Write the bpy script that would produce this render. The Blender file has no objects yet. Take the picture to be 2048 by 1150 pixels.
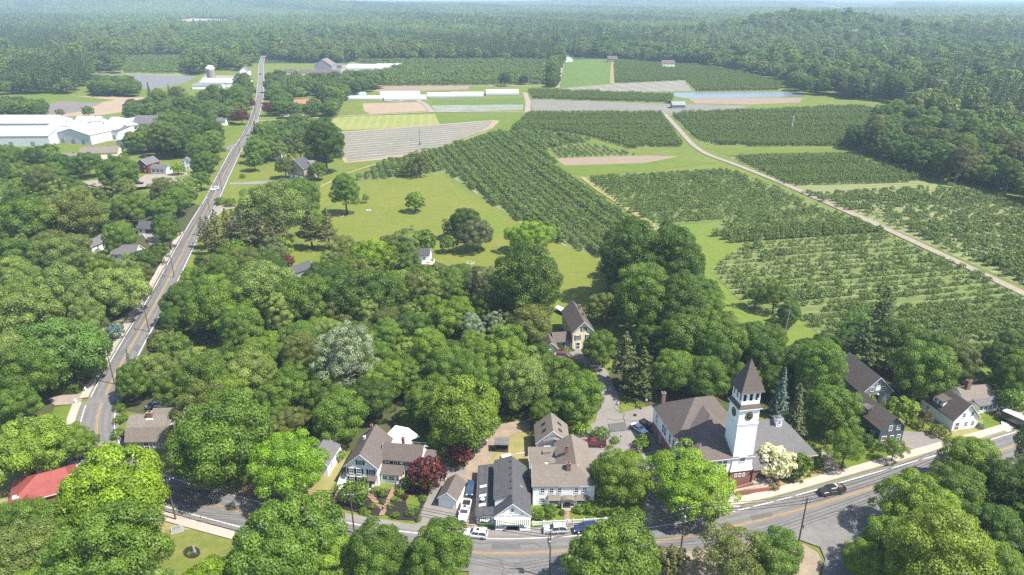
import bpy, math, random
import numpy as np
from mathutils import Vector, Matrix
random.seed(7)
C = bpy.context.scene.collection
SC = bpy.context.scene
# ------------------------------------------------------------------ camera
F = 1400.0; H = 96.0
PITCH = math.atan(585/F); CP, SP = math.cos(PITCH), math.sin(PITCH)
cam = bpy.data.cameras.new('camera'); camo = bpy.data.objects.new('camera', cam); C.objects.link(camo)
camo.location = (0, 0, H); camo.rotation_euler = (math.pi/2-PITCH, 0, 0)
cam.sensor_width = 36; cam.lens = 36*F/2048; cam.clip_end = 40000; cam.clip_start = 1
SC.camera = camo
def at(x, y, z=0.0):
    """survey point on the plane at height z seen in the photograph at x, y (2048 wide)"""
    u = (x-1024)/F; v = (y-575)/F
    Z = (H-z)/(SP+v*CP)
    return (u*Z, (CP-v*SP)*Z)
def scl(y, z=0.0):
    return F*(SP+(y-575)/F*CP)/(H-z)
def poly(pts): return [at(*p) for p in pts]
def inside(p, P):
    x, y = p; c = False; j = len(P)-1
    for i in range(len(P)):
        if (P[i][1] > y) != (P[j][1] > y) and x < (P[j][0]-P[i][0])*(y-P[i][1])/(P[j][1]-P[i][1])+P[i][0]: c = not c
        j = i
    return c
# ------------------------------------------------------------------ light
EL, AZ = math.radians(58), math.radians(-20)
S = Vector((math.cos(EL)*math.cos(AZ), math.cos(EL)*math.sin(AZ), math.sin(EL)))
sl = bpy.data.lights.new('sun', 'SUN'); sl.energy = 5.0; sl.angle = math.radians(.5); sl.color = (1, .955, .87)
so = bpy.data.objects.new('sun', sl); so.rotation_euler = S.to_track_quat('Z', 'Y').to_euler(); C.objects.link(so)
w = bpy.data.worlds.new('World'); SC.world = w; w.use_nodes = True
nt = w.node_tree; bg = nt.nodes['Background']
sky = nt.nodes.new('ShaderNodeTexSky'); sky.sky_type = 'NISHITA'; sky.sun_disc = False
sky.sun_elevation = EL; sky.sun_rotation = math.pi/2-AZ
nt.links.new(sky.outputs[0], bg.inputs[0]); bg.inputs[1].default_value = .125
SC.view_settings.view_transform = 'Standard'; SC.view_settings.look = 'None'; SC.view_settings.exposure = 1.2; SC.view_settings.gamma = 1
SC.render.engine = 'CYCLES'
cy = SC.cycles; cy.max_bounces = 5; cy.diffuse_bounces = 3; cy.glossy_bounces = 2; cy.transmission_bounces = 3; cy.volume_bounces = 0; cy.transparent_max_bounces = 4
cy.use_adaptive_sampling = True; cy.adaptive_threshold = .015; cy.use_denoising = False; cy.caustics_reflective = False; cy.caustics_refractive = False
SC.render.filter_size = 1.2 if hasattr(SC.render, 'filter_size') else 1.5
# ------------------------------------------------------------------ materials
MATS = {}
def nodes(name):
    m = bpy.data.materials.new(name); m.use_nodes = True
    n = m.node_tree; b = n.nodes['Principled BSDF']; MATS[name] = m
    return m, n, b
def L(n, a, b): n.links.new(a, b)
def N(n, t, **k):
    x = n.nodes.new(t)
    for q, v in k.items():
        if q.startswith('i_'): x.inputs[q[2:]].default_value = v
        else: setattr(x, q, v)
    return x
def mixc(n, fac, a, b, mode='MIX'):
    x = n.nodes.new('ShaderNodeMix'); x.data_type = 'RGBA'; x.blend_type = mode
    for i, v in ((0, fac), (6, a), (7, b)):
        if isinstance(v, (int, float)): x.inputs[i].default_value = v
        elif isinstance(v, tuple): x.inputs[i].default_value = (*v[:3], 1)
        else: L(n, v, x.inputs[i])
    return x.outputs[2]
def noise(n, scale, detail=4, rough=.6, vec=None, lo=.35, hi=.65):
    x = n.nodes.new('ShaderNodeTexNoise'); x.inputs['Scale'].default_value = scale; x.inputs['Detail'].default_value = detail; x.inputs['Roughness'].default_value = rough
    if vec is None:
        g = n.nodes.new('ShaderNodeNewGeometry'); vec = g.outputs['Position']
    L(n, vec, x.inputs['Vector'])
    r = n.nodes.new('ShaderNodeMapRange'); r.inputs[1].default_value = lo; r.inputs[2].default_value = hi; r.clamp = True
    L(n, x.outputs['Fac'], r.inputs[0])
    return r.outputs[0]
def dim(c, k): return tuple(x*k for x in c)
def solid(name, c, rough=.7, var=.12, scale=1.2, metal=0, spec=.3, c2=None, bump=0, coat=0):
    """one colour with natural wear: large soft patches and fine grain"""
    if max(c) < .63 and 'paint' not in name and 'glass' not in name and 'flag' not in name: c = dim(c, .58)
    m, n, b = nodes(name)
    c2 = c2 or tuple(max(0, x*(1-2.2*var)) for x in c)
    g = N(n, 'ShaderNodeTexCoord')
    f1 = noise(n, scale, 5, .65, g.outputs['Object'], .3, .7)
    f2 = noise(n, scale*9, 2, .5, g.outputs['Object'], .3, .7)
    f = N(n, 'ShaderNodeMath', operation='MULTIPLY_ADD'); L(n, f2, f.inputs[0]); f.inputs[1].default_value = .4
    k = N(n, 'ShaderNodeMath', operation='MULTIPLY'); L(n, f1, k.inputs[0]); k.inputs[1].default_value = .6
    L(n, k.outputs[0], f.inputs[2])
    L(n, mixc(n, f.outputs[0], c, c2), b.inputs['Base Color'])
    b.inputs['Roughness'].default_value = rough; b.inputs['Metallic'].default_value = metal; b.inputs['Specular IOR Level'].default_value = spec
    b.inputs['Coat Weight'].default_value = coat
    if bump:
        bn = N(n, 'ShaderNodeBump', i_Strength=.5, i_Distance=bump); L(n, f2, bn.inputs['Height']); L(n, bn.outputs[0], b.inputs['Normal'])
    return m
def shingle(name, c, c2):
    c, c2 = dim(c, .6), dim(c2, .6)
    m, n, b = nodes(name)
    g = N(n, 'ShaderNodeTexCoord')
    br = N(n, 'ShaderNodeTexBrick', i_Scale=1.0); br.inputs['Mortar Size'].default_value = .012; br.inputs['Brick Width'].default_value = .55; br.inputs['Row Height'].default_value = .2
    mp = N(n, 'ShaderNodeMapping'); L(n, g.outputs['Object'], mp.inputs[0])
    # shingles laid in courses: brick pattern over (x+y, z)
    sx = N(n, 'ShaderNodeSeparateXYZ'); L(n, g.outputs['Object'], sx.inputs[0])
    ad = N(n, 'ShaderNodeMath', operation='ADD'); L(n, sx.outputs[0], ad.inputs[0]); L(n, sx.outputs[1], ad.inputs[1])
    cb = N(n, 'ShaderNodeCombineXYZ'); L(n, ad.outputs[0], cb.inputs[0]); L(n, sx.outputs[2], cb.inputs[1])
    L(n, cb.outputs[0], br.inputs['Vector'])
    br.inputs['Color1'].default_value = (*c, 1); br.inputs['Color2'].default_value = (*c2, 1); br.inputs['Mortar'].default_value = (*(x*.6 for x in c2), 1)
    st = noise(n, .45, 5, .7, g.outputs['Object'], .35, .7)
    L(n, mixc(n, st, br.outputs[0], tuple(x*.72 for x in c), 'MIX'), b.inputs['Base Color'])
    mixn = b.inputs['Base Color'].links[0].from_node
    mu = N(n, 'ShaderNodeMath', operation='MULTIPLY'); L(n, st, mu.inputs[0]); mu.inputs[1].default_value = .55; L(n, mu.outputs[0], mixn.inputs[0])
    b.inputs['Roughness'].default_value = .85; b.inputs['Specular IOR Level'].default_value = .25
    return m
def brick(name, c, c2, mortar):
    c, c2, mortar = dim(c, .7), dim(c2, .7), dim(mortar, .6)
    m, n, b = nodes(name)
    g = N(n, 'ShaderNodeTexCoord'); sx = N(n, 'ShaderNodeSeparateXYZ'); L(n, g.outputs['Object'], sx.inputs[0])
    ad = N(n, 'ShaderNodeMath', operation='ADD'); L(n, sx.outputs[0], ad.inputs[0]); L(n, sx.outputs[1], ad.inputs[1])
    cb = N(n, 'ShaderNodeCombineXYZ'); L(n, ad.outputs[0], cb.inputs[0]); L(n, sx.outputs[2], cb.inputs[1])
    br = N(n, 'ShaderNodeTexBrick', i_Scale=1.0); br.inputs['Mortar Size'].default_value = .01; br.inputs['Brick Width'].default_value = .24; br.inputs['Row Height'].default_value = .08
    L(n, cb.outputs[0], br.inputs['Vector'])
    br.inputs['Color1'].default_value = (*c, 1); br.inputs['Color2'].default_value = (*c2, 1); br.inputs['Mortar'].default_value = (*mortar, 1)
    L(n, br.outputs[0], b.inputs['Base Color']); b.inputs['Roughness'].default_value = .9
    return m
def clapboard(name, c):
    if max(c) < .78: c = dim(c, .72)
    m, n, b = nodes(name)
    g = N(n, 'ShaderNodeTexCoord'); sx = N(n, 'ShaderNodeSeparateXYZ'); L(n, g.outputs['Object'], sx.inputs[0])
    d = N(n, 'ShaderNodeMath', operation='DIVIDE'); L(n, sx.outputs[2], d.inputs[0]); d.inputs[1].default_value = .14
    fr = N(n, 'ShaderNodeMath', operation='FRACT'); L(n, d.outputs[0], fr.inputs[0])
    gt = N(n, 'ShaderNodeMath', operation='LESS_THAN'); L(n, fr.outputs[0], gt.inputs[0]); gt.inputs[1].default_value = .12
    wv = noise(n, .8, 4, .6, g.outputs['Object'], .3, .75)
    a = mixc(n, wv, c, tuple(x*.86 for x in c))
    k = N(n, 'ShaderNodeMath', operation='MULTIPLY'); L(n, gt.outputs[0], k.inputs[0]); k.inputs[1].default_value = .35
    L(n, mixc(n, k.outputs[0], a, tuple(x*.55 for x in c)), b.inputs['Base Color'])
    b.inputs['Roughness'].default_value = .55; b.inputs['Specular IOR Level'].default_value = .3
    return m
def ground_mat(name, cols, s1=.05, s2=.5, rough=.95):
    """grass or soil: three blended colours in broad and fine patches"""
    k_ = .62 if min(cols[0]) > .15 else .82 if max(cols[0]) > .1 else 1
    cols = [dim(c, k_) for c in cols]
    m, n, b = nodes(name)
    f1 = noise(n, s1, 5, .65); f2 = noise(n, s2, 6, .7); f3 = noise(n, s2*9, 3, .6)
    a = mixc(n, f1, cols[0], cols[1])
    k = N(n, 'ShaderNodeMath', operation='MULTIPLY'); L(n, f2, k.inputs[0]); k.inputs[1].default_value = .85
    a = mixc(n, k.outputs[0], a, cols[2])
    f4 = noise(n, s1*3.1, 6, .75, None, .52, .72); k4 = N(n, 'ShaderNodeMath', operation='MULTIPLY'); L(n, f4, k4.inputs[0]); k4.inputs[1].default_value = .5
    a = mixc(n, k4.outputs[0], a, tuple(x*m_ for x, m_ in zip(cols[1], (1.25, 1.05, 1.3))))
    k = N(n, 'ShaderNodeMath', operation='MULTIPLY'); L(n, f3, k.inputs[0]); k.inputs[1].default_value = .45
    a = mixc(n, k.outputs[0], a, tuple(x*.7 for x in cols[0]))
    L(n, a, b.inputs['Base Color']); b.inputs['Roughness'].default_value = rough; b.inputs['Specular IOR Level'].default_value = .1
    return m
def row_mat(name, gap, strip, ang, spacing, duty, patch=None, s1=.03, blend=1.0, brk=.5):
    """cultivated ground: strips of another cover at a fixed spacing along direction ang"""
    k_ = .62 if min(gap) > .15 else .8
    gap, strip, patch = dim(gap, k_), dim(strip, k_*.9), dim(patch, k_) if patch else None
    m, n, b = nodes(name)
    g = N(n, 'ShaderNodeNewGeometry')
    dt = N(n, 'ShaderNodeVectorMath', operation='DOT_PRODUCT'); L(n, g.outputs['Position'], dt.inputs[0])
    dt.inputs[1].default_value = (-math.sin(ang)/spacing, math.cos(ang)/spacing, 0)
    wb_ = noise(n, .02, 2, .5, None, 0, 1); wm = N(n, 'ShaderNodeMath', operation='MULTIPLY'); L(n, wb_, wm.inputs[0]); wm.inputs[1].default_value = .16; wob = wm.outputs[0]
    ad = N(n, 'ShaderNodeMath', operation='ADD'); L(n, dt.outputs['Value'], ad.inputs[0]); L(n, wob, ad.inputs[1])
    fr = N(n, 'ShaderNodeMath', operation='FRACT'); L(n, ad.outputs[0], fr.inputs[0])
    pp = N(n, 'ShaderNodeMath', operation='PINGPONG'); L(n, fr.outputs[0], pp.inputs[0]); pp.inputs[1].default_value = .5
    mr = N(n, 'ShaderNodeMapRange', interpolation_type='SMOOTHSTEP'); L(n, pp.outputs[0], mr.inputs[0])
    mr.inputs[1].default_value = duty/2+.07; mr.inputs[2].default_value = max(0, duty/2-.07); mr.inputs[3].default_value = 0; mr.inputs[4].default_value = blend
    f1 = noise(n, s1, 5, .7); f2 = noise(n, .35, 5, .7); f3 = noise(n, s1*2.3, 4, .7, None, .5-brk*.3, .5+brk*.1)
    base = mixc(n, f1, gap, patch or tuple(x*.8 for x in gap))
    st = mixc(n, f2, strip, tuple(x*.78 for x in strip))
    k = N(n, 'ShaderNodeMath', operation='MULTIPLY'); L(n, mr.outputs[0], k.inputs[0]); L(n, f3, k.inputs[1])
    c = mixc(n, k.outputs[0], base, st)
    k2 = N(n, 'ShaderNodeMath', operation='MULTIPLY'); L(n, f2, k2.inputs[0]); k2.inputs[1].default_value = .3
    L(n, mixc(n, k2.outputs[0], c, tuple(x*.7 for x in gap)), b.inputs['Base Color']); b.inputs['Roughness'].default_value = .95; b.inputs['Specular IOR Level'].default_value = .1
    return m
def leaf_mat(name, by_random=None, trans=.3, rough=.5):
    m, n, b = nodes(name)
    if by_random:
        oi = N(n, 'ShaderNodeObjectInfo'); rp = N(n, 'ShaderNodeValToRGB'); L(n, oi.outputs['Random'], rp.inputs[0])
        e = rp.color_ramp.elements
        while len(e) < len(by_random): e.new(.5)
        for i, c in enumerate(by_random): e[i].position = i/(len(by_random)-1); e[i].color = (*c, 1)
        col = rp.outputs[0]
    else:
        oi = N(n, 'ShaderNodeObjectInfo'); col = oi.outputs['Color']
    at_ = N(n, 'ShaderNodeAttribute', attribute_name='tint')
    dk = mixc(n, 1.0, col, (.62, .66, .55), 'MULTIPLY'); lt = mixc(n, 1.0, col, (1.45, 1.36, 1.3), 'MULTIPLY')
    c = mixc(n, at_.outputs['Fac'], dk, lt)
    L(n, c, b.inputs['Base Color']); b.inputs['Roughness'].default_value = rough; b.inputs['Specular IOR Level'].default_value = .32
    tr = N(n, 'ShaderNodeBsdfTranslucent'); L(n, mixc(n, 1.0, c, (1.5, 1.5, .6), 'MULTIPLY'), tr.inputs[0])
    mx = N(n, 'ShaderNodeMixShader'); mx.inputs[0].default_value = trans; L(n, b.outputs[0], mx.inputs[1]); L(n, tr.outputs[0], mx.inputs[2])
    L(n, mx.outputs[0], n.nodes['Material Output'].inputs[0])
    return m
M = {}
M['leaf'] = leaf_mat('leaves')
FG = [tuple(q*g for q, g in zip(c_, (1.95, 1.66, 1.05))) for c_ in [(.022, .052, .012), (.03, .07, .014), (.05, .1, .02), (.04, .085, .02), (.07, .125, .026), (.035, .06, .02), (.06, .1, .03), (.028, .062, .016)]]
M['leaf_far'] = leaf_mat('forest_leaves', FG)
M['leaf_far2'] = leaf_mat('light_forest_leaves', [(.082, .12, .022), (.11, .155, .026), (.095, .135, .034), (.13, .17, .032)])
M['needle_far'] = leaf_mat('forest_needles', [(.05, .086, .024), (.07, .112, .028), (.06, .098, .03)], .15)
M['leaf_orch'] = leaf_mat('orchard_leaves', [(.085, .135, .026), (.108, .162, .03), (.095, .148, .034), (.128, .185, .042)])
M['leaf_trellis'] = leaf_mat('trellis_leaves', [(.096, .145, .028), (.118, .17, .032), (.106, .155, .036)])
M['bark'] = solid('bark', (.16, .13, .1), .95, .25, 3)
M['bark_pale'] = solid('pale_bark', (.38, .33, .27), .9, .2, 3)
M['asphalt'] = solid('asphalt', (.27, .255, .24), .9, .17, .22)
M['asphalt_patch'] = solid('asphalt_patch', (.17, .165, .16), .9, .12, .5); M['tyre'] = solid('tyre_worn_asphalt', (.225, .215, .205), .9, .14, .3); M['tar'] = solid('crack_tar', (.15, .145, .14), .8, .1, 1)
M['asphalt_old'] = solid('old_asphalt', (.33, .30, .27), .92, .14, .15)
M['far_road'] = solid('worn_asphalt', (.34, .32, .31), .92, .1, .12)
M['concrete'] = solid('concrete', (.6, .52, .43), .9, .1, .4)
M['gravel'] = solid('gravel', (.45, .38, .31), .95, .18, .6)
M['dirt'] = solid('dirt', (.46, .36, .26), .95, .22, .35)
M['redsoil'] = solid('red_gravel', (.34, .18, .13), .95, .2, .8)
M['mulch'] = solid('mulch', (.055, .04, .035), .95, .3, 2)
M['brickpath'] = solid('brick_paving', (.42, .26, .19), .9, .15, 2)
M['yellow'] = solid('yellow_line', (.62, .38, .09), .8, .15, .6)
M['whiteline'] = solid('white_line', (.74, .72, .68), .8, .12, .6)
M['white'] = clapboard('white_clapboard', (.84, .84, .83))
M['trim'] = solid('white_trim', (.8, .8, .79), .5, .05)
M['cream'] = clapboard('cream_clapboard', (.79, .71, .5))
M['yellowwall'] = clapboard('yellow_clapboard', (.68, .5, .15))
M['grayw'] = clapboard('grey_board', (.3, .31, .33))
M['darkgray'] = clapboard('slate_board', (.1, .13, .15))
M['mauve'] = clapboard('mauve_board', (.42, .34, .32))
M['redwall'] = clapboard('barn_red_board', (.22, .04, .035))
M['stone'] = brick('field_stone', (.42, .36, .26), (.3, .25, .18), (.45, .4, .32))
M['brick'] = brick('red_brick', (.36, .12, .075), (.28, .085, .055), (.42, .3, .25))
M['chim'] = brick('chimney_brick', (.3, .12, .08), (.22, .085, .06), (.35, .27, .22))
M['roofbrown'] = shingle('brown_shingles', (.19, .155, .135), (.15, .12, .105))
M['rooftan'] = shingle('tan_shingles', (.29, .245, .2), (.235, .195, .16))
M['roofgray'] = shingle('grey_shingles', (.21, .2, .2), (.165, .16, .16))
M['roofblack'] = shingle('charcoal_shingles', (.125, .125, .13), (.09, .09, .095))
M['roofred'] = solid('red_metal_roof', (.42, .1, .085), .55, .16, .5)
m, n, b = nodes('white_metal_roof'); g_ = N(n, 'ShaderNodeTexCoord'); sp_ = N(n, 'ShaderNodeSeparateXYZ'); L(n, g_.outputs['Object'], sp_.inputs[0])
dv = N(n, 'ShaderNodeMath', operation='DIVIDE'); L(n, sp_.outputs[0], dv.inputs[0]); dv.inputs[1].default_value = 1.5; fr_ = N(n, 'ShaderNodeMath', operation='FRACT'); L(n, dv.outputs[0], fr_.inputs[0]); lt_ = N(n, 'ShaderNodeMath', operation='LESS_THAN'); L(n, fr_.outputs[0], lt_.inputs[0]); lt_.inputs[1].default_value = .1
rc = mixc(n, noise(n, .12, 5, .7, g_.outputs['Object'], .35, .75), (.4, .4, .4), (.32, .325, .33)); L(n, mixc(n, lt_.outputs[0], rc, (.27, .275, .28)), b.inputs['Base Color']); b.inputs['Roughness'].default_value = .5; M['roofwhite'] = m
M['poly'] = solid('film_glass', (.47, .48, .48), .35, .06, .3)
M['glass'] = solid('window_glass', (.05, .06, .07), .12, .1, 2, spec=.6)
M['shutter'] = solid('dark_shutter', (.03, .035, .04), .6, .1)
M['black'] = solid('black_paint', (.02, .02, .022), .5, .1)
M['rubber'] = solid('rubber', (.02, .02, .02), .9, .1)
M['chrome'] = solid('bright_metal', (.6, .6, .62), .3, .1, metal=1)
M['lens'] = solid('lamp_lens', (.75, .75, .72), .2, .05)
M['redlens'] = solid('tail_lens', (.4, .02, .02), .3, .05)
M['pole'] = solid('pole_wood', (.2, .15, .11), .95, .2, 1.5)
M['steel'] = solid('galvanised_steel', (.45, .47, .48), .45, .12, 2, metal=.4)
M['canvas'] = solid('white_canvas', (.64, .6, .53), .8, .04, .5)
M['wood'] = solid('weathered_wood', (.3, .2, .13), .9, .25, 1.5)
M['granite'] = solid('granite', (.5, .49, .47), .8, .15, 4)
M['silo'] = solid('silo_concrete', (.42, .38, .34), .9, .12, .5)
M['terracotta'] = solid('red_tile', (.5, .24, .14), .85, .12, .6)
M['gold'] = solid('gilding', (.75, .55, .2), .4, .1)
M['flagred'] = solid('flag_red', (.5, .05, .06), .8, .05); M['flagblue'] = solid('flag_blue', (.05, .07, .25), .8, .05); M['flagwhite'] = solid('flag_white', (.8, .8, .8), .8, .05)
M['stripegreen'] = solid('green_awning', (.09, .13, .08), .8, .05); M['awn'] = solid('cream_awning', (.72, .73, .6), .8, .05)
M['solar'] = solid('skylight_glass', (.62, .72, .66), .2, .05)
M['metalwall'] = solid('painted_metal', (.5, .51, .52), .5, .1, .3)
def paint(name, c, rough=.3): return solid(name, c, rough, .06, 1.5, spec=.5, coat=.6)
M['p_white'] = paint('white_paint', (.8, .8, .79)); M['p_silver'] = paint('silver_paint', (.5, .54, .6)); M['p_navy'] = paint('navy_paint', (.02, .03, .085)); M['p_black'] = paint('black_car_paint', (.016, .017, .018))
M['p_red'] = paint('red_paint', (.13, .012, .016)); M['p_maroon'] = paint('maroon_paint', (.1, .018, .025)); M['p_blue'] = paint('blue_paint', (.03, .05, .1)); M['p_grey'] = paint('grey_paint', (.2, .2, .21))
# ------------------------------------------------------------------ mesh builder
class MB:
    def __init__(s): s.v = []; s.f = []; s.m = []; s.ms = []
    def mi(s, m):
        if m not in s.ms: s.ms.append(m)
        return s.ms.index(m)
    def face(s, pts, m):
        b = len(s.v); s.v += [tuple(p) for p in pts]; s.f.append(tuple(range(b, b+len(pts)))); s.m.append(s.mi(m))
    def mesh(s, vs, fs, m):
        b = len(s.v); s.v += [tuple(p) for p in vs]; k = s.mi(m)
        for f in fs: s.f.append(tuple(b+i for i in f)); s.m.append(k)
    def box(s, x0, x1, y0, y1, z0, z1, m):
        s.mesh([(x0, y0, z0), (x1, y0, z0), (x1, y1, z0), (x0, y1, z0), (x0, y0, z1), (x1, y0, z1), (x1, y1, z1), (x0, y1, z1)],
               [(3, 2, 1, 0), (4, 5, 6, 7), (0, 1, 5, 4), (1, 2, 6, 5), (2, 3, 7, 6), (3, 0, 4, 7)], m)
    def prism(s, pts, vec, m):
        """closed solid: polygon pts (3d) swept along vec"""
        n = len(pts); q = [tuple(np.add(p, vec)) for p in pts]
        s.mesh(list(pts)+q, [tuple(range(n))[::-1], tuple(range(n, 2*n))]+[(i, (i+1) % n, n+(i+1) % n, n+i) for i in range(n)], m)
    def slab(s, quad, t, m):
        """roof plane quad/tri with thickness t downward"""
        s.prism(quad, (0, 0, -t), m)
    def tube(s, p, q, r0, r1, m, n=8):
        p, q = Vector(p), Vector(q); d = (q-p).normalized(); a = d.orthogonal().normalized(); b = d.cross(a)
        vs = [tuple(c+(a*math.cos(2*math.pi*i/n)+b*math.sin(2*math.pi*i/n))*r) for c, r in ((p, r0), (q, r1)) for i in range(n)]
        s.mesh(vs, [(i, (i+1) % n, n+(i+1) % n, n+i) for i in range(n)]+[tuple(range(n))[::-1], tuple(range(n, 2*n))], m)
    def lathe(s, prof, m, n=16, c=(0, 0)):
        vs = [(c[0]+r*math.cos(2*math.pi*i/n), c[1]+r*math.sin(2*math.pi*i/n), z) for r, z in prof for i in range(n)]
        k = len(prof)
        s.mesh(vs, [(j*n+i, j*n+(i+1) % n, (j+1)*n+(i+1) % n, (j+1)*n+i) for j in range(k-1) for i in range(n)]+[tuple(range(n))[::-1], tuple(range((k-1)*n, k*n))], m)
    def build(s, name, parent=None, smooth=False):
        me = bpy.data.meshes.new(name); me.from_pydata(s.v, [], s.f)
        for m in s.ms: me.materials.append(m if not isinstance(m, str) else M[m])
        me.polygons.foreach_set('material_index', s.m)
        if smooth: me.polygons.foreach_set('use_smooth', [True]*len(s.f))
        me.update(); o = bpy.data.objects.new(name, me); C.objects.link(o)
        if parent is not None: o.parent = parent
        return o
def tag(o, label=None, cat=None, group=None, kind=None):
    for k, v in (('label', label), ('category', cat), ('group', group), ('kind', kind)):
        if v: o[k] = v
    return o
def thing(name, label, cat, loc, rz=0.0, group=None):
    o = bpy.data.objects.new(name, None); C.objects.link(o); o.empty_display_size = .5
    o.location = loc if len(loc) == 3 else (*loc, 0); o.rotation_euler = (0, 0, rz)
    return tag(o, label, cat, group)
def structure(name, mb): return tag(mb.build(name), kind='structure')
def copy_tree(o):
    c = o.copy(); C.objects.link(c)
    for ch in o.children:
        d = copy_tree(ch); d.parent = c
    return c
# ------------------------------------------------------------------ terrain
BUMPS = [(690, 1760, 42, 205, 220), (1130, 1900, 16, 260, 260), (-1500, 4300, 44, 1400, 420), (-2600, 3900, 34, 900, 500), (700, 6200, 30, 1500, 500), (2600, 6500, 20, 1500, 600), (-600, 2700, 8, 500, 200), (1500, 3600, 8, 900, 250)]
def hill(x, y):
    x = np.asarray(x, float); y = np.asarray(y, float); z = np.zeros(np.broadcast(x, y).shape)
    for x0, y0, A, sx, sy in BUMPS: z = z+A*np.exp(-((x-x0)/sx)**2-((y-y0)/sy)**2)
    k = np.clip((y-1300)/900, 0, 1)
    z = z+k*(5+3*np.sin(x/310+1)*np.cos(y/420)+2.5*np.sin(x/140+y/260))
    return np.where(y < 1150, 0, z*np.clip((y-1150)/150, 0, 1))
ys = np.concatenate([[-260, -100, 0, 60], np.linspace(90, 1150, 60), np.geomspace(1160, 14000, 130)])
tt = np.linspace(-1.15, 1.15, 181)
V = []; 
for y in ys:
    half = max(abs(y), 260)
    X = tt*half; Y = np.full_like(X, y); Zs = hill(X, Y)
    V += list(zip(X.tolist(), Y.tolist(), Zs.tolist()))
nx = len(tt); Fc = []; mi = []
for j in range(len(ys)-1):
    for i in range(nx-1):
        Fc.append((j*nx+i, j*nx+i+1, (j+1)*nx+i+1, (j+1)*nx+i)); mi.append(0 if ys[j] < 1100 else 1)
M['grass'] = ground_mat('rough_grass', [(.135, .17, .03), (.18, .19, .05), (.09, .135, .022)], .03, .3)
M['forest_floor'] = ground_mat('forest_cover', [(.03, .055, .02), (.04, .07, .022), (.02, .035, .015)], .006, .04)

M['lawn'] = ground_mat('green_lawn', [(.115, .165, .024), (.155, .178, .034), (.085, .135, .018)], .03, .22)
M['drylawn'] = ground_mat('dry_lawn', [(.25, .22, .09), (.34, .27, .14), (.17, .19, .05)], .06, .5)
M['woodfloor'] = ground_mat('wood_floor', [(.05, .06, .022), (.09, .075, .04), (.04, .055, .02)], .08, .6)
M['tan'] = ground_mat('tan_soil', [(.42, .31, .21), (.46, .36, .25), (.36, .28, .19)], .02, .2)
M['soilpink'] = ground_mat('pinkish_soil', [(.36, .27, .185), (.33, .255, .185), (.3, .245, .19)], .02, .2)
M['water'] = None
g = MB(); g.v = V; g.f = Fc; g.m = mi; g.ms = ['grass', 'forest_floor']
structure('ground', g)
R12 = math.radians(12)
M['meadow'] = row_mat('mown_meadow', (.132, .172, .026), (.162, .19, .036), .12, 3.2, .5, (.178, .178, .038), .028, .6, .6)
M['strip_lawn'] = row_mat('mown_strip', (.12, .185, .028), (.175, .2, .045), math.radians(-66), 3.4, .45, (.15, .19, .035), .02, .8, .4)
M['young_rows'] = row_mat('young_orchard_floor', (.105, .158, .038), (.31, .28, .165), R12, 4.6, .28, (.14, .17, .05), .012, .7, .8)
M['orch_floor'] = row_mat('orchard_floor', (.15, .19, .06), (.33, .31, .19), R12, 4.6, .28, (.2, .21, .09), .015)
M['dense_floor'] = row_mat('dense_orchard_floor', (.12, .17, .05), (.36, .33, .2), math.radians(-75), 4.4, .3, (.17, .19, .08), .02)
M['trellis_floor'] = row_mat('trellis_floor', (.13, .18, .045), (.3, .28, .17), 0.03, 4.5, .25, (.16, .19, .06), .02)
M['film_rows'] = row_mat('plastic_mulch_rows', (.265, .225, .185), (.55, .51, .42), math.radians(26), 8, .22, (.2, .215, .16), .02, 1, 1)
M['film_rows2'] = row_mat('mulch_rows', (.29, .255, .23), (.17, .21, .14), math.radians(9.4), 7, .35, (.24, .235, .2), .02, .8)
M['film_rows3'] = row_mat('mulch_panels', (.28, .25, .235), (.5, .42, .31), math.radians(104), 17, .18, (.24, .25, .2), .02, 1)
M['strips'] = row_mat('vegetable_strips', (.19, .24, .05), (.42, .34, .22), math.radians(96), 7, .4, (.25, .25, .08), .02, .45, 1)
M['greenbed'] = row_mat('green_beds', (.105, .165, .035), (.13, .2, .045), math.radians(8), 6, .5)
M['whitebeds'] = row_mat('covered_beds', (.25, .26, .2), (.5, .5, .5), math.radians(8), 9, .4, (.24, .27, .17), .02, 1)
M['darkplough'] = row_mat('ploughed_soil', (.24, .2, .185), (.3, .26, .24), math.radians(-7), 3, .5, (.2, .175, .16))
M['bluesheet'] = row_mat('grey_film_rows', (.19, .19, .2), (.33, .33, .34), math.radians(-7.7), 8, .4, (.2, .2, .19))
m, n, b = nodes('pond_water'); b.inputs['Base Color'].default_value = (.12, .14, .15, 1); b.inputs['Roughness'].default_value = .28
bn = N(n, 'ShaderNodeBump', i_Strength=.25, i_Distance=.1); L(n, noise(n, .25, 3), bn.inputs['Height']); L(n, bn.outputs[0], b.inputs['Normal']); M['water'] = m
SHEET = [0]
def sheet(name, px, m, z=None, world=False):
    SHEET[0] += 1
    P = px if world else poly(px)
    z = (.02+.0018*SHEET[0]) if z is None else z
    b = MB(); b.face([(x, y, z) for x, y in P], m)
    o = b.build(name)
    if o.data.polygons[0].normal.z < 0:
        o.data.flip_normals()
    return tag(o, kind='structure')
WOOD = []        # pixel polygons of woodland floor
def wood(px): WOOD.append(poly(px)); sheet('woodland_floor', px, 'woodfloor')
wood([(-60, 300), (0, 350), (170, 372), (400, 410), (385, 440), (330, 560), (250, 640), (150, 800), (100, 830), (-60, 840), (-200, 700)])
wood([(310, 600), (440, 530), (640, 545), (790, 500), (880, 520), (960, 540), (1010, 600), (1120, 640), (1130, 740), (1200, 790), (1180, 830), (900, 830), (800, 870), (640, 920), (360, 900), (300, 830), (240, 820), (265, 720)])
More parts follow.
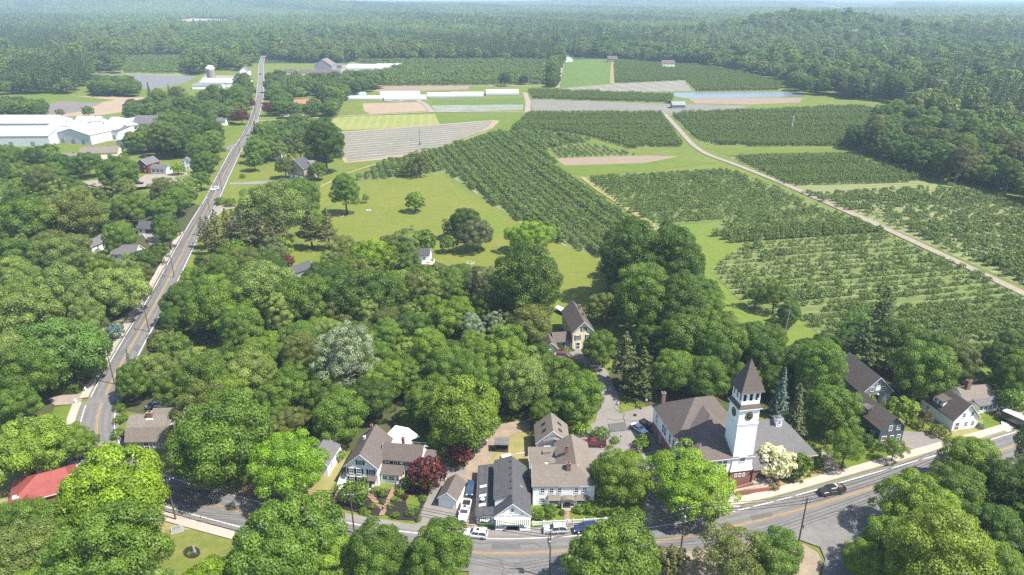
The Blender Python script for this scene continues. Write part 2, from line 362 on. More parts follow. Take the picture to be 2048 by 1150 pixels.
wood([(1200, 530), (1330, 500), (1400, 560), (1420, 620), (1500, 680), (1560, 720), (1660, 690), (1900, 720), (2100, 800), (2100, 830), (1900, 780), (1700, 830), (1650, 850), (1600, 830), (1300, 815), (1210, 770), (1240, 690), (1280, 680), (1225, 620)])
sheet('field', [(-40, 185), (180, 193), (345, 195), (345, 210), (190, 232), (-40, 232)], 'tan')
sheet('field', [(-40, 190), (100, 185), (150, 192), (230, 200), (130, 216), (60, 235), (-40, 235)], 'lawn')
sheet('field', [(80, 214), (120, 202), (205, 206), (165, 222), (95, 234)], 'darkplough')
sheet('field', [(186, 148), (395, 152), (370, 165), (300, 181), (255, 170), (186, 162)], 'bluesheet')
sheet('field', [(245, 112), (370, 112), (365, 152), (243, 148)], 'orch_floor')
sheet('field', [(240, 175), (340, 182), (410, 180), (420, 195), (250, 194)], 'lawn')
sheet('field', [(700, 122), (1100, 122), (1105, 172), (760, 174), (690, 150)], 'orch_floor')
sheet('field', [(755, 173), (850, 171), (940, 171), (935, 179), (860, 181), (750, 184)], 'soilpink')
sheet('field', [(715, 143), (790, 141), (800, 148), (720, 151)], 'tan')
sheet('field', [(1118, 119), (1227, 118), (1222, 166), (1115, 176)], 'greenbed')
sheet('field', [(1226, 120), (1390, 130), (1480, 142), (1566, 168), (1560, 182), (1390, 184), (1370, 161), (1228, 168)], 'trellis_floor')
sheet('field', [(1080, 181), (1225, 168), (1368, 161), (1385, 182), (1240, 184)], 'film_rows3')
sheet('field', [(1056, 181), (1140, 184), (1350, 191), (1344, 207), (1062, 199)], 'trellis_floor')
sheet('field', [(1057, 199), (1340, 208), (1450, 210), (1500, 212), (1470, 220), (1340, 227), (1070, 226)], 'film_rows2')
sheet('field', [(1376, 196), (1540, 195), (1605, 196), (1600, 205), (1500, 209), (1390, 207)], 'soilpink')
sheet('field', [(868, 200), (1046, 196), (1046, 209), (862, 211)], 'greenbed')
sheet('field', [(862, 211), (1046, 209), (1046, 220), (872, 224)], 'whitebeds')
sheet('field', [(725, 207), (840, 204), (858, 222), (740, 228), (728, 222)], 'tan')
sheet('field', [(515, 250), (700, 232), (1000, 222), (1060, 230), (1010, 245), (700, 262), (550, 290), (540, 265)], 'lawn')
sheet('field', [(668, 236), (700, 232), (870, 228), (880, 250), (740, 258), (650, 262)], 'strips')
sheet('field', [(664, 265), (990, 240), (1000, 242), (955, 283), (930, 290), (880, 300), (760, 320), (690, 326), (682, 315)], 'tan')
sheet('field', [(670, 266), (985, 241), (978, 252), (935, 280), (880, 297), (760, 316), (695, 323), (688, 306)], 'film_rows')
sheet('meadow', [(540, 380), (700, 350), (720, 345), (860, 300), (980, 258), (1020, 240), (1060, 228), (1080, 260), (980, 275), (880, 320), (720, 365), (600, 400)], 'lawn')
sheet('lawn', [(380, 470), (455, 340), (490, 330), (600, 360), (680, 370), (690, 400), (640, 420), (540, 470), (500, 540), (350, 560)], 'meadow')
sheet('meadow', [(655, 425), (700, 370), (765, 360), (830, 352), (888, 345), (910, 375), (960, 395), (1030, 440), (1090, 470), (1130, 490), (1215, 520), (1215, 575), (1180, 612), (1100, 600), (1000, 560), (930, 545), (850, 515), (790, 505), (640, 530), (590, 560), (560, 520), (620, 480)], 'meadow')
sheet('field', [(712, 362), (760, 330), (880, 300), (985, 268), (1060, 262), (1130, 270), (1185, 285), (1090, 298), (1125, 342), (1165, 372), (1240, 418), (1310, 470), (1300, 500), (1215, 522), (1130, 492), (1090, 470), (1030, 440), (960, 392), (888, 345), (830, 354)], 'dense_floor')
sheet('field', [(1085, 298), (1190, 285), (1290, 310), (1380, 320), (1430, 326), (1330, 338), (1170, 352), (1125, 342)], 'lawn')
sheet('field', [(1092, 299), (1180, 288), (1250, 305), (1280, 312), (1115, 316)], 'young_rows')
sheet('field', [(1110, 317), (1290, 311), (1360, 313), (1290, 326), (1130, 331)], 'soilpink')
sheet('field', [(1018, 262), (1060, 226), (1322, 227), (1368, 294), (1255, 298), (1180, 275), (1120, 264)], 'trellis_floor')
sheet('field', [(1336, 228), (1500, 222), (1720, 212), (1825, 238), (1760, 268), (1695, 297), (1440, 293), (1395, 285)], 'trellis_floor')
sheet('meadow', [(1410, 296), (1690, 300), (1830, 346), (1810, 352), (1690, 312), (1460, 312)], 'lawn')
sheet('field', [(1452, 313), (1500, 310), (1690, 310), (1790, 342), (1835, 357), (1840, 365), (1700, 372), (1570, 372)], 'trellis_floor')
sheet('field', [(1570, 374), (1840, 362), (1900, 372), (2048, 412), (2200, 450), (2200, 650), (2048, 575), (1900, 508), (1765, 450)], 'orch_floor')
sheet('field', [(1170, 352), (1460, 340), (1570, 380), (1755, 458), (1900, 525), (2048, 592), (2200, 665), (2200, 850), (2048, 815), (1900, 765), (1760, 720), (1640, 668), (1590, 640), (1500, 620), (1420, 545), (1480, 490), (1425, 445), (1305, 452), (1240, 415)], 'young_rows')
sheet('lawn', [(1300, 458), (1425, 445), (1482, 490), (1420, 545), (1500, 625), (1600, 640), (1660, 690), (1600, 715), (1520, 680), (1420, 620), (1380, 540), (1330, 510)], 'strip_lawn')
sheet('lawn', [(1222, 625), (1262, 600), (1300, 690), (1240, 700)], 'lawn')
sheet('lawn', [(1090, 655), (1112, 618), (1130, 615), (1150, 660), (1130, 680)], 'lawn')
sheet('lawn', [(378, 695), (445, 685), (440, 712), (380, 712)], 'meadow')
sheet('lawn', [(200, 660), (300, 600), (250, 660), (170, 760), (130, 770)], 'drylawn')
sheet('lawn', [(-150, 270), (90, 285), (240, 300), (210, 330), (-150, 330)], 'lawn')
sheet('lawn', [(410, 300), (470, 265), (490, 250), (445, 240), (380, 260)], 'lawn')
sheet('lawn', [(560, 545), (650, 505), (660, 530), (620, 560)], 'lawn')
sheet('lawn', [(300, 1030), (350, 1025), (480, 1072), (700, 1130), (700, 1200), (200, 1200), (180, 1100)], 'drylawn')
M['park'] = ground_mat('park_grass', [(.14, .165, .032), (.22, .2, .075), (.105, .145, .024)], .09, .4)
sheet('lawn', [(330, 1060), (420, 1060), (470, 1085), (460, 1200), (300, 1200)], 'park')
sheet('lawn', [(-120, 960), (170, 900), (300, 1010), (200, 1150), (-120, 1150)], 'drylawn')
sheet('lawn', [(110, 815), (150, 808), (130, 880), (80, 880)], 'lawn')
sheet('lawn', [(500, 990), (690, 880), (690, 930), (640, 1015), (600, 1010)], 'drylawn')
sheet('lawn', [(955, 930), (1000, 860), (1060, 860), (1070, 1000), (1060, 1000)], 'drylawn')
sheet('lawn', [(1062, 1050), (1062, 1012), (1195, 1008), (1270, 990), (1275, 1042)], 'lawn')
sheet('lawn', [(1440, 1005), (1466, 975), (1545, 962), (1600, 950), (1665, 930), (1720, 905), (1900, 855), (2070, 815), (2070, 855), (1900, 902), (1660, 958), (1500, 1012)], 'drylawn')
sheet('lawn', [(1660, 950), (1725, 860), (1780, 890), (1820, 905), (1790, 920)], 'lawn')
sheet('lawn', [(1960, 870), (1968, 835), (2010, 835), (2045, 858)], 'lawn')
sheet('lawn', [(1900, 790), (1900, 745), (1990, 740), (1990, 780)], 'lawn')
sheet('lawn', [(800, 900), (800, 820), (900, 800), (930, 870), (880, 900)], 'lawn')
sheet('lawn', [(1135, 905), (1135, 870), (1165, 870), (1200, 915), (1195, 940), (1175, 930)], 'lawn')
sheet('pond', [(1312, 187), (1400, 184.5), (1590, 184), (1612, 188), (1606, 193), (1480, 195.5), (1372, 197), (1345, 192)], 'water')
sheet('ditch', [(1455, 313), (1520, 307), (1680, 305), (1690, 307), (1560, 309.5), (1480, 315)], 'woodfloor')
# far clearings and a village of pale specks near the skyline
def far_sheet(name, px, m):
    P = poly(px); SHEET[0] += 1
    b = MB(); b.face([(x, y, float(hill(x, y))+1.5) for x, y in P], m); o = b.build(name)
    if o.data.polygons[0].normal.z < 0: o.data.flip_normals()
    tag(o, kind='structure'); return P
CLEAR = [far_sheet('field', [(1612, 15), (1700, 11), (1795, 9.5), (1765, 16), (1700, 21)], 'tan'), far_sheet('field', [(345, 47), (385, 41), (470, 42), (460, 51), (395, 54)], 'tan')]+[poly([(1600, 16), (1700, 9), (1800, 8.5), (1790, 22), (1700, 30), (1610, 24)]), poly([(338, 46), (385, 39), (478, 40), (472, 58), (395, 62), (340, 56)])]
# ------------------------------------------------------------------ roads
def offset_line(P, d):
    out = []
    for i, p in enumerate(P):
        a = np.array(P[max(i-1, 0)]); b = np.array(P[min(i+1, len(P)-1)]); t = (b-a)/np.linalg.norm(b-a)
        out.append((p[0]-t[1]*d, p[1]+t[0]*d))
    return out
def dense(P, step=3.0):
    """smooth the polyline and resample it"""
    P = np.array(P, float); d = np.concatenate([[0], np.cumsum(np.linalg.norm(np.diff(P, axis=0), axis=1))])
    u = np.arange(0, d[-1], step); Q = np.stack([np.interp(u, d, P[:, k]) for k in (0, 1)], 1)
    for _ in range(12): Q[1:-1] = .25*Q[:-2]+.5*Q[1:-1]+.25*Q[2:]
    return [tuple(q) for q in Q]
def ribbon(P, d0, d1, z, m, mb=None, thick=0, i0=0, i1=None):
    mb = mb or MB(); A = offset_line(P, d0)[i0:i1]; B = offset_line(P, d1)[i0:i1]; k = len(A)
    vs = [(*p, z) for p in A]+[(*p, z) for p in B]
    fs = [(i, k+i, k+i+1, i+1)[::-1] if d1 > d0 else (i, k+i, k+i+1, i+1) for i in range(k-1)]
    mb.mesh(vs, fs, m)
    if thick:
        for Q in (A, B):
            n0 = len(mb.v); mb.mesh([(*p, z) for p in Q]+[(*p, z-thick) for p in Q], [(i, i+1, k+i+1, k+i) for i in range(k-1)], m)
    return mb
LEFT = dense(poly([(527, 112), (522, 130), (522, 165), (519, 200), (506, 245), (492, 275), (472, 302), (450, 345), (424, 400), (395, 448), (379, 478), (340, 556), (311, 610), (282, 659), (256, 706), (213, 784), (197, 825), (189, 865)]))
CORN = dense(poly([(213, 784), (197, 825), (190, 865), (205, 915), (262, 960), (351, 992), (430, 1014), (497, 1030), (600, 1058), (700, 1080), (830, 1099), (960, 1110), (1040, 1110), (1130, 1105), (1235, 1096), (1322, 1085), (1420, 1067), (1490, 1050), (1603, 1021), (1705, 990), (1830, 953), (2017, 898), (2180, 845), (2500, 740)]), 2)
# left line is travelled from far to near, so +d is to the photograph's right of it when facing back; measured in metres
structure('road', ribbon(LEFT, -3.9, 3.9, .26, 'asphalt'))
structure('road', ribbon(CORN, -4.6, 4.6, .275, 'asphalt', i0=2))
LEND = next(i for i, p in enumerate(LEFT) if p[1] < at(208, 794)[1])
def line(name, P, ds, wdt, z, m, **k):
    mb = MB()
    for d in ds: ribbon(P, d-wdt/2, d+wdt/2, z, m, mb, **k)
    structure(name, mb)
line('road_marking', LEFT, (-.14, .14), .16, .31, 'yellow', i1=LEND); line('road_marking', LEFT, (-3.4, 3.4), .15, .31, 'whiteline', i1=LEND)
line('road_marking', CORN, (-.15, .15), .14, .315, 'yellow', i0=3); line('road_marking', CORN, (3.75,), .15, .315, 'whiteline', i0=3)
line('road_marking', CORN, (-3.6,), .14, .32, 'whiteline', i0=3, i1=next(i for i, p in enumerate(CORN) if p[0] > at(690, 1080)[0]))
def first(P, f): return next((i for i, p in enumerate(P) if f(p)), len(P)-1)
structure('pavement', ribbon(LEFT, -6.1, -4.1, .36, 'concrete', thick=.34, i0=first(LEFT, lambda p: p[1] < at(388, 460)[1]), i1=LEND))
structure('pavement', ribbon(CORN, 5.1, 7.2, .36, 'concrete', thick=.34, i0=first(CORN, lambda p: p[0] > at(1440, 1060)[0])))
structure('pavement', ribbon(CORN, -6.9, -4.9, .36, 'concrete', thick=.34, i0=2, i1=first(CORN, lambda p: p[0] > at(700, 1080)[0])))
sheet('street_apron', [(880, 1092), (1060, 1100), (1330, 1092), (1420, 1072), (1500, 1050), (1470, 1042), (1330, 1066), (1290, 1060), (1260, 1040), (1062, 1058), (900, 1062), (690, 1028), (690, 1060)], 'asphalt_old', .22)
sheet('road', [(880, 1102), (1040, 1106), (1180, 1103), (1330, 1090), (1330, 1118), (1200, 1135), (1150, 1200), (930, 1200), (940, 1130), (890, 1115)], 'asphalt', .25)
sheet('road', [(1520, 1060), (1610, 1030), (1760, 985), (1800, 985), (1780, 1040), (1720, 1110), (1690, 1200), (1630, 1200), (1650, 1120), (1640, 1096), (1600, 1082), (1540, 1085)], 'asphalt', .24)
sheet('path', [(660, 1150), (712, 1120), (724, 1126), (690, 1160), (660, 1180)], 'asphalt_old', .2)
sheet('verge', [(1320, 1115), (1520, 1080), (1606, 1090), (1636, 1108), (1644, 1130), (1620, 1200), (1320, 1200)], 'dirt', .3)
sheet('parking_lot', [(1190, 845), (1203, 790), (1240, 800), (1236, 828), (1305, 812), (1318, 870), (1330, 930), (1290, 905), (1255, 903), (1190, 925), (1130, 905), (1140, 880)], 'asphalt_old', .2)
sheet('driveway', [(1196, 800), (1203, 775), (1190, 740), (1150, 720), (1120, 725), (1125, 700), (1165, 690), (1215, 745), (1240, 800)], 'asphalt_old', .18)
sheet('driveway', [(1262, 930), (1290, 905), (1330, 930), (1322, 985), (1355, 1035), (1400, 1062), (1290, 1078), (1275, 1045), (1290, 1000)], 'asphalt_old', .21)
sheet('driveway', [(898, 1060), (925, 985), (930, 930), (955, 885), (1000, 850), (1060, 838), (1060, 860), (1010, 875), (975, 930), (958, 1000), (955, 1060)], 'dirt', .17)
sheet('driveway', [(832, 1052), (870, 960), (890, 925), (932, 935), (926, 985), (905, 1058)], 'asphalt_old', .19)
sheet('driveway', [(480, 985), (510, 955), (560, 950), (545, 985), (640, 1030), (640, 1040), (540, 1010), (470, 985)], 'redsoil', .17)
sheet('driveway', [(150, 760), (172, 752), (198, 752), (178, 785), (165, 780)], 'redsoil', .17)
sheet('driveway', [(96, 800), (110, 790), (172, 788), (160, 808), (110, 812)], 'gravel', .17)
sheet('driveway', [(1765, 878), (1800, 862), (1860, 868), (1905, 900), (1850, 910), (1840, 905)], 'asphalt_old', .21)
sheet('driveway', [(1968, 810), (2020, 815), (2080, 845), (2070, 862), (2040, 858)], 'asphalt_old', .21)
sheet('driveway', [(1636, 905), (1652, 905), (1690, 948), (1660, 960)], 'gravel', .17)
sheet('path', [(1435, 985), (1465, 985), (1480, 1015), (1440, 1020)], 'concrete', .19)
sheet('driveway', [(336, 905), (390, 845), (420, 850), (372, 905), (350, 930)], 'gravel', .17)
sheet('driveway', [(330, 870), (420, 800), (450, 800), (420, 850)], 'dirt', .16)
sheet('driveway', [(413, 430), (440, 410), (480, 415), (450, 420), (425, 440)], 'gravel', .17)
sheet('driveway', [(460, 366), (540, 362), (590, 345), (612, 350), (600, 357), (545, 368), (460, 370)], 'asphalt_old', .17)
sheet('driveway', [(442, 296), (490, 283), (492, 292), (470, 300), (446, 302)], 'asphalt', .17)
sheet('parking_lot', [(240, 385), (290, 350), (375, 345), (372, 368), (300, 378), (230, 378), (170, 375), (145, 366), (195, 360)], 'gravel', .17)
sheet('driveway', [(270, 450), (316, 462), (320, 485), (300, 490)], 'gravel', .17)
sheet('yard', [(-100, 285), (120, 286), (330, 280), (380, 245), (340, 240), (300, 260), (-100, 262)], 'gravel', .15)
sheet('yard', [(385, 175), (480, 165), (500, 152), (410, 150)], 'gravel', .15)
sheet('yard', [(600, 240), (660, 200), (575, 198), (565, 225), (570, 240)], 'gravel', .15)
sheet('yard', [(600, 150), (690, 150), (770, 140), (690, 130), (600, 142)], 'gravel', .15)
TRACKC = dense(poly([(2300, 720), (2048, 588), (1900, 518), (1765, 455), (1640, 400), (1560, 365), (1480, 333), (1410, 308), (1385, 290), (1360, 262), (1330, 228)]))
structure('farm_track', ribbon(TRACKC, -1.9, 1.9, .3, 'gravel'))
structure('farm_track', ribbon(dense(poly([(510, 243), (600, 238), (720, 231), (870, 224), (1060, 225)])), -2, 2, .3, 'gravel'))
structure('farm_track', ribbon(dense(poly([(1055, 225), (1056, 205), (1050, 185)])), -2.5, 2.5, .29, 'gravel'))
structure('farm_track', ribbon(dense(poly([(865, 225), (850, 208), (820, 195), (800, 205), (755, 200)])), -2.5, 2.5, .29, 'gravel'))
structure('farm_track', ribbon(dense(poly([(1115, 176), (1120, 150), (1128, 120)])), -2, 2, .29, 'gravel'))
structure('farm_track', ribbon(dense(poly([(1225, 168), (1225, 140), (1228, 119)])), -3, 3, .29, 'drylawn'))
structure('farm_track', ribbon(dense(poly([(600, 395), (700, 345), (800, 315), (900, 290), (980, 262)])), -1.2, 1.2, .29, 'drylawn'))
structure('farm_track', ribbon(dense(poly([(1165, 355), (1200, 382), (1260, 420), (1310, 455)])), -1.8, 1.8, .29, 'drylawn'))

# wear on the street: repair patches, sealed cracks, drain covers
for px in ([(380, 1006), (402, 1012), (398, 1019), (376, 1013)], [(985, 1090), (1040, 1090), (1042, 1100), (984, 1100)], [(1500, 1035), (1540, 1026), (1546, 1034), (1506, 1044)], [(1216, 850), (1250, 846), (1256, 862), (1220, 866)], [(268, 700), (276, 690), (282, 696), (274, 706)], [(1100, 1118), (1150, 1116), (1156, 1130), (1104, 1132)]): sheet('road_patch', px, 'asphalt_patch', .326)
for k_, px in enumerate(([(905, 1082), (960, 1090), (1020, 1086), (1090, 1094)], [(1330, 1094), (1400, 1080), (1470, 1067)], [(1560, 1022), (1640, 998), (1720, 978)], [(1000, 1120), (1012, 1140), (1006, 1160)], [(420, 1008), (470, 1030)], [(1230, 800), (1250, 830), (1245, 870)], [(1215, 840), (1300, 845)])):
    Q = dense(poly(px), .8); Q = [(x+.25*math.sin(i*1.7+k_), y+.25*math.cos(i*1.3)) for i, (x, y) in enumerate(Q)]
    structure('road_crack', ribbon(Q, -.045, .045, .324, 'tar'))
for px, py in ((1270, 832), (1150, 1090), (1420, 1052), (560, 1040)):
    sheet('drain_cover', [(px-3, py-2), (px+3, py-2), (px+3, py+2), (px-3, py+2)], 'black', .33)

for d_ in (1.1, 2.7, -1.1, -2.7): structure('tyre_wear', ribbon(CORN, d_-.35, d_+.35, .3, 'tyre', i0=3)); structure('tyre_wear', ribbon(LEFT, d_-.35, d_+.35, .292, 'tyre', i1=LEND))
# ------------------------------------------------------------------ foliage
def quads(name, P, Nn, sz, tint, mat, rng, asp=.62, ext=None):
    """many leaf-sprig faces: centre P, facing Nn, half length sz"""
    n = len(P); Nn = Nn/np.linalg.norm(Nn, axis=1, keepdims=True)
    r = rng.normal(size=(n, 3)); T = np.cross(Nn, r); T /= np.linalg.norm(T, axis=1, keepdims=True)+1e-9; B = np.cross(Nn, T)
    a = sz[:, None]; b = a*asp*rng.uniform(.7, 1.3, (n, 1)); fold = Nn*a*.22
    V = np.stack([P+T*a-fold, P+B*b, P-T*a-fold, P-B*b], 1).reshape(-1, 3)
    t = np.repeat(tint, 1)
    if ext is not None:      # extra wood faces: (verts, quads, material)
        pass
    me = bpy.data.meshes.new(name); me.vertices.add(4*n); me.vertices.foreach_set('co', V.ravel().astype(np.float32))
    me.loops.add(4*n); me.loops.foreach_set('vertex_index', np.arange(4*n, dtype=np.int32))
    me.polygons.add(n); me.polygons.foreach_set('loop_start', np.arange(0, 4*n, 4, dtype=np.int32)); me.polygons.foreach_set('loop_total', np.full(n, 4, np.int32))
    at_ = me.attributes.new('tint', 'FLOAT', 'FACE'); at_.data.foreach_set('value', t.astype(np.float32))
    me.materials.append(mat); me.update(calc_edges=True)
    return me
def crown(name, seed, R=6., Rz=5., zc=7., nl=46, lr=(1.15, 2.1), nleaf=42000, leaf=(.085, .2), mat='leaf', low=-.55, flat=.82, lump=.25, up=.15):
    rng = np.random.default_rng(seed)
    d = rng.normal(size=(nl*6, 3)); d /= np.linalg.norm(d, axis=1, keepdims=True); d = d[d[:, 2] > low]
    pick = [0]
    for _ in range(nl-1):     # spread lobes evenly over the dome
        dist = np.min(1-d@d[pick].T, axis=1)*rng.uniform(.6, 1, len(d)); pick.append(int(np.argmax(dist)))
    d = d[pick]; r = rng.uniform(*lr, nl)
    # uneven outline: slow bulges and notches
    k1, k2, k3 = rng.uniform(0, 6.28, 3); az = np.arctan2(d[:, 1], d[:, 0])
    bul = 1+lump*(.5*np.sin(2*az+k1)+.4*np.sin(3*az+k2)*np.cos(2*d[:, 2]+k3))*np.sqrt(1-d[:, 2]**2*.8)+rng.normal(0, .1, nl)
    c = d*np.stack([(R-r*.75)*bul, (R-r*.75)*bul, (Rz-r*.75*flat)*np.where(bul > 1, bul, .5+.5*bul)], 1)
    c = np.concatenate([c, c[::3]*.45]); r = np.concatenate([r, r[::3]*1.25]); nl = len(r)
    lob = rng.choice(nl, nleaf, p=r**2/np.sum(r**2))
    e = rng.normal(size=(nleaf, 3)); out = c[lob]/(np.linalg.norm(c[lob], axis=1, keepdims=True)+1e-6)
    e = e/np.linalg.norm(e, axis=1, keepdims=True)+out*.55+np.array([0, 0, .3]); e /= np.linalg.norm(e, axis=1, keepdims=True)
    rad = r[lob]*(1-.35*rng.random(nleaf)**2.2)*rng.normal(1, .07, nleaf)
    P = c[lob]+e*rad[:, None]*np.array([1, 1, flat])
    inner = np.zeros(nleaf, bool)
    for j in range(nl): inner |= (np.linalg.norm((P-c[j])/np.array([1, 1, flat]), axis=1) < r[j]*.62)
    keep = ~inner; P, e, lob = P[keep], e[keep], lob[keep]; n = len(P)
    lt = rng.normal(.5, .2, nl); tint = np.clip(lt[lob]+rng.normal(0, .18, n), 0, 1)
    Nn = e*1.0+rng.normal(0, .42, (n, 3))+np.array([0, 0, up])
    return quads(name, P+np.array([0, 0, zc]), Nn, rng.uniform(*leaf, n), tint, M[mat], rng), c[:, :]+np.array([0, 0, zc])
def trunk(name, h, r, tips, mat='bark', fork=.38, lean=0, nb=6):
    b = MB(); rnd = random.Random(name); zf = h*fork
    b.tube((0, 0, -.3), (lean*.4, 0, zf), r*1.25, r*.85, mat, 8)
    b.tube((lean*.4, 0, zf-.05), (lean, lean*.3, h*.86), r*.83, r*.15, mat, 6)
    for t in tips[:nb]:
        t = Vector(t); base = Vector((lean*.4, 0, zf*rnd.uniform(.85, 1.25))); mid = base.lerp(t, .5)+Vector((0, 0, .06*h))
        b.tube(base, mid, r*.55, r*.34, mat, 6); b.tube(mid, base.lerp(t, .93)+Vector((0, 0, .03*h)), r*.34, r*.1, mat, 5)
    o = b.build(name); me = o.data; me.polygons.foreach_set('use_smooth', [True]*len(me.polygons)); bpy.data.objects.remove(o)
    return me
def conifer(name, seed, H_=18., R=4.2, nw=15, per=6, leaf=(.28, .5), z0=.22, droop=.12, mat='leaf', dens=26, irr=.3, tip=1.0):
    rng = np.random.default_rng(seed); P = []; Nn = []; tn = []
    for k in range(nw):
        f = k/(nw-1); z = H_*(z0+(1-z0)*f); rr = R*((1-f)**tip*.95+.06)*(1+rng.normal(0, irr*.5)); m = max(3, int(per*(1-.4*f)))
        a0 = rng.uniform(0, 6.28)
        for q in range(m):
            a = a0+6.283*q/m+rng.normal(0, .25); ln = rr*rng.uniform(1-irr, 1.1); s = int(dens*max(.3, ln/R)); bt = rng.normal(.5, .15)
            u = rng.uniform(.12, 1, s)**.7; wd = ln*.26*(1.1-u)*rng.normal(0, 1, s)
            x = u*ln; zz = z-droop*x+rng.normal(0, .16, s)+.05*ln*u**2
            P.append(np.stack([x*math.cos(a)-wd*math.sin(a), x*math.sin(a)+wd*math.cos(a), zz], 1))
            Nn.append(np.stack([rng.normal(0, .35, s)+.25*math.cos(a), rng.normal(0, .35, s)+.25*math.sin(a), np.full(s, .9)], 1)); tn.append(np.clip(bt+rng.normal(0, .2, s)+(u-.5)*.2, 0, 1))
    P = np.concatenate(P); Nn = np.concatenate(Nn); tn = np.concatenate(tn)
    return quads(name, P, Nn, rng.uniform(*leaf, len(P)), tn, M[mat], rng, .5)
KIND = {}      # kind -> (nominal crown width, crown centre height, [(crown mesh, trunk mesh)])
def reg(kind, width, zc, seeds, h, r, tm='bark', fork=.38, nb=6, lean=0, **k):
    out = []
    for s_ in seeds:
        cm, tips = crown('crown', s_, zc=zc, **k); out.append((cm, trunk('trunk', h, r, [tuple(t) for t in tips[1::4]], tm, fork, lean, nb)))
    KIND[kind] = (width, zc, out)
reg('round', 13.3, 7.2, (1, 2, 3, 4, 5), 11, .34, R=6.2, Rz=5.4)
reg('wide', 13.3, 5.6, (11, 12, 13), 9, .36, R=6.3, Rz=4.2, nl=52, lr=(1.0, 1.8))
reg('tall', 13.3, 10.2, (21, 22, 23), 17, .4, R=6.1, Rz=8.4, nl=70, nleaf=52000)
reg('locust', 13.3, 5.6, (31, 32), 9, .28, R=6.4, Rz=3.9, nl=60, lr=(.9, 1.7), nleaf=36000, leaf=(.08, .18), flat=.6, up=.6)
reg('airy', 13.3, 9.5, (41, 42, 43), 16, .3, 'bark_pale', R=5.8, Rz=7.8, nl=70, lr=(.8, 1.7), nleaf=30000, leaf=(.09, .21), lump=.4)
reg('open', 13.3, 8.6, (51, 52), 14, .3, R=6, Rz=6.4, nl=34, lr=(1.0, 1.9), nleaf=11000, leaf=(.12, .26), lump=.5, fork=.3, nb=9)
reg('small', 5, 2.9, (61, 62, 63), 4.6, .12, R=2.5, Rz=2.2, nl=22, lr=(.6, 1.1), nleaf=2200, leaf=(.14, .3))
reg('bush', 3, 1.05, (71, 72, 73), 1.6, .05, R=1.5, Rz=1.1, nl=16, lr=(.4, .7), nleaf=1100, leaf=(.09, .2), low=-.3, fork=.2)
KIND['pine'] = (8.4, 9, [(conifer('crown', 81+i, 18, 4.4, 15, 8, (.2, .4), .25, .02, irr=.4, tip=.7, dens=60), trunk('trunk', 18, .28, [], 'bark', .5)) for i in range(3)])
KIND['spruce'] = (6, 6.5, [(conifer('crown', 91+i, 14, 3.1, 24, 9, (.16, .32), .05, .22, irr=.15, dens=34), trunk('trunk', 14, .2, [], 'bark', .5)) for i in range(2)])
NAMES = dict(round='deciduous_tree', wide='deciduous_tree', tall='deciduous_tree', locust='locust_tree', airy='poplar_tree', open='thin_tree', small='small_tree', bush='shrub', pine='pine_tree', spruce='spruce_tree')
COL = dict(G=(.034, .078, .012), M=(.055, .115, .017), L=(.08, .155, .022), Y=(.095, .185, .012), O=(.068, .105, .03), S=(.185, .235, .145), P=(.088, .15, .048), B=(.055, .068, .034),
           R=(.055, .016, .02), U=(.11, .17, .165), N=(.04, .07, .024), D=(.026, .06, .014), W=(.55, .55, .4), X=(.095, .155, .022), Q=(.06, .08, .045), T=(.06, .09, .05))
COL = {k: tuple(min(.6, c*g) for c, g in zip(v, (1.72, 1.4, .95))) if k not in 'SWU' else v for k, v in COL.items()}
PLACED = []      # (x, y, crown radius) of every tree set so far
rt = random.Random(3)
def plant(kind, x, y, wdt, color, label, group=None, z=0, name=None, var=.12, hs=1.0, cat=None):
    nom, zc, ms = KIND[kind]; s_ = wdt/nom; cm, tm = rt.choice(ms)
    nm = name or NAMES[kind]
    t = thing(nm, label, cat or ('shrub' if nm == 'shrub' else 'hedge' if nm == 'hedge' else 'tree'), (x, y, z), rt.uniform(0, 6.28), group)
    q_ = 2.6 if group else 1; t.scale = (s_*rt.uniform(1-.05*q_, 1+.05*q_), s_*rt.uniform(1-.05*q_, 1+.05*q_), s_*hs*rt.uniform(1-.05*q_, 1+.07*q_))
    c = bpy.data.objects.new('crown', cm); tr = bpy.data.objects.new('trunk', tm)
    for o in (c, tr): C.objects.link(o); o.parent = t
    col = COL[color] if isinstance(color, str) else color; v = rt.uniform(1-var, 1+var); h = rt.uniform(-.05, .05)
    c.color = (col[0]*v*(1+h), col[1]*v, col[2]*v*(1-h), 1)
    PLACED.append((x, y, wdt/2))
    return t
def project(x, y, z):
    zc = y*CP-(z-H)*SP; return (1024+F*x/zc, 575-F*(y*SP+(z-H)*CP)/zc, zc)
MUST = []      # places the photograph shows unobstructed: no filler crown may stand before them
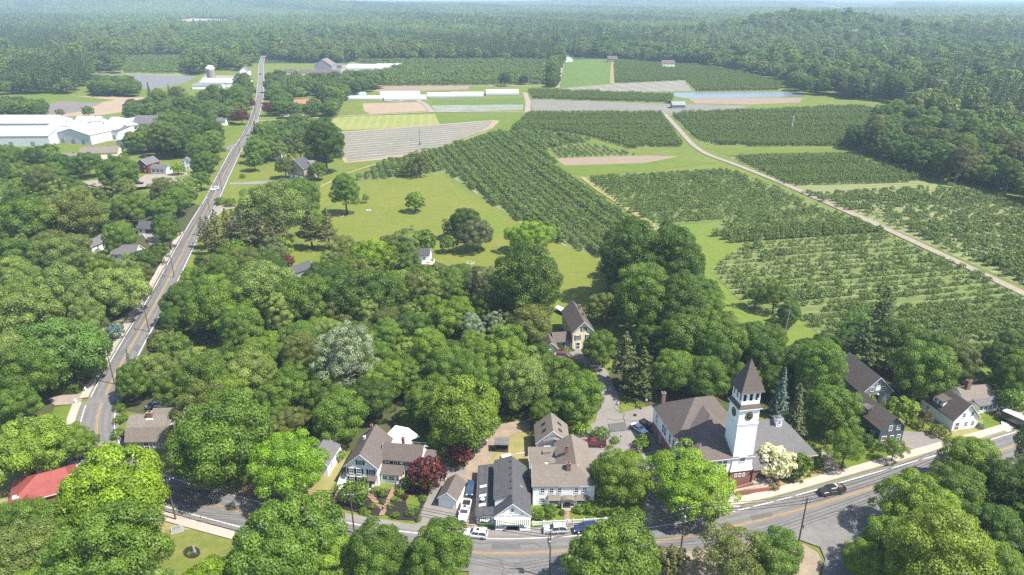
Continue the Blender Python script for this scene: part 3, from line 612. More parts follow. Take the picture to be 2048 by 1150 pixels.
for px, py in [(527, 120), (521, 150), (521, 180), (519, 200), (507, 240), (492, 275), (472, 302), (450, 345), (437, 372), (424, 400), (410, 424), (395, 448), (383, 470), (368, 500), (355, 525), (340, 556), (325, 585), (311, 610), (297, 635), (282, 659), (268, 684), (256, 706), (235, 745), (222, 768), (208, 800), (197, 825), (190, 860), (200, 890), (365, 997), (400, 1007), (440, 1018), (497, 1030), (230, 700), (255, 660), (280, 620), (305, 580), (330, 535), (345, 505),
               (272, 330), (300, 335), (330, 335), (375, 320), (345, 355), (310, 362), (280, 370), (180, 365), (190, 355), (180, 485), (175, 480), (250, 498), (270, 495), (290, 452), (300, 460), (305, 478), (200, 500), (400, 697), (425, 700), (230, 650), (210, 680), (590, 550), (610, 545), (620, 520), (640, 515), (590, 330), (600, 345), (560, 362), (500, 365), (640, 420), (480, 420), (480, 380), (460, 430), (700, 420), (760, 400), (720, 450), (790, 470), (690, 470), (845, 515), (870, 510), (900, 530), (940, 525), (980, 540),
               (300, 850), (300, 870), (345, 855), (330, 812), (260, 880), (740, 870), (780, 860), (720, 900), (700, 940), (660, 930), (130, 765), (140, 800), (165, 770), (70, 980), (50, 990), (90, 1000), (930, 960), (960, 900), (1000, 860), (1030, 850), (1000, 890), (1050, 890), (1105, 850), (1080, 870), (1215, 790), (1210, 770), (1250, 840), (1280, 860), (1220, 850), (1330, 800), (1320, 830), (1340, 870), (1400, 800), (1430, 830), (1480, 740), (1490, 800), (1530, 850), (1580, 870), (1600, 900),
               (1130, 630), (1120, 650), (1160, 640), (1150, 670), (1120, 680), (1130, 715), (1150, 705), (1105, 680), (1240, 650), (1250, 680), (1700, 730), (1730, 760), (1760, 780), (1780, 800), (1750, 830), (1780, 860), (1800, 860), (1830, 880), (1870, 840), (1890, 800), (1930, 830), (1960, 800), (1990, 800), (2020, 830), (1940, 770), (1920, 770), (1540, 650), (1580, 690), (1500, 640), (1450, 590), (1420, 560), (1620, 680), (1680, 650), (1800, 640), (1900, 680), (2000, 700), (1850, 665), (1950, 720), (1170, 600), (1190, 570), (1160, 540),
               (380, 1090), (360, 1060), (400, 1110), (430, 1080), (330, 1050), (1720, 1030), (1700, 1070), (1680, 1110), (1650, 1060), (1760, 1000), (1830, 950), (1800, 955), (1620, 1010), (1660, 985), (50, 250), (100, 250), (200, 255), (290, 245), (240, 265), (425, 155), (410, 165), (460, 155), (605, 208), (590, 205), (640, 140), (610, 148), (430, 245), (445, 240), (470, 250), (455, 265), (485, 150), (550, 240), (620, 234), (720, 190), (760, 195), (735, 195), (700, 205), (610, 230), (500, 345), (420, 690), (800, 850)]:
    MUST.append((px, py, at(px, py)[1]))
for q_ in LEFT[::2]:
    if at(0, 705)[1] < q_[1] < at(0, 122)[1]:
        for d_ in ((-5, -2.5, 0, 2.5) if q_[1] < at(0, 430)[1] else (-2, 2)): 
            u_, v_, _ = project(q_[0]+d_, q_[1], 0); MUST.append((u_, v_, q_[1]))
def hides(x, y, D, kind):
    nom, zc, _ = KIND[kind]; k_ = D/nom; u, v, d_ = project(x, y, zc*k_); r = F/d_*D*.5; rv = F/d_*zc*k_*.85
    for px, py, Y in MUST:
        if y < Y+6 and ((px-u)/(r*1.02))**2+((py-v)/(rv*.95))**2 < 1: return True
    return False
def tree(px, py, wpx, kind, color, label, group=None, hs=1.0, **k):
    """crown centred at px, py in the survey photograph and wpx wide"""
    nom, zc, _ = KIND[kind]; z = 6.
    for k_ in range(9):
        for _ in range(4):
            D = wpx/scl(py, z); z = zc/nom*D*hs
        x, y = at(px, py, z)
        if kind == 'bush' or not hides(x, y, D*.97, kind): break
        wpx *= .96; py += .012*wpx if k_ % 2 else 0
    return plant(kind, x, y, D, color, label, group, hs=hs, **k)
# ------------------------------------------------------------------ trees one can point to: (x, y, width, kind, colour, label[, height factor])
T = """
228 988 226 wide Y huge yellow-green tree covering the street bend below the gambrel-roofed house
215 1108 215 round M broad mid-green tree directly below the huge yellow-green street-bend tree
50 1105 150 round P pale green tree in the bottom corner beneath the red roof
40 1040 100 round M green tree overhanging the near edge of the red metal roof
50 895 165 wide L bright green tree standing above the red-roofed house
140 885 85 round L lighter green tree leaning towards the pavement above the red roof
172 885 55 open M thin wispy tree hanging over the pavement at the road bend
440 885 190 round M big round dark tree beside the gambrel-roofed house
428 840 150 round O olive-topped tree behind the big round one next to the gambrel house
578 930 150 round V single bright yellow-green tree by the patch of red gravel
570 1085 220 wide M broad foreground tree below the main street, beside the mown memorial lawn
650 1105 130 wide L foreground tree on the street side of the broad one below the white shuttered house
755 1110 140 round M foreground tree hiding the street in front of the flower garden
880 1112 140 round M foreground tree below the parked white car
1230 1115 195 wide M broad foreground tree below the picket fence and navy car
1176 1142 46 small B dark bronze young tree at the foot of the broad tree below the picket fence
1347 1120 62 small Q olive-brown bushy tree under the transformer pole
1470 1108 135 open O loose olive tree on the verge below the pole carrying two transformers
1548 1112 115 round M fuller green tree on the verge beside the road junction island
412 1174 130 wide Y yellow-green tree at the bottom edge below the round mulch bed
1835 1010 175 round L light green tree shading the side road at the junction
1905 985 130 round M mid-green tree overhanging the main street opposite the slate-grey house
1935 925 115 round L bright tree reaching over the street opposite the white cape house
2012 975 130 round G dark tree at the right edge below the main street
1790 1090 120 round L pale-topped tree closest to the side road
1990 1065 130 round G dark tree at the right edge between two brighter ones
1880 1120 200 tall X yellow-streaked feathery tree at the bottom beside the side road
2030 1125 110 round D very dark tree in the bottom right corner
1735 1128 95 round L small bright tree at the mouth of the side road
1378 962 172 locust Y bright yellow-green locust tree in front of the town hall
1240 952 116 round L bright green round tree beside the white inn
925 826 176 wide L large bright tree behind the dirt drive and wooden shed
680 832 115 round M tree standing against the back of the white shuttered house
745 795 95 round G dark tree directly behind the chimneys of the shuttered house
650 795 90 round M tree left of the shaded gap behind the shuttered house
860 800 105 round M tree in the shade behind the cream marquee roof
590 770 105 round M tree behind the single bright yellow-green one
545 805 90 round M mid-height tree left of the deep shaded gap in the wood
500 745 115 round P pale-topped tree in the wood below the little yellow clearing
425 755 120 round M tree above the big round one by the gambrel house
345 775 110 round M tree shading the white car behind the gambrel house
270 760 95 round M dark tree standing at the road edge above the gambrel house
310 745 80 round P pale-leaved tree just behind the road-edge one above the gambrel house
258 722 26 spruce U small blue spruce poking out at the road edge
325 690 60 small B brown-green bush-like tree at the bend beside the yellow clearing
390 735 40 spruce M narrow green conifer at the near side of the yellow clearing
690 720 134 airy S tall silver-white poplar in the middle of the wood
768 765 92 round L yellowish tree beside the tall silver poplar
945 662 60 airy S smaller silver poplar left of a matching one in the wood
993 656 58 airy S smaller silver poplar right of its matching neighbour in the wood
905 640 90 round L light green rounded tree above the pair of silver poplars
1055 650 105 round O olive-grey tree next to the lawn of the cream house
860 585 75 airy P pale poplar tops behind the dark wood near the shed
825 660 90 round G dark tree in the centre of the wood
800 740 80 round M tree in the wood right of the yellowish one by the silver poplar
900 745 105 round M tree in the wood below the left silver poplar of the pair
1010 720 95 round L tree with pale tips in the wood below the silver pair
960 770 95 round M tree in the wood above the large bright one by the shed
1050 770 110 round P light tree in the wood between the cream house and the inn
1110 755 110 round M tree in the wood nearest the maroon van
1160 790 110 round M tree over the lane entrance to the hall car park
1090 820 95 round M tree right behind the skylit barn of the inn
1052 570 140 tall G huge dark tree standing alone on the edge of the mown meadow
963 580 75 airy T soft grey-green pine at the meadow edge
905 560 60 round M small round tree at the meadow edge below the fire pit
930 445 66 round G dark broadleaf tree in the clump on the meadow
955 470 66 round T spreading dull green tree in the clump on the meadow
907 455 44 small N dark narrow tree at the left of the meadow clump
830 402 40 small L little round tree alone in the middle of the meadow
848 480 50 small M round bush-like tree above the dark-roofed shed on the meadow
897 487 34 small M small tree with a bare stem right of the meadow shed
1060 470 84 wide Y yellow-green spreading tree beside the orchard corner
690 385 66 tall M tall green tree at the top of the meadow
731 396 16 open M very thin sapling at the top of the meadow
840 327 44 open O loose double-trunked tree at the orchard end of the meadow
815 335 30 open O smaller loose tree next to the double-trunked one
1262 520 120 tall G tall dark maple on the left of the great maple clump behind the town hall
1345 530 115 tall G tall dark maple at the crown of the great maple clump
1285 600 135 tall M broad maple facing the small lawn by the great maple clump
1360 610 110 tall G dark maple on the orchard side of the great maple clump
1355 495 56 round G small dark tree at the far tip of the great maple clump
1375 680 120 round M maple at the near end of the great clump
1440 690 105 round M maple above the tall pine trunks and next to the mown strip
1350 745 95 round M maple shading the brick chimney of the town hall
1415 755 115 round M maple behind the main roof of the town hall
1490 755 100 round M maple behind the clock tower
1530 715 95 round G dark maple beside the bright rock wall on the mown strip
1205 615 62 round O olive tree on the far side of the cream house
1201 694 78 round M round tree in front of the cream house
1250 715 95 pine T tall grey-green pine beside the lane to the car park
1285 745 70 pine N second dark pine beside the lane with bare pale trunk
1513 588 48 open M loose tree at the left of the clump on the mown strip
1550 592 60 open M fuller tree in the clump on the mown strip
1578 625 52 round M low rounded tree at the right of the clump on the mown strip
1640 735 125 tall M very tall bright maple beside the grey barn
1665 815 110 round M lower maple between the town hall wing and the grey barn
1562 790 46 spruce U blue-grey spruce behind the town hall wing
1592 825 62 spruce T dull green conifer next to the blue-grey spruce
1610 700 70 round G dark maple above the very tall bright one
1765 632 78 pine N flat-topped dark pine at the orchard corner
1712 660 62 airy Z feathery lime-green tree below the flat-topped pine
1725 700 70 pine N dark conifer behind the roof of the grey barn
1790 690 110 round G dark maple behind the grey barn
1850 745 128 round M big maple between the grey barn and the white cape house
1920 715 118 round O olive spreading tree with a visible trunk behind the white cape house
2008 722 115 round G dark tree behind the house with the big brick chimney
2030 690 90 round G dark tree at the right edge beside the orchard
2028 800 55 small M small tree over the parked trailer
1692 895 80 open M loose bushy tree beside the gravel path of the slate-grey house
1620 900 50 small M green shrubby tree at the corner of the town hall wing
1598 930 56 small M dark green shrubby tree beside the flowering white one
1555 925 72 small W white flowering dogwood in front of the town hall
1660 850 50 open B brownish half-bare tree behind the loose bushy one
1735 800 30 small L light shrub-tree by the barn doors
1788 900 46 open M small twisted tree on the lawn of the slate-grey house
1800 820 60 small L round light bush-tree between barn and drive
1850 835 36 open B bare purple-brown bush beside the white cape house
125 690 205 wide Z very large pale-flowered tree beside the long road
45 640 150 round P pale tree left of the very large pale-flowered one
226 583 150 wide P broad pale tree overhanging the long road
130 590 120 round P pale domed tree between the white garage and the very large one
55 580 110 round P domed tree at the left edge above the very large pale one
205 552 64 round L bright small crown just below the grey-roofed house
252 548 70 open P wispy tree before the white gable of the grey-roofed house
112 515 95 round P pale tree below the brick-fronted white garage
30 520 100 round M tree at the left edge level with the white garage
150 430 130 round O olive-dark tree above the white garage
60 440 130 round M tree at the left edge above the olive-dark one
240 470 95 round M round tree between the two small grey roofs
335 460 80 open M loose tree between the grey-roofed carport and the road
320 505 50 open M small loose tree on the verge by the pavement
55 750 130 round M dark tree above the gravel drive by the brick-red yard
30 810 90 round M tree at the left edge above the red-roofed house
205 690 55 small M roadside bush-tree beside the verge
228 660 48 small U bluish bush-tree on the verge by the long road
175 730 60 small M roadside bush-tree next to the brick-red yard
365 600 118 round G dense dark tree right beside the long road
440 620 120 round M tree in the wood next to the dense roadside one
530 580 135 round P pale-flowering tree in the wood above the yellow clearing
480 650 105 round M tree in the wood right of the yellow clearing
600 600 120 round M tree in the wood beside the pale-flowering one
645 565 110 round G dark tree in the wood behind the small grey shed
725 590 145 wide G widest dark tree in the wood below the yellow one
600 680 95 round M tree in the wood left of the tall silver poplar
560 720 80 round L yellowish small crown left of the tall silver poplar
640 660 60 round L light crown touching the tall silver poplar
755 515 92 wide Y bright yellow tree left of the meadow shed
468 505 56 small M dark round bush-tree in front of the pine row
545 505 60 open T loose tree with a bare white dead branch in front of the pine row
565 495 45 small L light feathery tree right of the one with the dead branch
445 545 70 small O olive bush-tree on the little lawn below the pine row
572 522 30 small R dark red-leaved bush-tree beside the small grey shed
620 455 60 pine Q tall thin pine on the shaded lawn left of the meadow
655 460 56 pine Q second tall thin pine nearest the meadow
690 500 60 open O drooping olive tree at the edge of the meadow
545 420 130 round P broad pale tree behind the yellow house
600 395 90 round M bright green tree above the broad pale one by the yellow house
630 440 70 round L vivid green tree beside the tall thin pines
500 440 50 round O olive tree beside the grey roof of the yellow house
635 340 38 round M small tree standing right of the stone barn
570 335 44 round O olive round tree in front of the stone barn
508 322 36 small M round tree with its own shadow on the lawn by the road
515 300 50 round L light tree by the road above the stone barn
648 288 78 tall G very dark big tree at the corner of the striped field
592 270 36 round M round tree above the stone barn
532 270 52 round M dark tree by the road junction
512 275 24 spruce T grey-green conifer by the road junction
600 300 40 open O olive tree behind the stone barn
560 300 34 open P tree with a dead pale trunk behind the stone barn
482 232 32 round R dark purple-leaved tree on the left side of the far road
497 205 26 round R smaller dark purple-leaved tree up the left side of the far road
537 218 26 round R dark purple-leaved tree on the right side of the far road
406 330 48 round G dark roadside tree near the white cape with dormer
400 360 40 round M roadside tree in front of the gravel car park
235 345 95 round M broad tree over the bend of the side lane
355 335 26 small Y small yellow-green tree beside the white ranch wing
175 222 22 small M small round tree below the ploughed field
120 226 16 small O tiny tree below the ploughed field
338 183 12 spruce N small dark conifer right of its twin on the grass strip
298 183 14 spruce N small dark conifer left of its twin on the grass strip
578 182 18 spruce N tall black-green conifer near the red-tiled house
568 182 15 spruce U pale blue spruce near the red-tiled house
645 207 14 spruce U blue spruce behind the big tree by the greenhouses
662 200 42 round G big dark tree beside the greenhouses
1010 158 26 round D dark tree at the lower right of the far orchard
1048 158 20 round D dark tree right of its neighbour below the far orchard
1407 546 9 spruce N tiny dark spruce on the mown strip
"""
COL['V'] = (.15, .27, .014); COL['Z'] = (.1, .18, .03)
FIX = {'very large pale-flowered': 'P'}
for ln in T.strip().split('\n'):
    a = ln.split(' ', 5)
    lab = a[5]
    tree(float(a[0]), float(a[1]), float(a[2]), a[3], a[4], lab, hs={'pine': .8}.get(a[3], 1.0))
for i, px in enumerate((405, 418, 436, 455, 470, 486, 505, 524, 543, 560)):
    tree(px, 462+(i % 3)*8, 44, 'pine', 'Q', 'tall dusty brown-green pine in the row hiding the yellow house', 'pines in a row by the yellow house', hs=1.05)
# red-leaved ornamentals and garden shrubs
tree(855, 945, 70, 'small', 'R', 'large purple-red Japanese maple in front of the white shuttered house')
tree(921, 906, 52, 'small', 'R', 'smaller purple-red maple beside the dirt drive')
BUSH = """
705 985 60 M big olive-green bush by the left steps of the white shuttered house
728 965 26 M green bush against the gable front of the white shuttered house
751 980 17 L clipped round bush left of the forked path
800 982 20 L clipped round bush right of the forked path
811 965 22 M green bush beside the white railing steps
847 997 16 M upright green bush at the driveway edge of the flower garden
780 1012 13 X bright yellow shrub on the right of the forked path
746 1012 15 X bright yellow shrub on the left of the forked path
809 993 14 R small dark red shrub in the flower garden
726 1020 16 M low green shrub at the street corner of the left flower bed
735 1026 14 L low light shrub beside the left yellow shrub
765 1003 13 M low green shrub in the fork of the path
768 985 20 O mixed low shrub at the top of the fork bed
788 998 12 L low light shrub at the top of the right flower bed
798 1001 11 X small yellow-green shrub at the top of the right flower bed
790 1030 16 M low green shrub at the street corner of the right flower bed
820 1026 18 M green shrub in the middle of the right flower bed
835 1020 14 M green shrub by the drive in the right flower bed
838 1038 13 O low shrub nearest the street by the drive
882 905 28 L bright hedge-like bush beside the white side railing
890 888 16 L light bush behind the smaller red maple
902 929 14 L clipped round bush at the dirt drive
678 912 24 M bush in front of the hidden white house
1075 1027 28 M tall loose bush at the left corner of the inn
1101 1021 30 M clipped bush under the left bay window of the inn
1125 1025 13 G small round bush left of the inn porch
1158 1018 22 L clipped bush under the right bay window of the inn
1180 1014 30 L round bush at the right corner of the inn
1163 858 38 L pale flowering bush behind the red pickup
1203 868 34 M round bush at the edge of the hall car park
1286 885 38 M round bush at the left corner of the town hall
1230 880 18 M small bush beside the car park pole
1880 862 34 O rounded olive bush at the corner of the white cape house
1752 890 28 Z cream flowering bush by the door of the slate-grey house
1784 882 20 L round lime bush right of the slate-grey house door
1722 868 22 M bush under the side window of the slate-grey house
1735 876 20 M second bush under the side window of the slate-grey house
1545 975 18 M low shrub in the dark mulch bed by the ramp
1960 852 14 U small bluish shrub in front of the white cape house
1134 702 14 X lime-yellow bush by the porch of the cream house
1123 695 15 G dark bush by the wing of the cream house
1145 700 8 M little bush by the door of the cream house
238 815 22 M leafy bush at the inner side of the road bend
240 838 24 M leafy bush below the road bend shoulder
248 828 12 X yellow flowering bush at the gambrel house
236 868 26 M bush between the road and the gambrel house
345 880 12 M small bush at the side wall of the gambrel house
153 772 18 M dark bush beside the white mailbox
485 352 12 M low dark shrub on the lawn below the stone barn
440 402 20 M roadside thicket bush above the gravel drive
460 405 22 M thicket bush right of its roadside neighbour
1165 628 26 Y yellow-green bush behind the cream house
"""
for ln in BUSH.strip().split('\n'):
    a = ln.split(' ', 4); tree(float(a[0]), float(a[1]), float(a[2])*1.05, 'bush', a[3], a[4])
# clipped box hedge by the red yard
hx, hy = at(124, 785); t = thing('hedge', 'clipped olive-green box hedge by the gravel drive on the left', 'hedge', (hx, hy), .08)
rng = np.random.default_rng(5); k = 5200; Pq = rng.uniform((-4.6, -1.5, 0), (4.6, 1.5, 2.2), (k, 3)); ax = rng.choice(3, k, p=(.15, .35, .5)); Nq = np.zeros((k, 3))
for i in range(3):
    mki = ax == i; sg = np.where(rng.random(k) < .5, 1, -1) if i < 2 else np.ones(k)
    ext = (4.6, 1.5, 2.2)[i]; Pq[mki, i] = (sg*ext)[mki]+rng.normal(0, .06, mki.sum()); Nq[mki, i] = sg[mki]
hm = quads('leaf_mass', Pq, Nq+rng.normal(0, .4, (k, 3)), rng.uniform(.1, .22, k), np.clip(rng.normal(.5, .2, k), 0, 1), M['leaf'], rng)
ho = bpy.data.objects.new('leaf_mass', hm); C.objects.link(ho); ho.parent = t; ho.color = (.085, .13, .02, 1)
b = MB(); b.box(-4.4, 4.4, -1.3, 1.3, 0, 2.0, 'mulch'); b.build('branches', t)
PLACED.append((hx, hy, 4.5))
# ------------------------------------------------------------------ the rest of the woods
def blocked(x, y, r):
    for a, b_, q in PLACED:
        if (x-a)**2+(y-b_)**2 < (.62*(q+r))**2: return True
    return False
ROADPTS = [p for p in LEFT[::2]]+[p for p in CORN[::3]]
KEEP = []     # building footprints as circles, filled by the surveyor list below
def near_road(x, y, d=8): return any((x-a)**2+(y-b_)**2 < d*d for a, b_ in ROADPTS)
for px, py, r in [(790, 905, 17), (905, 985, 6), (1010, 985, 15), (1125, 960, 17), (1107, 850, 8), (640, 915, 8), (305, 862, 12), (70, 985, 14), (1145, 650, 12), (1130, 720, 8), (1150, 700, 8), (1430, 880, 22), (1570, 885, 16), (1460, 950, 14),
                  (1750, 770, 11), (1770, 850, 12), (1915, 835, 11), (1965, 825, 9), (2030, 840, 9), (180, 490, 9), (250, 510, 10), (290, 465, 10), (590, 540, 8), (510, 450, 14), (300, 335, 16), (375, 322, 8), (300, 360, 22), (200, 370, 14), (1256, 850, 24), (1215, 770, 9), (1205, 735, 9), (990, 850, 9), (1740, 900, 9), (400, 700, 9), (600, 322, 10), (450, 240, 9), (640, 220, 18), (610, 205, 20), (1000, 905, 8), (305, 385, 30), (120, 285, 45), (60, 290, 45), (230, 270, 35), (320, 275, 25), (845, 525, 9), (800, 830, 6)]:
    KEEP.append((*at(px, py), r))
def kept(x, y, r): return any((x-a)**2+(y-b_)**2 < (q+.3*r)**2 for a, b_, q in KEEP)
def fill(px, space, kinds, cols, label, group, dmin, dmax, n=4000, seed=1, name=None):
    P = poly(px); rnd = random.Random(seed); xs = [p[0] for p in P]; yy = [p[1] for p in P]; out = 0
    for _ in range(n):
        x = rnd.uniform(min(xs), max(xs)); y = rnd.uniform(min(yy), max(yy))
        if not inside((x, y), P): continue
        D = rnd.uniform(dmin, dmax)
        if blocked(x, y, D/2*space) or near_road(x, y, 4.5+D*.36) or kept(x, y, D/2): continue
        kd = rnd.choice(kinds)
        if hides(x, y, D, kd): continue
        PLACED.append((x, y, D/2)); FILL.append((kd, x, y, D, rnd.choice(cols), label, group, name)); out += 1
    return out
CNT = {}; FILL = []
CNT['leftwood'] = fill([(-40, 315), (150, 345), (330, 385), (400, 395), (385, 450), (330, 560), (255, 640), (160, 790), (-20, 850), (-90, 700)], .95, ['round']*4+['airy', 'wide', 'tall', 'open'], 'GMMPPO', 'green woodland tree in the wood between the long road and the left edge', 'woodland trees left of the long road', 9, 14, 2600, 11)
CNT['mid'] = fill([(315, 590), (440, 540), (640, 545), (800, 520), (960, 560), (1010, 620), (1100, 660), (1110, 740), (1170, 790), (1150, 820), (900, 820), (760, 830), (640, 880), (470, 880), (310, 830), (270, 740)], .95, ['round']*4+['wide', 'airy', 'tall', 'open'], 'GMMPLO', 'green tree in the thick wood between the long road and the cream house', 'trees of the thick middle wood', 8, 12, 3500, 12)
CNT['rightwood'] = fill([(1215, 540), (1330, 510), (1390, 560), (1420, 630), (1500, 690), (1560, 730), (1650, 700), (1900, 735), (2060, 790), (2000, 800), (1880, 790), (1720, 720), (1640, 840), (1560, 800), (1300, 800), (1290, 720)], .95, ['round', 'round', 'tall'], 'GGMM', 'dark maple in the belt of trees behind the town hall and barn', 'maples behind the town hall', 9, 12, 2500, 13, 'maple_tree')
CNT['bl'] = fill([(-120, 1020), (20, 1060), (120, 1080), (330, 1120), (330, 1250), (-150, 1250)], 1, ['round', 'wide'], 'MLP', 'green tree along the bottom edge below the red roof', 'trees along the lower left edge', 9, 12, 900, 14)
CNT['br'] = fill([(1770, 1080), (1850, 1000), (1960, 950), (2120, 900), (2200, 1250), (1750, 1250)], 1, ['round', 'tall'], 'GMLM', 'green tree in the dense clump below the main street on the right', 'trees below the main street', 9, 12, 1500, 15)
CNT['roadbelt'] = fill([(245, 245), (330, 225), (430, 215), (470, 200), (490, 180), (505, 195), (480, 240), (420, 290), (440, 320), (405, 380), (385, 390), (330, 320), (260, 305), (330, 275)], .9, ['round', 'round', 'tall'], 'GMMLP', 'green tree in the belt along the left side of the far road', 'trees along the left of the far road', 11, 15, 2500, 16)
CNT['yards'] = fill([(530, 165), (600, 170), (720, 165), (770, 175), (690, 200), (680, 235), (560, 240), (545, 215), (535, 190)], 1, ['round'], 'GMLLO', 'green tree around the red-tiled house by the far road', 'trees around the red-tiled house', 10, 15, 600, 17)
CNT['stone'] = fill([(500, 330), (520, 270), (600, 255), (680, 290), (660, 330), (620, 300), (560, 320)], 1.1, ['round'], 'GMO', 'green tree around the stone barn', 'trees around the stone barn', 9, 13, 250, 18)
CNT['beltA'] = fill([(178, 192), (190, 172), (250, 172), (275, 185), (268, 195)], .85, ['round'], 'GM', 'dark tree in the short belt between the two farm fields', 'trees in the belt between fields', 11, 14, 400, 19)
CNT['beltB'] = fill([(-30, 240), (-20, 222), (60, 222), (85, 232), (80, 242)], .85, ['round'], 'GM', 'dark tree in the belt behind the white warehouses', 'trees behind the warehouses', 11, 14, 300, 20)
CNT['row'] = fill([(1098, 180), (1100, 150), (1112, 116), (1128, 116), (1116, 150), (1112, 182)], .8, ['round', 'tall'], 'GM', 'tree in the strip dividing the far orchard from the bright green field', 'trees in the strip beside the bright field', 11, 15, 500, 21)
print('fills', CNT, len(PLACED))
# individual trees on the face of the right-hand forest nearest the camera
FOREST_R = [(1123, 112), (1228, 118), (1390, 130), (1480, 143), (1568, 165), (1605, 186), (1690, 196), (1780, 205), (1838, 222), (1842, 240), (1775, 262), (1700, 296), (1760, 318), (1835, 348), (1900, 368), (1957, 380), (2060, 412), (2400, 500), (2900, 400), (2900, 60), (2048, 52), (1123, 52)]
CNT['face'] = fill([(1700, 296), (1760, 318), (1835, 348), (1957, 380), (2060, 412), (2130, 420), (2090, 360), (1960, 310), (1830, 270), (1775, 262)], .9, ['round', 'round', 'tall', 'airy'], 'GGMOB', 'mixed green tree on the edge of the forest facing the orchards', 'trees on the forest edge by the orchards', 12, 16, 1600, 22)
CNT['face2'] = fill([(1568, 167), (1605, 188), (1690, 198), (1780, 207), (1838, 222), (1900, 225), (1800, 180), (1600, 150)], .9, ['round', 'tall'], 'GGMM', 'dark green tree on the forest edge by the pond', 'trees on the forest edge by the pond', 14, 18, 260, 23)
print('fills', CNT, len(PLACED))
FILL.sort(key=lambda f: math.hypot(f[1], f[2])/f[3])
left_ = 300-sum(1 for o in C.objects if o.name.split('.')[0] == 'deciduous_tree'); REST = []
for f in FILL:
    nm = f[7] or NAMES[f[0]]
    if nm == 'deciduous_tree':
        if left_ <= 0: REST.append(f); continue
        left_ -= 1
    plant(*f[:7], var=.2, name=nm)
# ------------------------------------------------------------------ stuff made of far too many trees to count
def library(name, meshes):
    col = bpy.data.collections.new(name)
    for i, me in enumerate(meshes):
        o = bpy.data.objects.new('%s_%02d' % (name, i), me); col.objects.link(o)
    return col
def scatter(name, pts, rot, sc, idx, col, label=None):
    n = len(pts); me = bpy.data.meshes.new(name); me.vertices.add(n); me.vertices.foreach_set('co', np.asarray(pts, np.float32).ravel())
    for k, t, v in (('rot', 'FLOAT', rot), ('scl', 'FLOAT', sc), ('idx', 'INT', idx)):
        a = me.attributes.new(k, t, 'POINT'); a.data.foreach_set('value', np.asarray(v, np.float32 if t == 'FLOAT' else np.int32))
    o = bpy.data.objects.new(name, me); C.objects.link(o); tag(o, kind='stuff')
    g = bpy.data.node_groups.new(name, 'GeometryNodeTree')
    g.interface.new_socket('Geometry', in_out='INPUT', socket_type='NodeSocketGeometry'); g.interface.new_socket('Geometry', in_out='OUTPUT', socket_type='NodeSocketGeometry')
    gi = g.nodes.new('NodeGroupInput'); go = g.nodes.new('NodeGroupOutput'); ip = g.nodes.new('GeometryNodeInstanceOnPoints'); ci = g.nodes.new('GeometryNodeCollectionInfo')
    ci.inputs['Collection'].default_value = col; ci.inputs['Separate Children'].default_value = True; ci.inputs['Reset Children'].default_value = True
    def attr(k, t):
        q = g.nodes.new('GeometryNodeInputNamedAttribute'); q.data_type = t; q.inputs['Name'].default_value = k; return q.outputs[0]
    cx = g.nodes.new('ShaderNodeCombineXYZ'); g.links.new(attr('rot', 'FLOAT'), cx.inputs[2])
    ip.inputs['Pick Instance'].default_value = True
    g.links.new(gi.outputs[0], ip.inputs['Points']); g.links.new(ci.outputs[0], ip.inputs['Instance']); g.links.new(attr('idx', 'INT'), ip.inputs['Instance Index'])
    g.links.new(cx.outputs[0], ip.inputs['Rotation']); g.links.new(attr('scl', 'FLOAT'), ip.inputs['Scale']); g.links.new(ip.outputs[0], go.inputs[0])
    md = o.modifiers.new('scatter', 'NODES'); md.node_group = g
    return o
far = []
for i in range(5): far.append(crown('far_tree', 200+i, nl=30, lr=(1.3, 2.3), nleaf=2800, leaf=(.3, .6), mat='leaf_far', lump=.4)[0])
for i in range(2): far.append(crown('far_tree', 210+i, R=5.6, Rz=8, zc=9.5, nl=36, lr=(1.2, 2.2), nleaf=3400, leaf=(.3, .6), mat='leaf_far', lump=.4)[0])
for i in range(2): far.append(conifer('far_tree', 220+i, 19, 4.8, 12, 7, (.35, .65), .15, .03, 'needle_far', 30, .4, .7))
for i_ in (0, 1, 5):
    q_ = far[i_].copy(); q_.materials.clear(); q_.materials.append(M['leaf_far2']); far.append(q_)
LIBFAR = library('far_tree_kit', far)
def clump(seed, R=24, k=14, con=.25):
    """one mesh patch of woodland canopy"""
    rng = np.random.default_rng(seed); Ps, Ns, Ss, Ts = [], [], [], []
    for q in range(k):
        a, r = rng.uniform(0, 6.28), R*math.sqrt(rng.random()); cx, cy = r*math.cos(a), r*math.sin(a); n_ = 150
        cone = rng.random() < con; rr = rng.uniform(3.2, 4.6) if cone else rng.uniform(5, 8); hh = rng.uniform(17, 24) if cone else rng.uniform(13, 19)
        e = rng.normal(size=(n_, 3)); e[:, 2] = np.abs(e[:, 2]); e /= np.linalg.norm(e, axis=1, keepdims=True)
        bl = 1+.22*np.sin(3*np.arctan2(e[:, 1], e[:, 0])+a)*np.cos(4*e[:, 2])+rng.normal(0, .09, n_)
        if cone:
            u = rng.random(n_)**.6; P = np.stack([e[:, 0]*rr*u, e[:, 1]*rr*u, hh*(1-.75*u)], 1)
        else: P = e*np.array([rr, rr, hh*.55])*bl[:, None]+np.array([0, 0, hh*.42])
        P[:, 0] += cx; P[:, 1] += cy; Ps.append(P); Ns.append(e+rng.normal(0, .4, (n_, 3))+np.array([0, 0, .3])); Ss.append(rng.uniform(.8, 1.7, n_)); Ts.append(np.clip(rng.normal(rng.normal(.5, .22), .12, n_)-(.25 if cone else 0), 0, 1))
    return quads('canopy_patch', np.concatenate(Ps), np.concatenate(Ns), np.concatenate(Ss), np.concatenate(Ts), M['leaf_far'], rng)
CL_ = [clump(300+i, con=(.15, .6, .3, .1, .8, .4)[i]) for i in range(6)]
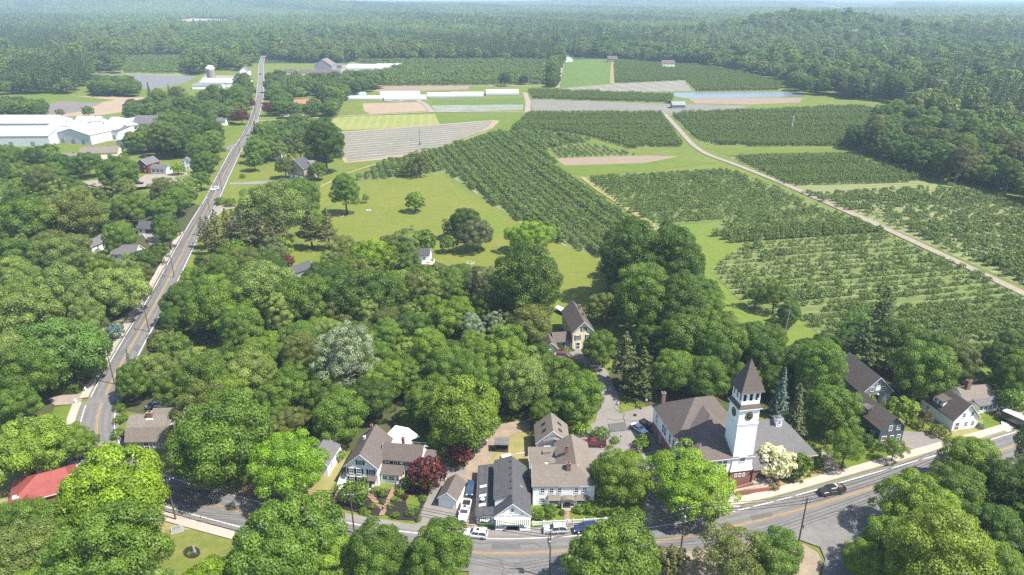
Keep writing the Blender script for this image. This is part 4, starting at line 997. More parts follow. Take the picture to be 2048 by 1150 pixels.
for i_ in (0, 3):
    q_ = CL_[i_].copy(); q_.materials.clear(); q_.materials.append(M['leaf_far2']); CL_.append(q_)
LIBCL = library('canopy_kit', CL_)
FOREST_C = [(527, 117), (600, 126), (650, 126), (790, 122), (893, 121), (1000, 122), (1100, 122), (1126, 112), (1126, 40), (527, 40)]
FOREST_L = [(-700, 235), (-100, 210), (0, 190), (139, 188), (182, 168), (188, 146), (240, 147), (243, 116), (372, 112), (375, 146), (400, 152), (440, 140), (487, 143), (517, 118), (522, 40), (-700, 40)]
FOREST_2 = [(600, 130), (690, 128), (700, 126), (600, 120)]
rf = random.Random(77); fp, fr, fs, fi = [], [], [], []
cell = {}
def far_ok(x, y, r):
    k = (int(x//16), int(y//16))
    for i in (-1, 0, 1):
        for j in (-1, 0, 1):
            for a, b_, q in cell.get((k[0]+i, k[1]+j), ()):
                if (x-a)**2+(y-b_)**2 < (.62*(q+r))**2: return False
    cell.setdefault(k, []).append((x, y, r)); return True
for a, b_, q in PLACED: cell.setdefault((int(a//16), int(b_//16)), []).append((a, b_, q))
YMAX = 1750
patch = lambda x, y: math.sin(x/170+1.3)*math.cos(y/230+.4)+.7*math.sin(x/61+y/87)
for FPX in (FOREST_R, FOREST_C, FOREST_L):
    P = poly(FPX); xs = [p[0] for p in P]; yy = [p[1] for p in P]
    n_ = int((min(max(xs), 1500)-max(min(xs), -1500))*(min(max(yy), YMAX)-min(yy))/42)
    for _ in range(n_):
        x = rf.uniform(max(min(xs), -1500), min(max(xs), 1500)); y = rf.uniform(min(yy), min(max(yy), YMAX))
        if abs(x) > y*.78+60 or not inside((x, y), P): continue
        if near_road(x, y, 9): continue
        con = patch(x, y)+rf.gauss(0, .25) > .62
        r = rf.uniform(4.5, 6) if con else rf.uniform(5, 8.5)
        if not far_ok(x, y, r): continue
        k = rf.choice([7, 8]) if con and rf.random() < .8 else rf.choice([9, 10, 11]) if math.sin(x/130+y/310)*math.cos(y/190-x/400) > .25 and rf.random() < .75 else rf.randrange(7)
        fp.append((x, y, float(hill(x, y))-.3)); fr.append(rf.uniform(0, 6.28)); fs.append((r/6*1.12 if k not in (7, 8) else r/4.4*.95*1.15)*(1.3 if rf.random() < .08 else 1)); fi.append(k)
LIBW = library('woodland_kit', [KIND[k_][2][i][0].copy() for k_, i in (('round', 0), ('round', 1), ('round', 2), ('tall', 0), ('airy', 0))])
for o in LIBW.objects: o.data.materials.clear(); o.data.materials.append(M['leaf_far'])
scatter('woodland', [(f[1], f[2], 0) for f in REST], [rf.uniform(0, 6.28) for f in REST], [f[3]/12 for f in REST], [{'tall': 3, 'airy': 4}.get(f[0], rf.randrange(3)) for f in REST], LIBW)
print('rest', len(REST)); scatter('forest', fp, fr, fs, fi, LIBFAR)
print('forest', len(fp))
cp, cr, cs, ck = [], [], [], []
y = YMAX-30
while y < 11500:
    st = 30+(y-1700)*.006; half = y*.78+60; x = -half+rf.uniform(0, st)
    while x < half:
        px_, py_ = x+rf.uniform(-.4, .4)*st, y+rf.uniform(-.4, .4)*st
        if not any(inside((px_, py_), Q) for Q in CLEAR):
            s_ = st/30*rf.uniform(.9, 1.3)
            cp.append((px_, py_, float(hill(px_, py_))-1-4*(s_-1))); cr.append(rf.uniform(0, 6.28)); cs.append(min(s_, 1.5)); ck.append(rf.choice([6, 7, 7, 3]) if math.sin(px_/420+py_/700)*math.cos(py_/520) > .35 else rf.choice([1, 4, 4, 5]) if patch(px_/1.7, py_/1.7) > .35 else rf.choice([0, 2, 3, 3, 5]))
        x += st
    y += st*.95
scatter('distant_forest', cp, cr, cs, ck, LIBCL)
print('clumps', len(cp))
# ------------------------------------------------------------------ orchards: rows of trees
apple = [crown('apple_tree', 400+i, R=1.75, Rz=1.35, zc=1.75, nl=12, lr=(.5, .9), nleaf=420, leaf=(.16, .34), mat='leaf_orch', lump=.5, low=-.4)[0] for i in range(5)]
young = [crown('young_tree', 420+i, R=.8, Rz=1.0, zc=1.35, nl=8, lr=(.3, .5), nleaf=160, leaf=(.13, .27), mat='leaf_orch', lump=.5, low=-.6)[0] for i in range(3)]
spin = [crown('trellis_tree', 440+i, R=.95, Rz=1.75, zc=1.75, nl=14, lr=(.35, .6), nleaf=260, leaf=(.16, .3), mat='leaf_trellis', lump=.35, low=-.8)[0] for i in range(4)]
ORCH = apple+young+spin; LIBO = library('orchard_kit', ORCH)
rows = []        # (x, y, scale, kit index, block label)
def orchard(px, ang, rowsp, treesp, kit, smin, smax, skip, jit, lab, seed, gap=None, ragged=0):
    P = poly(px); rnd = random.Random(seed); c_, s_ = math.cos(ang), math.sin(ang)
    U = [p[0]*c_+p[1]*s_ for p in P]; W = [-p[0]*s_+p[1]*c_ for p in P]
    v = math.ceil(min(W)/rowsp)*rowsp
    while v < max(W):
        u = min(U); rowskip = rnd.random(); rsc = rnd.uniform(.78, 1.14)
        while u < max(U):
            x = u*c_-v*s_; y = u*s_+v*c_
            k = skip*(1+ragged*math.sin(u/17+v/9))*(1.6 if rowskip < .15 else .8)
            if rnd.random() > k and inside((x, y), P):
                x += rnd.gauss(0, jit); y += rnd.gauss(0, jit*.6)
                if not any((x-a)**2+(y-b_)**2 < (q*.75)**2 for a, b_, q in PLACED if abs(x-a) < 12 and abs(y-b_) < 12):
                    rows.append((x, y, rnd.uniform(smin, smax)*rsc, rnd.choice(kit), lab))
            u += treesp
        v += rowsp
A_, Y_, S_ = [0, 1, 2, 3, 4], [5, 6, 7], [8, 9, 10, 11]
DEN = [(715, 362), (760, 332), (880, 301), (985, 269), (1060, 264), (1130, 272), (1182, 285), (1085, 298), (1123, 342), (1160, 372), (1235, 418), (1303, 468), (1290, 492), (1215, 515), (1130, 490), (1090, 468), (1030, 437), (962, 390), (890, 342), (830, 352)]
LR = 'leafy young apple tree in the crooked rows right of the mown strip'
orchard(DEN, math.radians(-75), 4.4, 2.7, A_, .85, 1.3, .04, .25, 'round apple tree in the dense block beside the mown meadow', 1)
orchard([(1020, 262), (1060, 227), (1320, 228), (1367, 293), (1255, 297), (1180, 275), (1120, 264)], .03, 4.5, 1.5, S_, .85, 1.3, .02, .15, 'trellis', 2)
orchard([(1345, 231), (1500, 224), (1720, 214), (1822, 238), (1760, 266), (1695, 295), (1440, 292), (1395, 282)], .0, 4.5, 1.5, S_, .85, 1.3, .03, .15, 'trellis', 3)
orchard([(1465, 316), (1690, 311), (1790, 343), (1833, 356), (1838, 364), (1700, 371), (1575, 371)], .1, 4.2, 1.5, S_, .75, 1.1, .04, .15, 'trellis', 4)
orchard([(1058, 182), (1140, 185), (1348, 192), (1343, 206), (1064, 198)], .05, 4.5, 1.6, S_, .9, 1.3, .02, .2, 'trellis', 5)
orchard([(1228, 122), (1390, 132), (1480, 144), (1564, 169), (1558, 181), (1392, 183), (1372, 161), (1230, 167)], .1, 5, 1.8, S_, .9, 1.25, .03, .3, 'trellis', 6)
orchard([(705, 124), (1098, 124), (1102, 170), (762, 172), (692, 150), (800, 140)], .06, 9, 4.2, A_, 1.6, 2.3, .06, .7, 'far apple', 7)
orchard([(250, 116), (368, 114), (362, 148), (248, 146)], .06, 8, 4.5, A_, 1.3, 1.9, .1, .7, 'far apple', 8)
orchard([(1095, 300), (1180, 289), (1245, 304), (1275, 311), (1120, 316)], math.radians(-80), 4, 1.6, Y_, .7, 1.1, .15, .2, 'young', 9)
orchard([(1172, 354), (1455, 342), (1560, 380), (1600, 400), (1500, 432), (1425, 444), (1305, 450), (1240, 414)], R12, 4.6, 1.9, A_+Y_, .6, .95, .06, .2, LR, 10, ragged=.3)
orchard([(1600, 400), (1757, 460), (1900, 527), (2040, 592), (1760, 606), (1600, 620), (1500, 618), (1425, 545), (1485, 490), (1440, 445), (1500, 432)], R12, 4.6, 1.5, Y_+[5, 6, 0], .6, 1.1, .16, .15, 'sparse young apple tree in the striped rows between the mown strip and the farm track', 11, ragged=.4)
orchard([(1420, 473), (1600, 452), (1745, 458), (1770, 470), (1600, 482), (1475, 492)], R12, 4.6, 1.5, S_, .8, 1.1, .05, .2, 'slim upright', 12)
orchard([(1595, 640), (1650, 622), (1850, 604), (2040, 594), (2200, 665), (2200, 840), (2048, 812), (1900, 762), (1760, 717), (1640, 664)], R12, 4.7, 2.1, A_, .55, .9, .08, .2, 'bushy apple tree in the near rows above the grey barn and white cape house', 13, ragged=.5)
orchard([(1600, 388), (1850, 376), (1900, 373), (2060, 413), (2200, 450), (2200, 640), (2048, 570), (1905, 505), (1770, 446)], R12, 5.2, 1.8, A_+Y_, .65, 1.1, .2, .22, 'apple tree in the mixed rows beyond the farm track', 14, ragged=.4)
orchard([(1960, 520), (2200, 500), (2200, 640), (2090, 590)], R12, 4.6, 1.4, S_, .9, 1.2, .03, .2, 'slim upright', 15)
orchard([(1145, 502), (1200, 495), (1230, 500), (1215, 520)], math.radians(-75), 4.2, 2.2, S_, .9, 1.1, .05, .1, 'slim', 16)
print('orchard', len(rows))
rows.sort(key=lambda r: r[0]**2+r[1]**2)
near = [r for r in rows if abs(r[0]) < r[1]*.75 and len(r[4]) > 15][:300]; ns = set(id(r) for r in near)
for x, y, s_, k, lab in near:
    o = bpy.data.objects.new('apple_tree', ORCH[k]); C.objects.link(o); o.location = (x, y, 0); o.rotation_euler = (0, 0, rf.uniform(0, 6.28)); o.scale = (s_, s_, s_*rf.uniform(.9, 1.2))
    tag(o, lab, 'apple tree', 'apple trees in the near orchard rows')
restA = [r for r in rows if id(r) not in ns and r[3] < 8]; restT = [r for r in rows if id(r) not in ns and r[3] >= 8]
for nm, rr in (('orchard_trees', restA), ('trellis_trees', restT)):
    scatter(nm, [(r[0], r[1], 0) for r in rr], [rf.uniform(0, 6.28) for r in rr], [r[2] for r in rr], [r[3] for r in rr], LIBO)
# ------------------------------------------------------------------ buildings
RAD = math.radians
def gable(root, x0, x1, y0, y1, h, rise, axis, wall, roof, z0=0, oh=.35, t=.2, wn='wall', rn='roof', low=None, fascia='trim'):
    """walls with gable ends and two roof planes; the ridge runs along axis; low = lower-storey material and height"""
    b = MB(); H_ = z0+h
    if low: b.box(x0+.03, x1-.03, y0+.03, y1-.03, z0, z0+low[1], low[0]); zb = z0+low[1]
    else: zb = z0
    if axis == 'y':
        c = (x0+x1)/2; pts = [(x0, y0, zb), (x1, y0, zb), (x1, y0, H_), (c, y0, H_+rise), (x0, y0, H_)]; b.prism(pts, (0, y1-y0, 0), wall)
    else:
        c = (y0+y1)/2; pts = [(x0, y0, zb), (x0, y0, H_), (x0, c, H_+rise), (x0, y1, H_), (x0, y1, zb)]; b.prism(pts, (x1-x0, 0, 0), wall)
    b.build(wn, root)
    r = MB(); e = .06
    if axis == 'y':
        k = rise/((x1-x0)/2)
        for sx, xe in ((-1, x0-oh), (1, x1+oh)):
            ze = H_-k*oh
            r.slab([(c, y0-oh, H_+rise+t+e), (xe, y0-oh, ze+t+e), (xe, y1+oh, ze+t+e), (c, y1+oh, H_+rise+t+e)][::sx], t, roof)
    else:
        k = rise/((y1-y0)/2)
        for sy, ye in ((1, y0-oh), (-1, y1+oh)):
            ze = H_-k*oh
            r.slab([(x0-oh, c, H_+rise+t+e), (x0-oh, ye, ze+t+e), (x1+oh, ye, ze+t+e), (x1+oh, c, H_+rise+t+e)][::sy], t, roof)
    o = r.build(rn, root)
    if fascia:
        f = MB()
        if axis == 'y':
            for yy, dy in ((y0-oh-.05, .05), (y1+oh, .05)):
                for xe in (x0-oh, x1+oh):
                    ze = H_-k*oh
                    f.prism([(c, yy, H_+rise+.02), (xe, yy, ze+.02), (xe, yy, ze+.2), (c, yy, H_+rise+.2)], (0, dy, 0), fascia)
        else:
            for xx, dx in ((x0-oh-.05, .05), (x1+oh, .05)):
                for ye in (y0-oh, y1+oh):
                    ze = H_-k*oh
                    f.prism([(xx, c, H_+rise+.02), (xx, ye, ze+.02), (xx, ye, ze+.2), (xx, c, H_+rise+.2)], (dx, 0, 0), fascia)
        f.build('barge_board', root)
    return o
def hip(root, x0, x1, y0, y1, h, rise, r0, r1, wall, roof, z0=0, oh=.5, wn='wall', rn='roof', low=None, walls=True):
    """box walls under a hipped roof whose ridge runs between the points r0 and r1 (local x, y)"""
    H_ = z0+h
    if walls:
        b = MB()
        if low: b.box(x0, x1, y0, y1, z0, z0+low[1], low[0]); b.box(x0-.06, x1+.06, y0-.06, y1+.06, z0+low[1], H_, wall)
        else: b.box(x0, x1, y0, y1, z0, H_, wall)
        b.build(wn, root)
    A, B_, C_, D = (x0-oh, y0-oh, H_), (x1+oh, y0-oh, H_), (x1+oh, y1+oh, H_), (x0-oh, y1+oh, H_)
    R0, R1 = (*r0, H_+rise), (*r1, H_+rise); r = MB(); up = lambda P: (P[0], P[1], P[2]+.18)
    if abs(r0[0]-r1[0]) >= abs(r0[1]-r1[1]): fs = [(A, B_, R1, R0), (B_, C_, R1), (C_, D, R0, R1), (D, A, R0)]
    else: fs = [(A, B_, R0), (B_, C_, R1, R0), (C_, D, R1), (D, A, R0, R1)]
    for f in fs: r.face([up(p) for p in f], roof)
    r.face([D, C_, B_, A], 'trim')
    for p, q in ((A, B_), (B_, C_), (C_, D), (D, A)): r.face([p, q, up(q), up(p)], 'trim')
    return r.build(rn, root)
def win(root, face, at_, u, z, w=.85, h=1.4, sh=False, frame='trim', name='window', pane='glass'):
    """a framed window on a wall; face f/b/l/r, at_ the wall plane, u along it, z the sill"""
    def put(b, u0, u1, z0, z1, d0, d1, m):
        if face == 'f': b.box(u0, u1, at_-d1, at_-d0, z0, z1, m)
        elif face == 'b': b.box(u0, u1, at_+d0, at_+d1, z0, z1, m)
        elif face == 'l': b.box(at_-d1, at_-d0, u0, u1, z0, z1, m)
        else: b.box(at_+d0, at_+d1, u0, u1, z0, z1, m)
    b = MB(); f = .1
    put(b, u-w/2-f, u+w/2+f, z-f*1.3, z, -.02, .08, frame); put(b, u-w/2-f, u+w/2+f, z+h, z+h+f, -.02, .07, frame)
    put(b, u-w/2-f, u-w/2, z, z+h, -.02, .06, frame); put(b, u+w/2, u+w/2+f, z, z+h, -.02, .06, frame)
    put(b, u-w/2, u+w/2, z+h*.48, z+h*.53, -.02, .055, frame)
    if w > .7: put(b, u-.02, u+.02, z, z+h, -.02, .05, frame)
    o = b.build(name, root); p = MB(); put(p, u-w/2, u+w/2, z, z+h, .01, .03, pane); p.build('pane', o)
    if sh:
        for s_ in (-1, 1):
            b = MB(); c = u+s_*(w/2+f+.21); put(b, c-.2, c+.2, z-.05, z+h+.05, 0, .05, 'shutter'); b.build('shutter', root)
    return o
def door(root, face, at_, u, z, w=1., h=2.1, m='shutter', frame='trim', name='door'):
    o = win(root, face, at_, u, z, w, h, False, frame, name, m); return o
def chimney(root, x, y, z0, z1, w=.7, d=.7, m='chim', cap='chim'):
    b = MB(); b.box(x-w/2, x+w/2, y-d/2, y+d/2, z0, z1, m); b.box(x-w/2-.07, x+w/2+.07, y-d/2-.07, y+d/2+.07, z1, z1+.16, cap); b.box(x-w/4, x+w/4, y-d/4, y+d/4, z1+.16, z1+.3, 'black'); return b.build('chimney', root)
def part(root, name, f):
    b = MB(); f(b); return b.build(name, root)
def rail(root, pts, h=.95, m='trim', step=.16, name='railing'):
    """handrail with balusters along local points (x, y, z)"""
    b = MB()
    for p, q in zip(pts, pts[1:]):
        p, q = Vector(p), Vector(q); ln = (q-p).length; up = Vector((0, 0, h)); k = max(1, int(ln/step))
        b.tube(p+up, q+up, .045, .045, m, 4); b.tube(p+up*.12, q+up*.12, .03, .03, m, 4)
        for i in range(k+1):
            c = p.lerp(q, i/k); b.tube(c, c+up, .022 if 0 < i < k else .05, .022 if 0 < i < k else .05, m, 4)
    return b.build(name, root)
def steps(root, x0, x1, y0, y1, z1, n, m='concrete', name='steps'):
    b = MB()
    for i in range(n):
        f0 = i/n; b.box(x0, x1, y0+(y1-y0)*f0, y1, z1*f0, z1*(i+1)/n, m)
    return b.build(name, root)
# ---- town hall: brick ground floor, white upper floor, brown hips, clock tower, grey-roofed wing
tx, ty = at(1354.6, 882, 7.5)
TH = thing('town_hall', 'brick and white town hall with brown hip roofs and a tall square clock tower', 'town hall', (tx, ty), RAD(10))
hip(TH, 0, 15, 0, 14, 7.5, 5.6, (6.6, 7.3), (10.8, 7.3), 'white', 'roofbrown', low=('brick', 3.7))
hip(TH, .9, 13.6, -7.3, 3, 7.3, 4.6, (7.8, 1.7), (7.8, 7.5), 'white', 'roofbrown', low=('brick', 3.7), wn='front_wall', rn='front_roof')
hip(TH, 14, 29.4, -5.6, 8, 4.3, 5.2, (18.6, 1.4), (24, 1.2), 'brick', 'roofgray', wn='wing_wall', rn='wing_roof')
part(TH, 'porch_roof', lambda b: (b.slab([(13.9, -8.1, 4.35), (20.2, -8.1, 4.35), (20.2, -5, 5.9), (13.9, -5, 5.9)], .2, 'roofgray'), b.box(13.9, 20.2, -8.1, -8.0, 4.05, 4.2, 'trim')))
def arch(b):
    # brick porch front with a round arch
    x0, x1, y0, y1, z1 = 14, 20, -7.8, -7.4, 4.1; cx, r, zs = 15.9, 1.15, 1.9
    b.box(x0, cx-r, y0, y1, 0, z1, 'brick'); b.box(cx+r, x1, y0, y1, 0, z1, 'brick')
    k = 14; top = [(cx+r*math.cos(math.pi*i/k), zs+r*math.sin(math.pi*i/k)) for i in range(k+1)]
    for (xa, za), (xb, zb) in zip(top, top[1:]): b.prism([(xa, y0, za), (xa, y0, z1), (xb, y0, z1), (xb, y0, zb)], (0, y1-y0, 0), 'brick')
    b.box(19.6, 20, -7.4, -5.6, 0, z1, 'brick')
part(TH, 'porch_arch', arch)
part(TH, 'porch_floor', lambda b: b.box(14, 20, -8.6, -5.7, 0, 1.1, 'concrete'))
door(TH, 'f', -5.62, 16, 1.12, 1.8, 2.4, 'shutter')
def ramp(b):
    b.box(9.2, 18.9, -10.6, -10.35, 0, 1.25, 'brick'); b.box(18.65, 18.9, -10.35, -8.6, 0, 1.5, 'brick')
    b.prism([(9.2, -10.35, 0), (18.65, -10.35, 0), (18.65, -10.35, 1.1), (9.2, -10.35, .15)], (0, 1.6, 0), 'concrete')
    b.prism([(9.5, -8.75, 0), (14, -8.75, 0), (14, -8.75, 1.5), (9.5, -8.75, .5)], (0, .3, 0), 'brick')
part(TH, 'ramp', ramp)
rail(TH, [(9.4, -10.45, .3), (18.6, -10.45, 1.3)], .9, 'brick', 1.2)
# tower
b = MB(); b.box(8.7, 14.0, -7.9, -2.7, 0, 4.0, 'brick'); b.build('tower_base', TH)
def shaft(b):
    x0, x1, y0, y1 = 8.8, 13.9, -7.8, -2.8
    def ring(g, z): return [(x0-g, y0-g, z), (x1+g, y0-g, z), (x1+g, y1+g, z), (x0-g, y1+g, z)]
    prof = [(.3, 4.0), (.28, 4.25), (.1, 4.8), (0, 5.4), (-.1, 19.4)]
    vs = [p for g_, z in prof for p in ring(g_, z)]
    b.mesh(vs, [(j*4+i, j*4+(i+1) % 4, j*4+4+(i+1) % 4, j*4+4+i) for j in range(len(prof)-1) for i in range(4)]+[(3, 2, 1, 0), (len(vs)-4, len(vs)-3, len(vs)-2, len(vs)-1)], 'white')
part(TH, 'tower_shaft', shaft)
part(TH, 'tower_belt', lambda b: (b.box(8.72, 13.98, -7.88, -2.72, 15.4, 15.62, 'trim'), b.box(8.78, 13.92, -7.82, -2.78, 15.1, 15.25, 'trim')))
def skirt(b):
    g0, g1 = .42, .0; x0, x1, y0, y1 = 8.9, 13.8, -7.7, -2.9
    q0 = [(x0-g0, y0-g0, 19.1), (x1+g0, y0-g0, 19.1), (x1+g0, y1+g0, 19.1), (x0-g0, y1+g0, 19.1)]; q1 = [(x0+.1, y0+.1, 19.95), (x1-.1, y0+.1, 19.95), (x1-.1, y1-.1, 19.95), (x0+.1, y1-.1, 19.95)]
    q2 = [(p[0], p[1], 18.9) for p in q0]
    b.mesh(q0+q1, [(i, (i+1) % 4, 4+(i+1) % 4, 4+i) for i in range(4)]+[(4, 5, 6, 7)], 'roofbrown'); b.mesh(q2+q0, [(i, (i+1) % 4, 4+(i+1) % 4, 4+i) for i in range(4)]+[(3, 2, 1, 0)], 'trim')
part(TH, 'tower_cornice', skirt)
def belfry(b):
    x0, x1, y0, y1 = 9.1, 13.6, -7.5, -3.1; z0, z1 = 19.9, 22.9; n = 3; s_ = .34
    for side in range(4):
        L_ = (x1-x0) if side % 2 == 0 else (y1-y0); wv = L_/n
        def bx(u0, u1, za, zb):
            if side == 0: b.box(x0+u0, x0+u1, y0, y0+.25, za, zb, 'trim')
            elif side == 2: b.box(x0+u0, x0+u1, y1-.25, y1, za, zb, 'trim')
            elif side == 1: b.box(x1-.25, x1, y0+u0, y0+u1, za, zb, 'trim')
            else: b.box(x0, x0+.25, y0+u0, y0+u1, za, zb, 'trim')
        o_ = 0 if side % 2 == 0 else .26
        bx(o_, L_-o_, z0, z0+.8); bx(o_, L_-o_, z1-.55, z1)
        for i in range(n+1): c = i*wv; bx(max(o_, c-s_), min(L_-o_, c+s_), z0+.8, z1-.55)
    b.box(x0+.3, x1-.3, y0+.3, y1-.3, z0, z0+.3, 'black'); b.box(x0+.4, x1-.4, y0+.4, y1-.4, z0+.3, z1-.6, 'black')
part(TH, 'belfry', belfry)
def spire(b):
    cx, cy_ = 11.35, -5.3; prof = [(2.95, 22.85), (2.65, 23.35), (2.2, 24.4), (.06, 29.3)]
    vs = [(cx+sx*r, cy_+sy*r*.97, z) for r, z in prof for sx, sy in ((-1, -1), (1, -1), (1, 1), (-1, 1))]
    b.mesh(vs, [(j*4+i, j*4+(i+1) % 4, j*4+4+(i+1) % 4, j*4+4+i) for j in range(3) for i in range(4)]+[(3, 2, 1, 0), (12, 13, 14, 15)], 'roofbrown')
    b.tube((cx, cy_, 29.2), (cx, cy_, 30.8), .04, .02, 'black', 6); b.lathe([(0.01, 29.35), (.13, 29.5), (.01, 29.65)], 'black', 8, (cx, cy_))
part(TH, 'spire', spire)
def clock(face):
    b = MB(); k = 28; R = .98; zc = 17.25
    def P(u, z, d): return (11.35+u, -7.72-d, z) if face == 'f' else (8.88-d, -5.3-u, z)
    ring = [(R*math.cos(6.2832*i/k), zc+R*math.sin(6.2832*i/k)) for i in range(k)]
    b.prism([P(u, z, .0) for u, z in ring], np.subtract(P(0, 0, .08), P(0, 0, 0)), 'black'); o = b.build('clock', TH)
    m_ = MB(); v = np.subtract(P(0, 0, .02), P(0, 0, 0))
    for i in range(12):
        a = 6.2832*i/12; c, s_ = math.sin(a), math.cos(a); r0, r1, w_ = .66, .86, .05
        m_.prism([P(c*r0+s_*w_, zc+s_*r0-c*w_, .08), P(c*r1+s_*w_, zc+s_*r1-c*w_, .08), P(c*r1-s_*w_, zc+s_*r1+c*w_, .08), P(c*r0-s_*w_, zc+s_*r0+c*w_, .08)], v, 'gold')
    m_.build('numerals', o)
    for nm, a, ln, w_ in (('hour_hand', .62, .5, .07), ('minute_hand', .55, .76, .045)):
        m_ = MB(); c, s_ = math.sin(a), math.cos(a); m_.prism([P(s_*w_-c*.1, zc-c*w_-s_*.1, .1), P(c*ln, zc+s_*ln, .1), P(-s_*w_-c*.1, zc+c*w_-s_*.1, .1)], v, 'gold'); m_.build(nm, o)
clock('f'); clock('l')
win(TH, 'f', -7.85, 11.3, 6.3, 1.25, 1.1); part(TH, 'window_hood', lambda b: b.prism([(10.3, -7.9, 7.55), (12.3, -7.9, 7.55), (11.3, -7.9, 7.85)], (0, -.25, 0), 'trim'))
for u in (10.1, 11.1, 12.1): win(TH, 'f', -7.9, u, 2.6, .5, .6)
for u in (5.2, 6.4, 7.6): win(TH, 'f', -7.36, u, 5.0, .8, 1.8)
for u in (1.9, 3.1): win(TH, 'f', -7.36, u, 5.0, .8, 1.8)
for u in (11.6, 7.6, 6.4, 3.6, 1.6): win(TH, 'l', -.06, u, 4.6, .9, 2.1)
for u in (9, 3): win(TH, 'l', 0, u, 1.2, 1, 1.6)
win(TH, 'l', .84, -4, 5, .9, 1.8)
chimney(TH, 1.6, 12.8, 7, 11.6, .8, .8)
def cup(b): b.box(22.6, 23.9, -.3, .9, 8.6, 10.6, 'trim'); b.box(22.4, 24.1, -.5, 1.1, 10.6, 10.75, 'trim'); b.mesh([(22.4, -.5, 10.76), (24.1, -.5, 10.76), (24.1, 1.1, 10.76), (22.4, 1.1, 10.76), (23.25, .3, 11.3)], [(0, 1, 4), (1, 2, 4), (2, 3, 4), (3, 0, 4)], 'roofgray')
part(TH, 'cupola', cup); win(TH, 'f', -.32, 23.25, 9.3, .5, .8)
for o in list(TH.children_recursive):      # the tower stands a little slimmer than first surveyed
    vs = o.data.vertices; xs_ = [v.co.x for v in vs]; y_ = [v.co.y for v in vs]
    if o.name.split('.')[0] in ('tower_base', 'tower_shaft', 'tower_belt', 'tower_cornice', 'belfry', 'spire', 'clock', 'numerals', 'hour_hand', 'minute_hand', 'window_hood') or (o.name[:4] in ('wind', 'pane') and max(y_) < -7.7 and min(xs_) > 9):
        for v in vs: v.co.x = 11.25+(v.co.x-11.25)*.89; v.co.y = -5.5+(v.co.y+5.5)*.89
# ---- white house with shutters
wx, wy = at(691, 930, 4.8)
WH = thing('shuttered_house', 'large white house with black shutters, brown roof and flower garden in front', 'house', (wx, wy), RAD(-7.3)); WH.scale = (1.02, 1, .88)
gable(WH, 0, 6.7, 0, 10.5, 5.4, 3.5, 'y', 'white', 'roofbrown')
gable(WH, 6.72, 14.9, 3.4, 8.8, 5.2, 2.4, 'x', 'white', 'roofbrown', wn='ell_wall', rn='ell_roof')
part(WH, 'porch_roof', lambda b: b.slab([(6.75, .9, 2.75), (11.6, .9, 2.75), (11.6, 3.36, 4.0), (6.75, 3.36, 4.0)], .15, 'roofbrown'))
part(WH, 'porch', lambda b: (b.box(6.9, 10.2, 1.2, 3.35, 0, 2.6, 'white'), b.box(10.25, 11.5, 1.3, 3.35, 0, .9, 'concrete'), b.box(11.35, 11.47, 1.3, 1.42, .9, 2.6, 'trim')))
for u in (7.8, 9.2): win(WH, 'f', 1.2, u, 1.1, 1.05, 1.05)
door(WH, 'f', 3.36, 10.85, .95, .9, 1.9)
steps(WH, 10.3, 11.4, -.6, 1.28, .9, 5); rail(WH, [(11.5, 1.3, .9), (11.5, -.6, .05)])
part(WH, 'entry_hood', lambda b: (b.slab([(4.7, -1.3, 2.55), (6.6, -1.3, 2.55), (6.6, -.02, 3.1), (4.7, -.02, 3.1)], .14, 'roofbrown'), b.box(4.85, 4.97, -1.2, -1.08, 0, 2.45, 'trim'), b.box(6.33, 6.45, -1.2, -1.08, 0, 2.45, 'trim')))
door(WH, 'f', 0, 5.6, .35, 1.0, 2.0); steps(WH, 4.9, 6.4, -1.9, -.02, .3, 2)
for u in (1.15, 2.75): win(WH, 'f', 0, u, .9, .85, 1.35, True); win(WH, 'f', 0, u, 3.3, .85, 1.35, True)
win(WH, 'f', 0, 5.3, 3.3, .85, 1.35, True); win(WH, 'f', 0, 3.2, 5.9, .8, 1.2, True)
for u in (7.8, 9.6, 12.2, 13.8): win(WH, 'f', 3.4, u, 3.65, .75, 1.2, True)
for u in (12.4, 13.9): win(WH, 'f', 3.4, u, .9, .75, 1.4, True)
for u in (2.5, 5, 7.5): win(WH, 'l', 0, u, 3.3); win(WH, 'l', 0, u, .9)
part(WH, 'side_porch', lambda b: (b.slab([(-1.7, .6, 2.6), (-.02, .6, 3.1), (-.02, 3.6, 3.1), (-1.7, 3.6, 2.6)], .12, 'roofbrown'), b.box(-1.65, -.02, .8, 3.4, 0, 1.0, 'trim'), b.box(-1.65, -1.55, .8, .9, 1, 2.5, 'trim')))
steps(WH, -1.5, -.3, -2.0, .8, 1.0, 6, 'trim'); rail(WH, [(-1.55, .8, 1), (-1.55, -2, .1)]); rail(WH, [(-.25, .8, 1), (-.25, -2, .1)])
chimney(WH, 2.9, 9.4, 8, 9.9, .5, .5); chimney(WH, 2.1, 6.6, 7.4, 8.6, .35, .35, 'trim', 'trim'); chimney(WH, 10.3, 7.4, 6, 8.3, .6, .6)
part(WH, 'rear_ell', lambda b: b.box(6.8, 10.4, 8.9, 13.8, 0, 4.2, 'white'))
part(WH, 'deck_canopy', lambda b: (b.slab([(5.0, 10.5, 5.6), (8.0, 9.0, 4.75), (12.3, 13.4, 4.4), (9.2, 15.6, 5.0), (6.2, 15.6, 5.5)], .12, 'canvas'), b.box(10.6, 10.7, 10, 13.5, 0, 4.3, 'trim')))
part(WH, 'deck', lambda b: b.box(10.5, 14.0, 9.2, 12.4, 2.2, 2.4, 'wood')); rail(WH, [(10.8, 12.4, 2.4), (14, 12.4, 2.4), (14, 9.3, 2.4)])
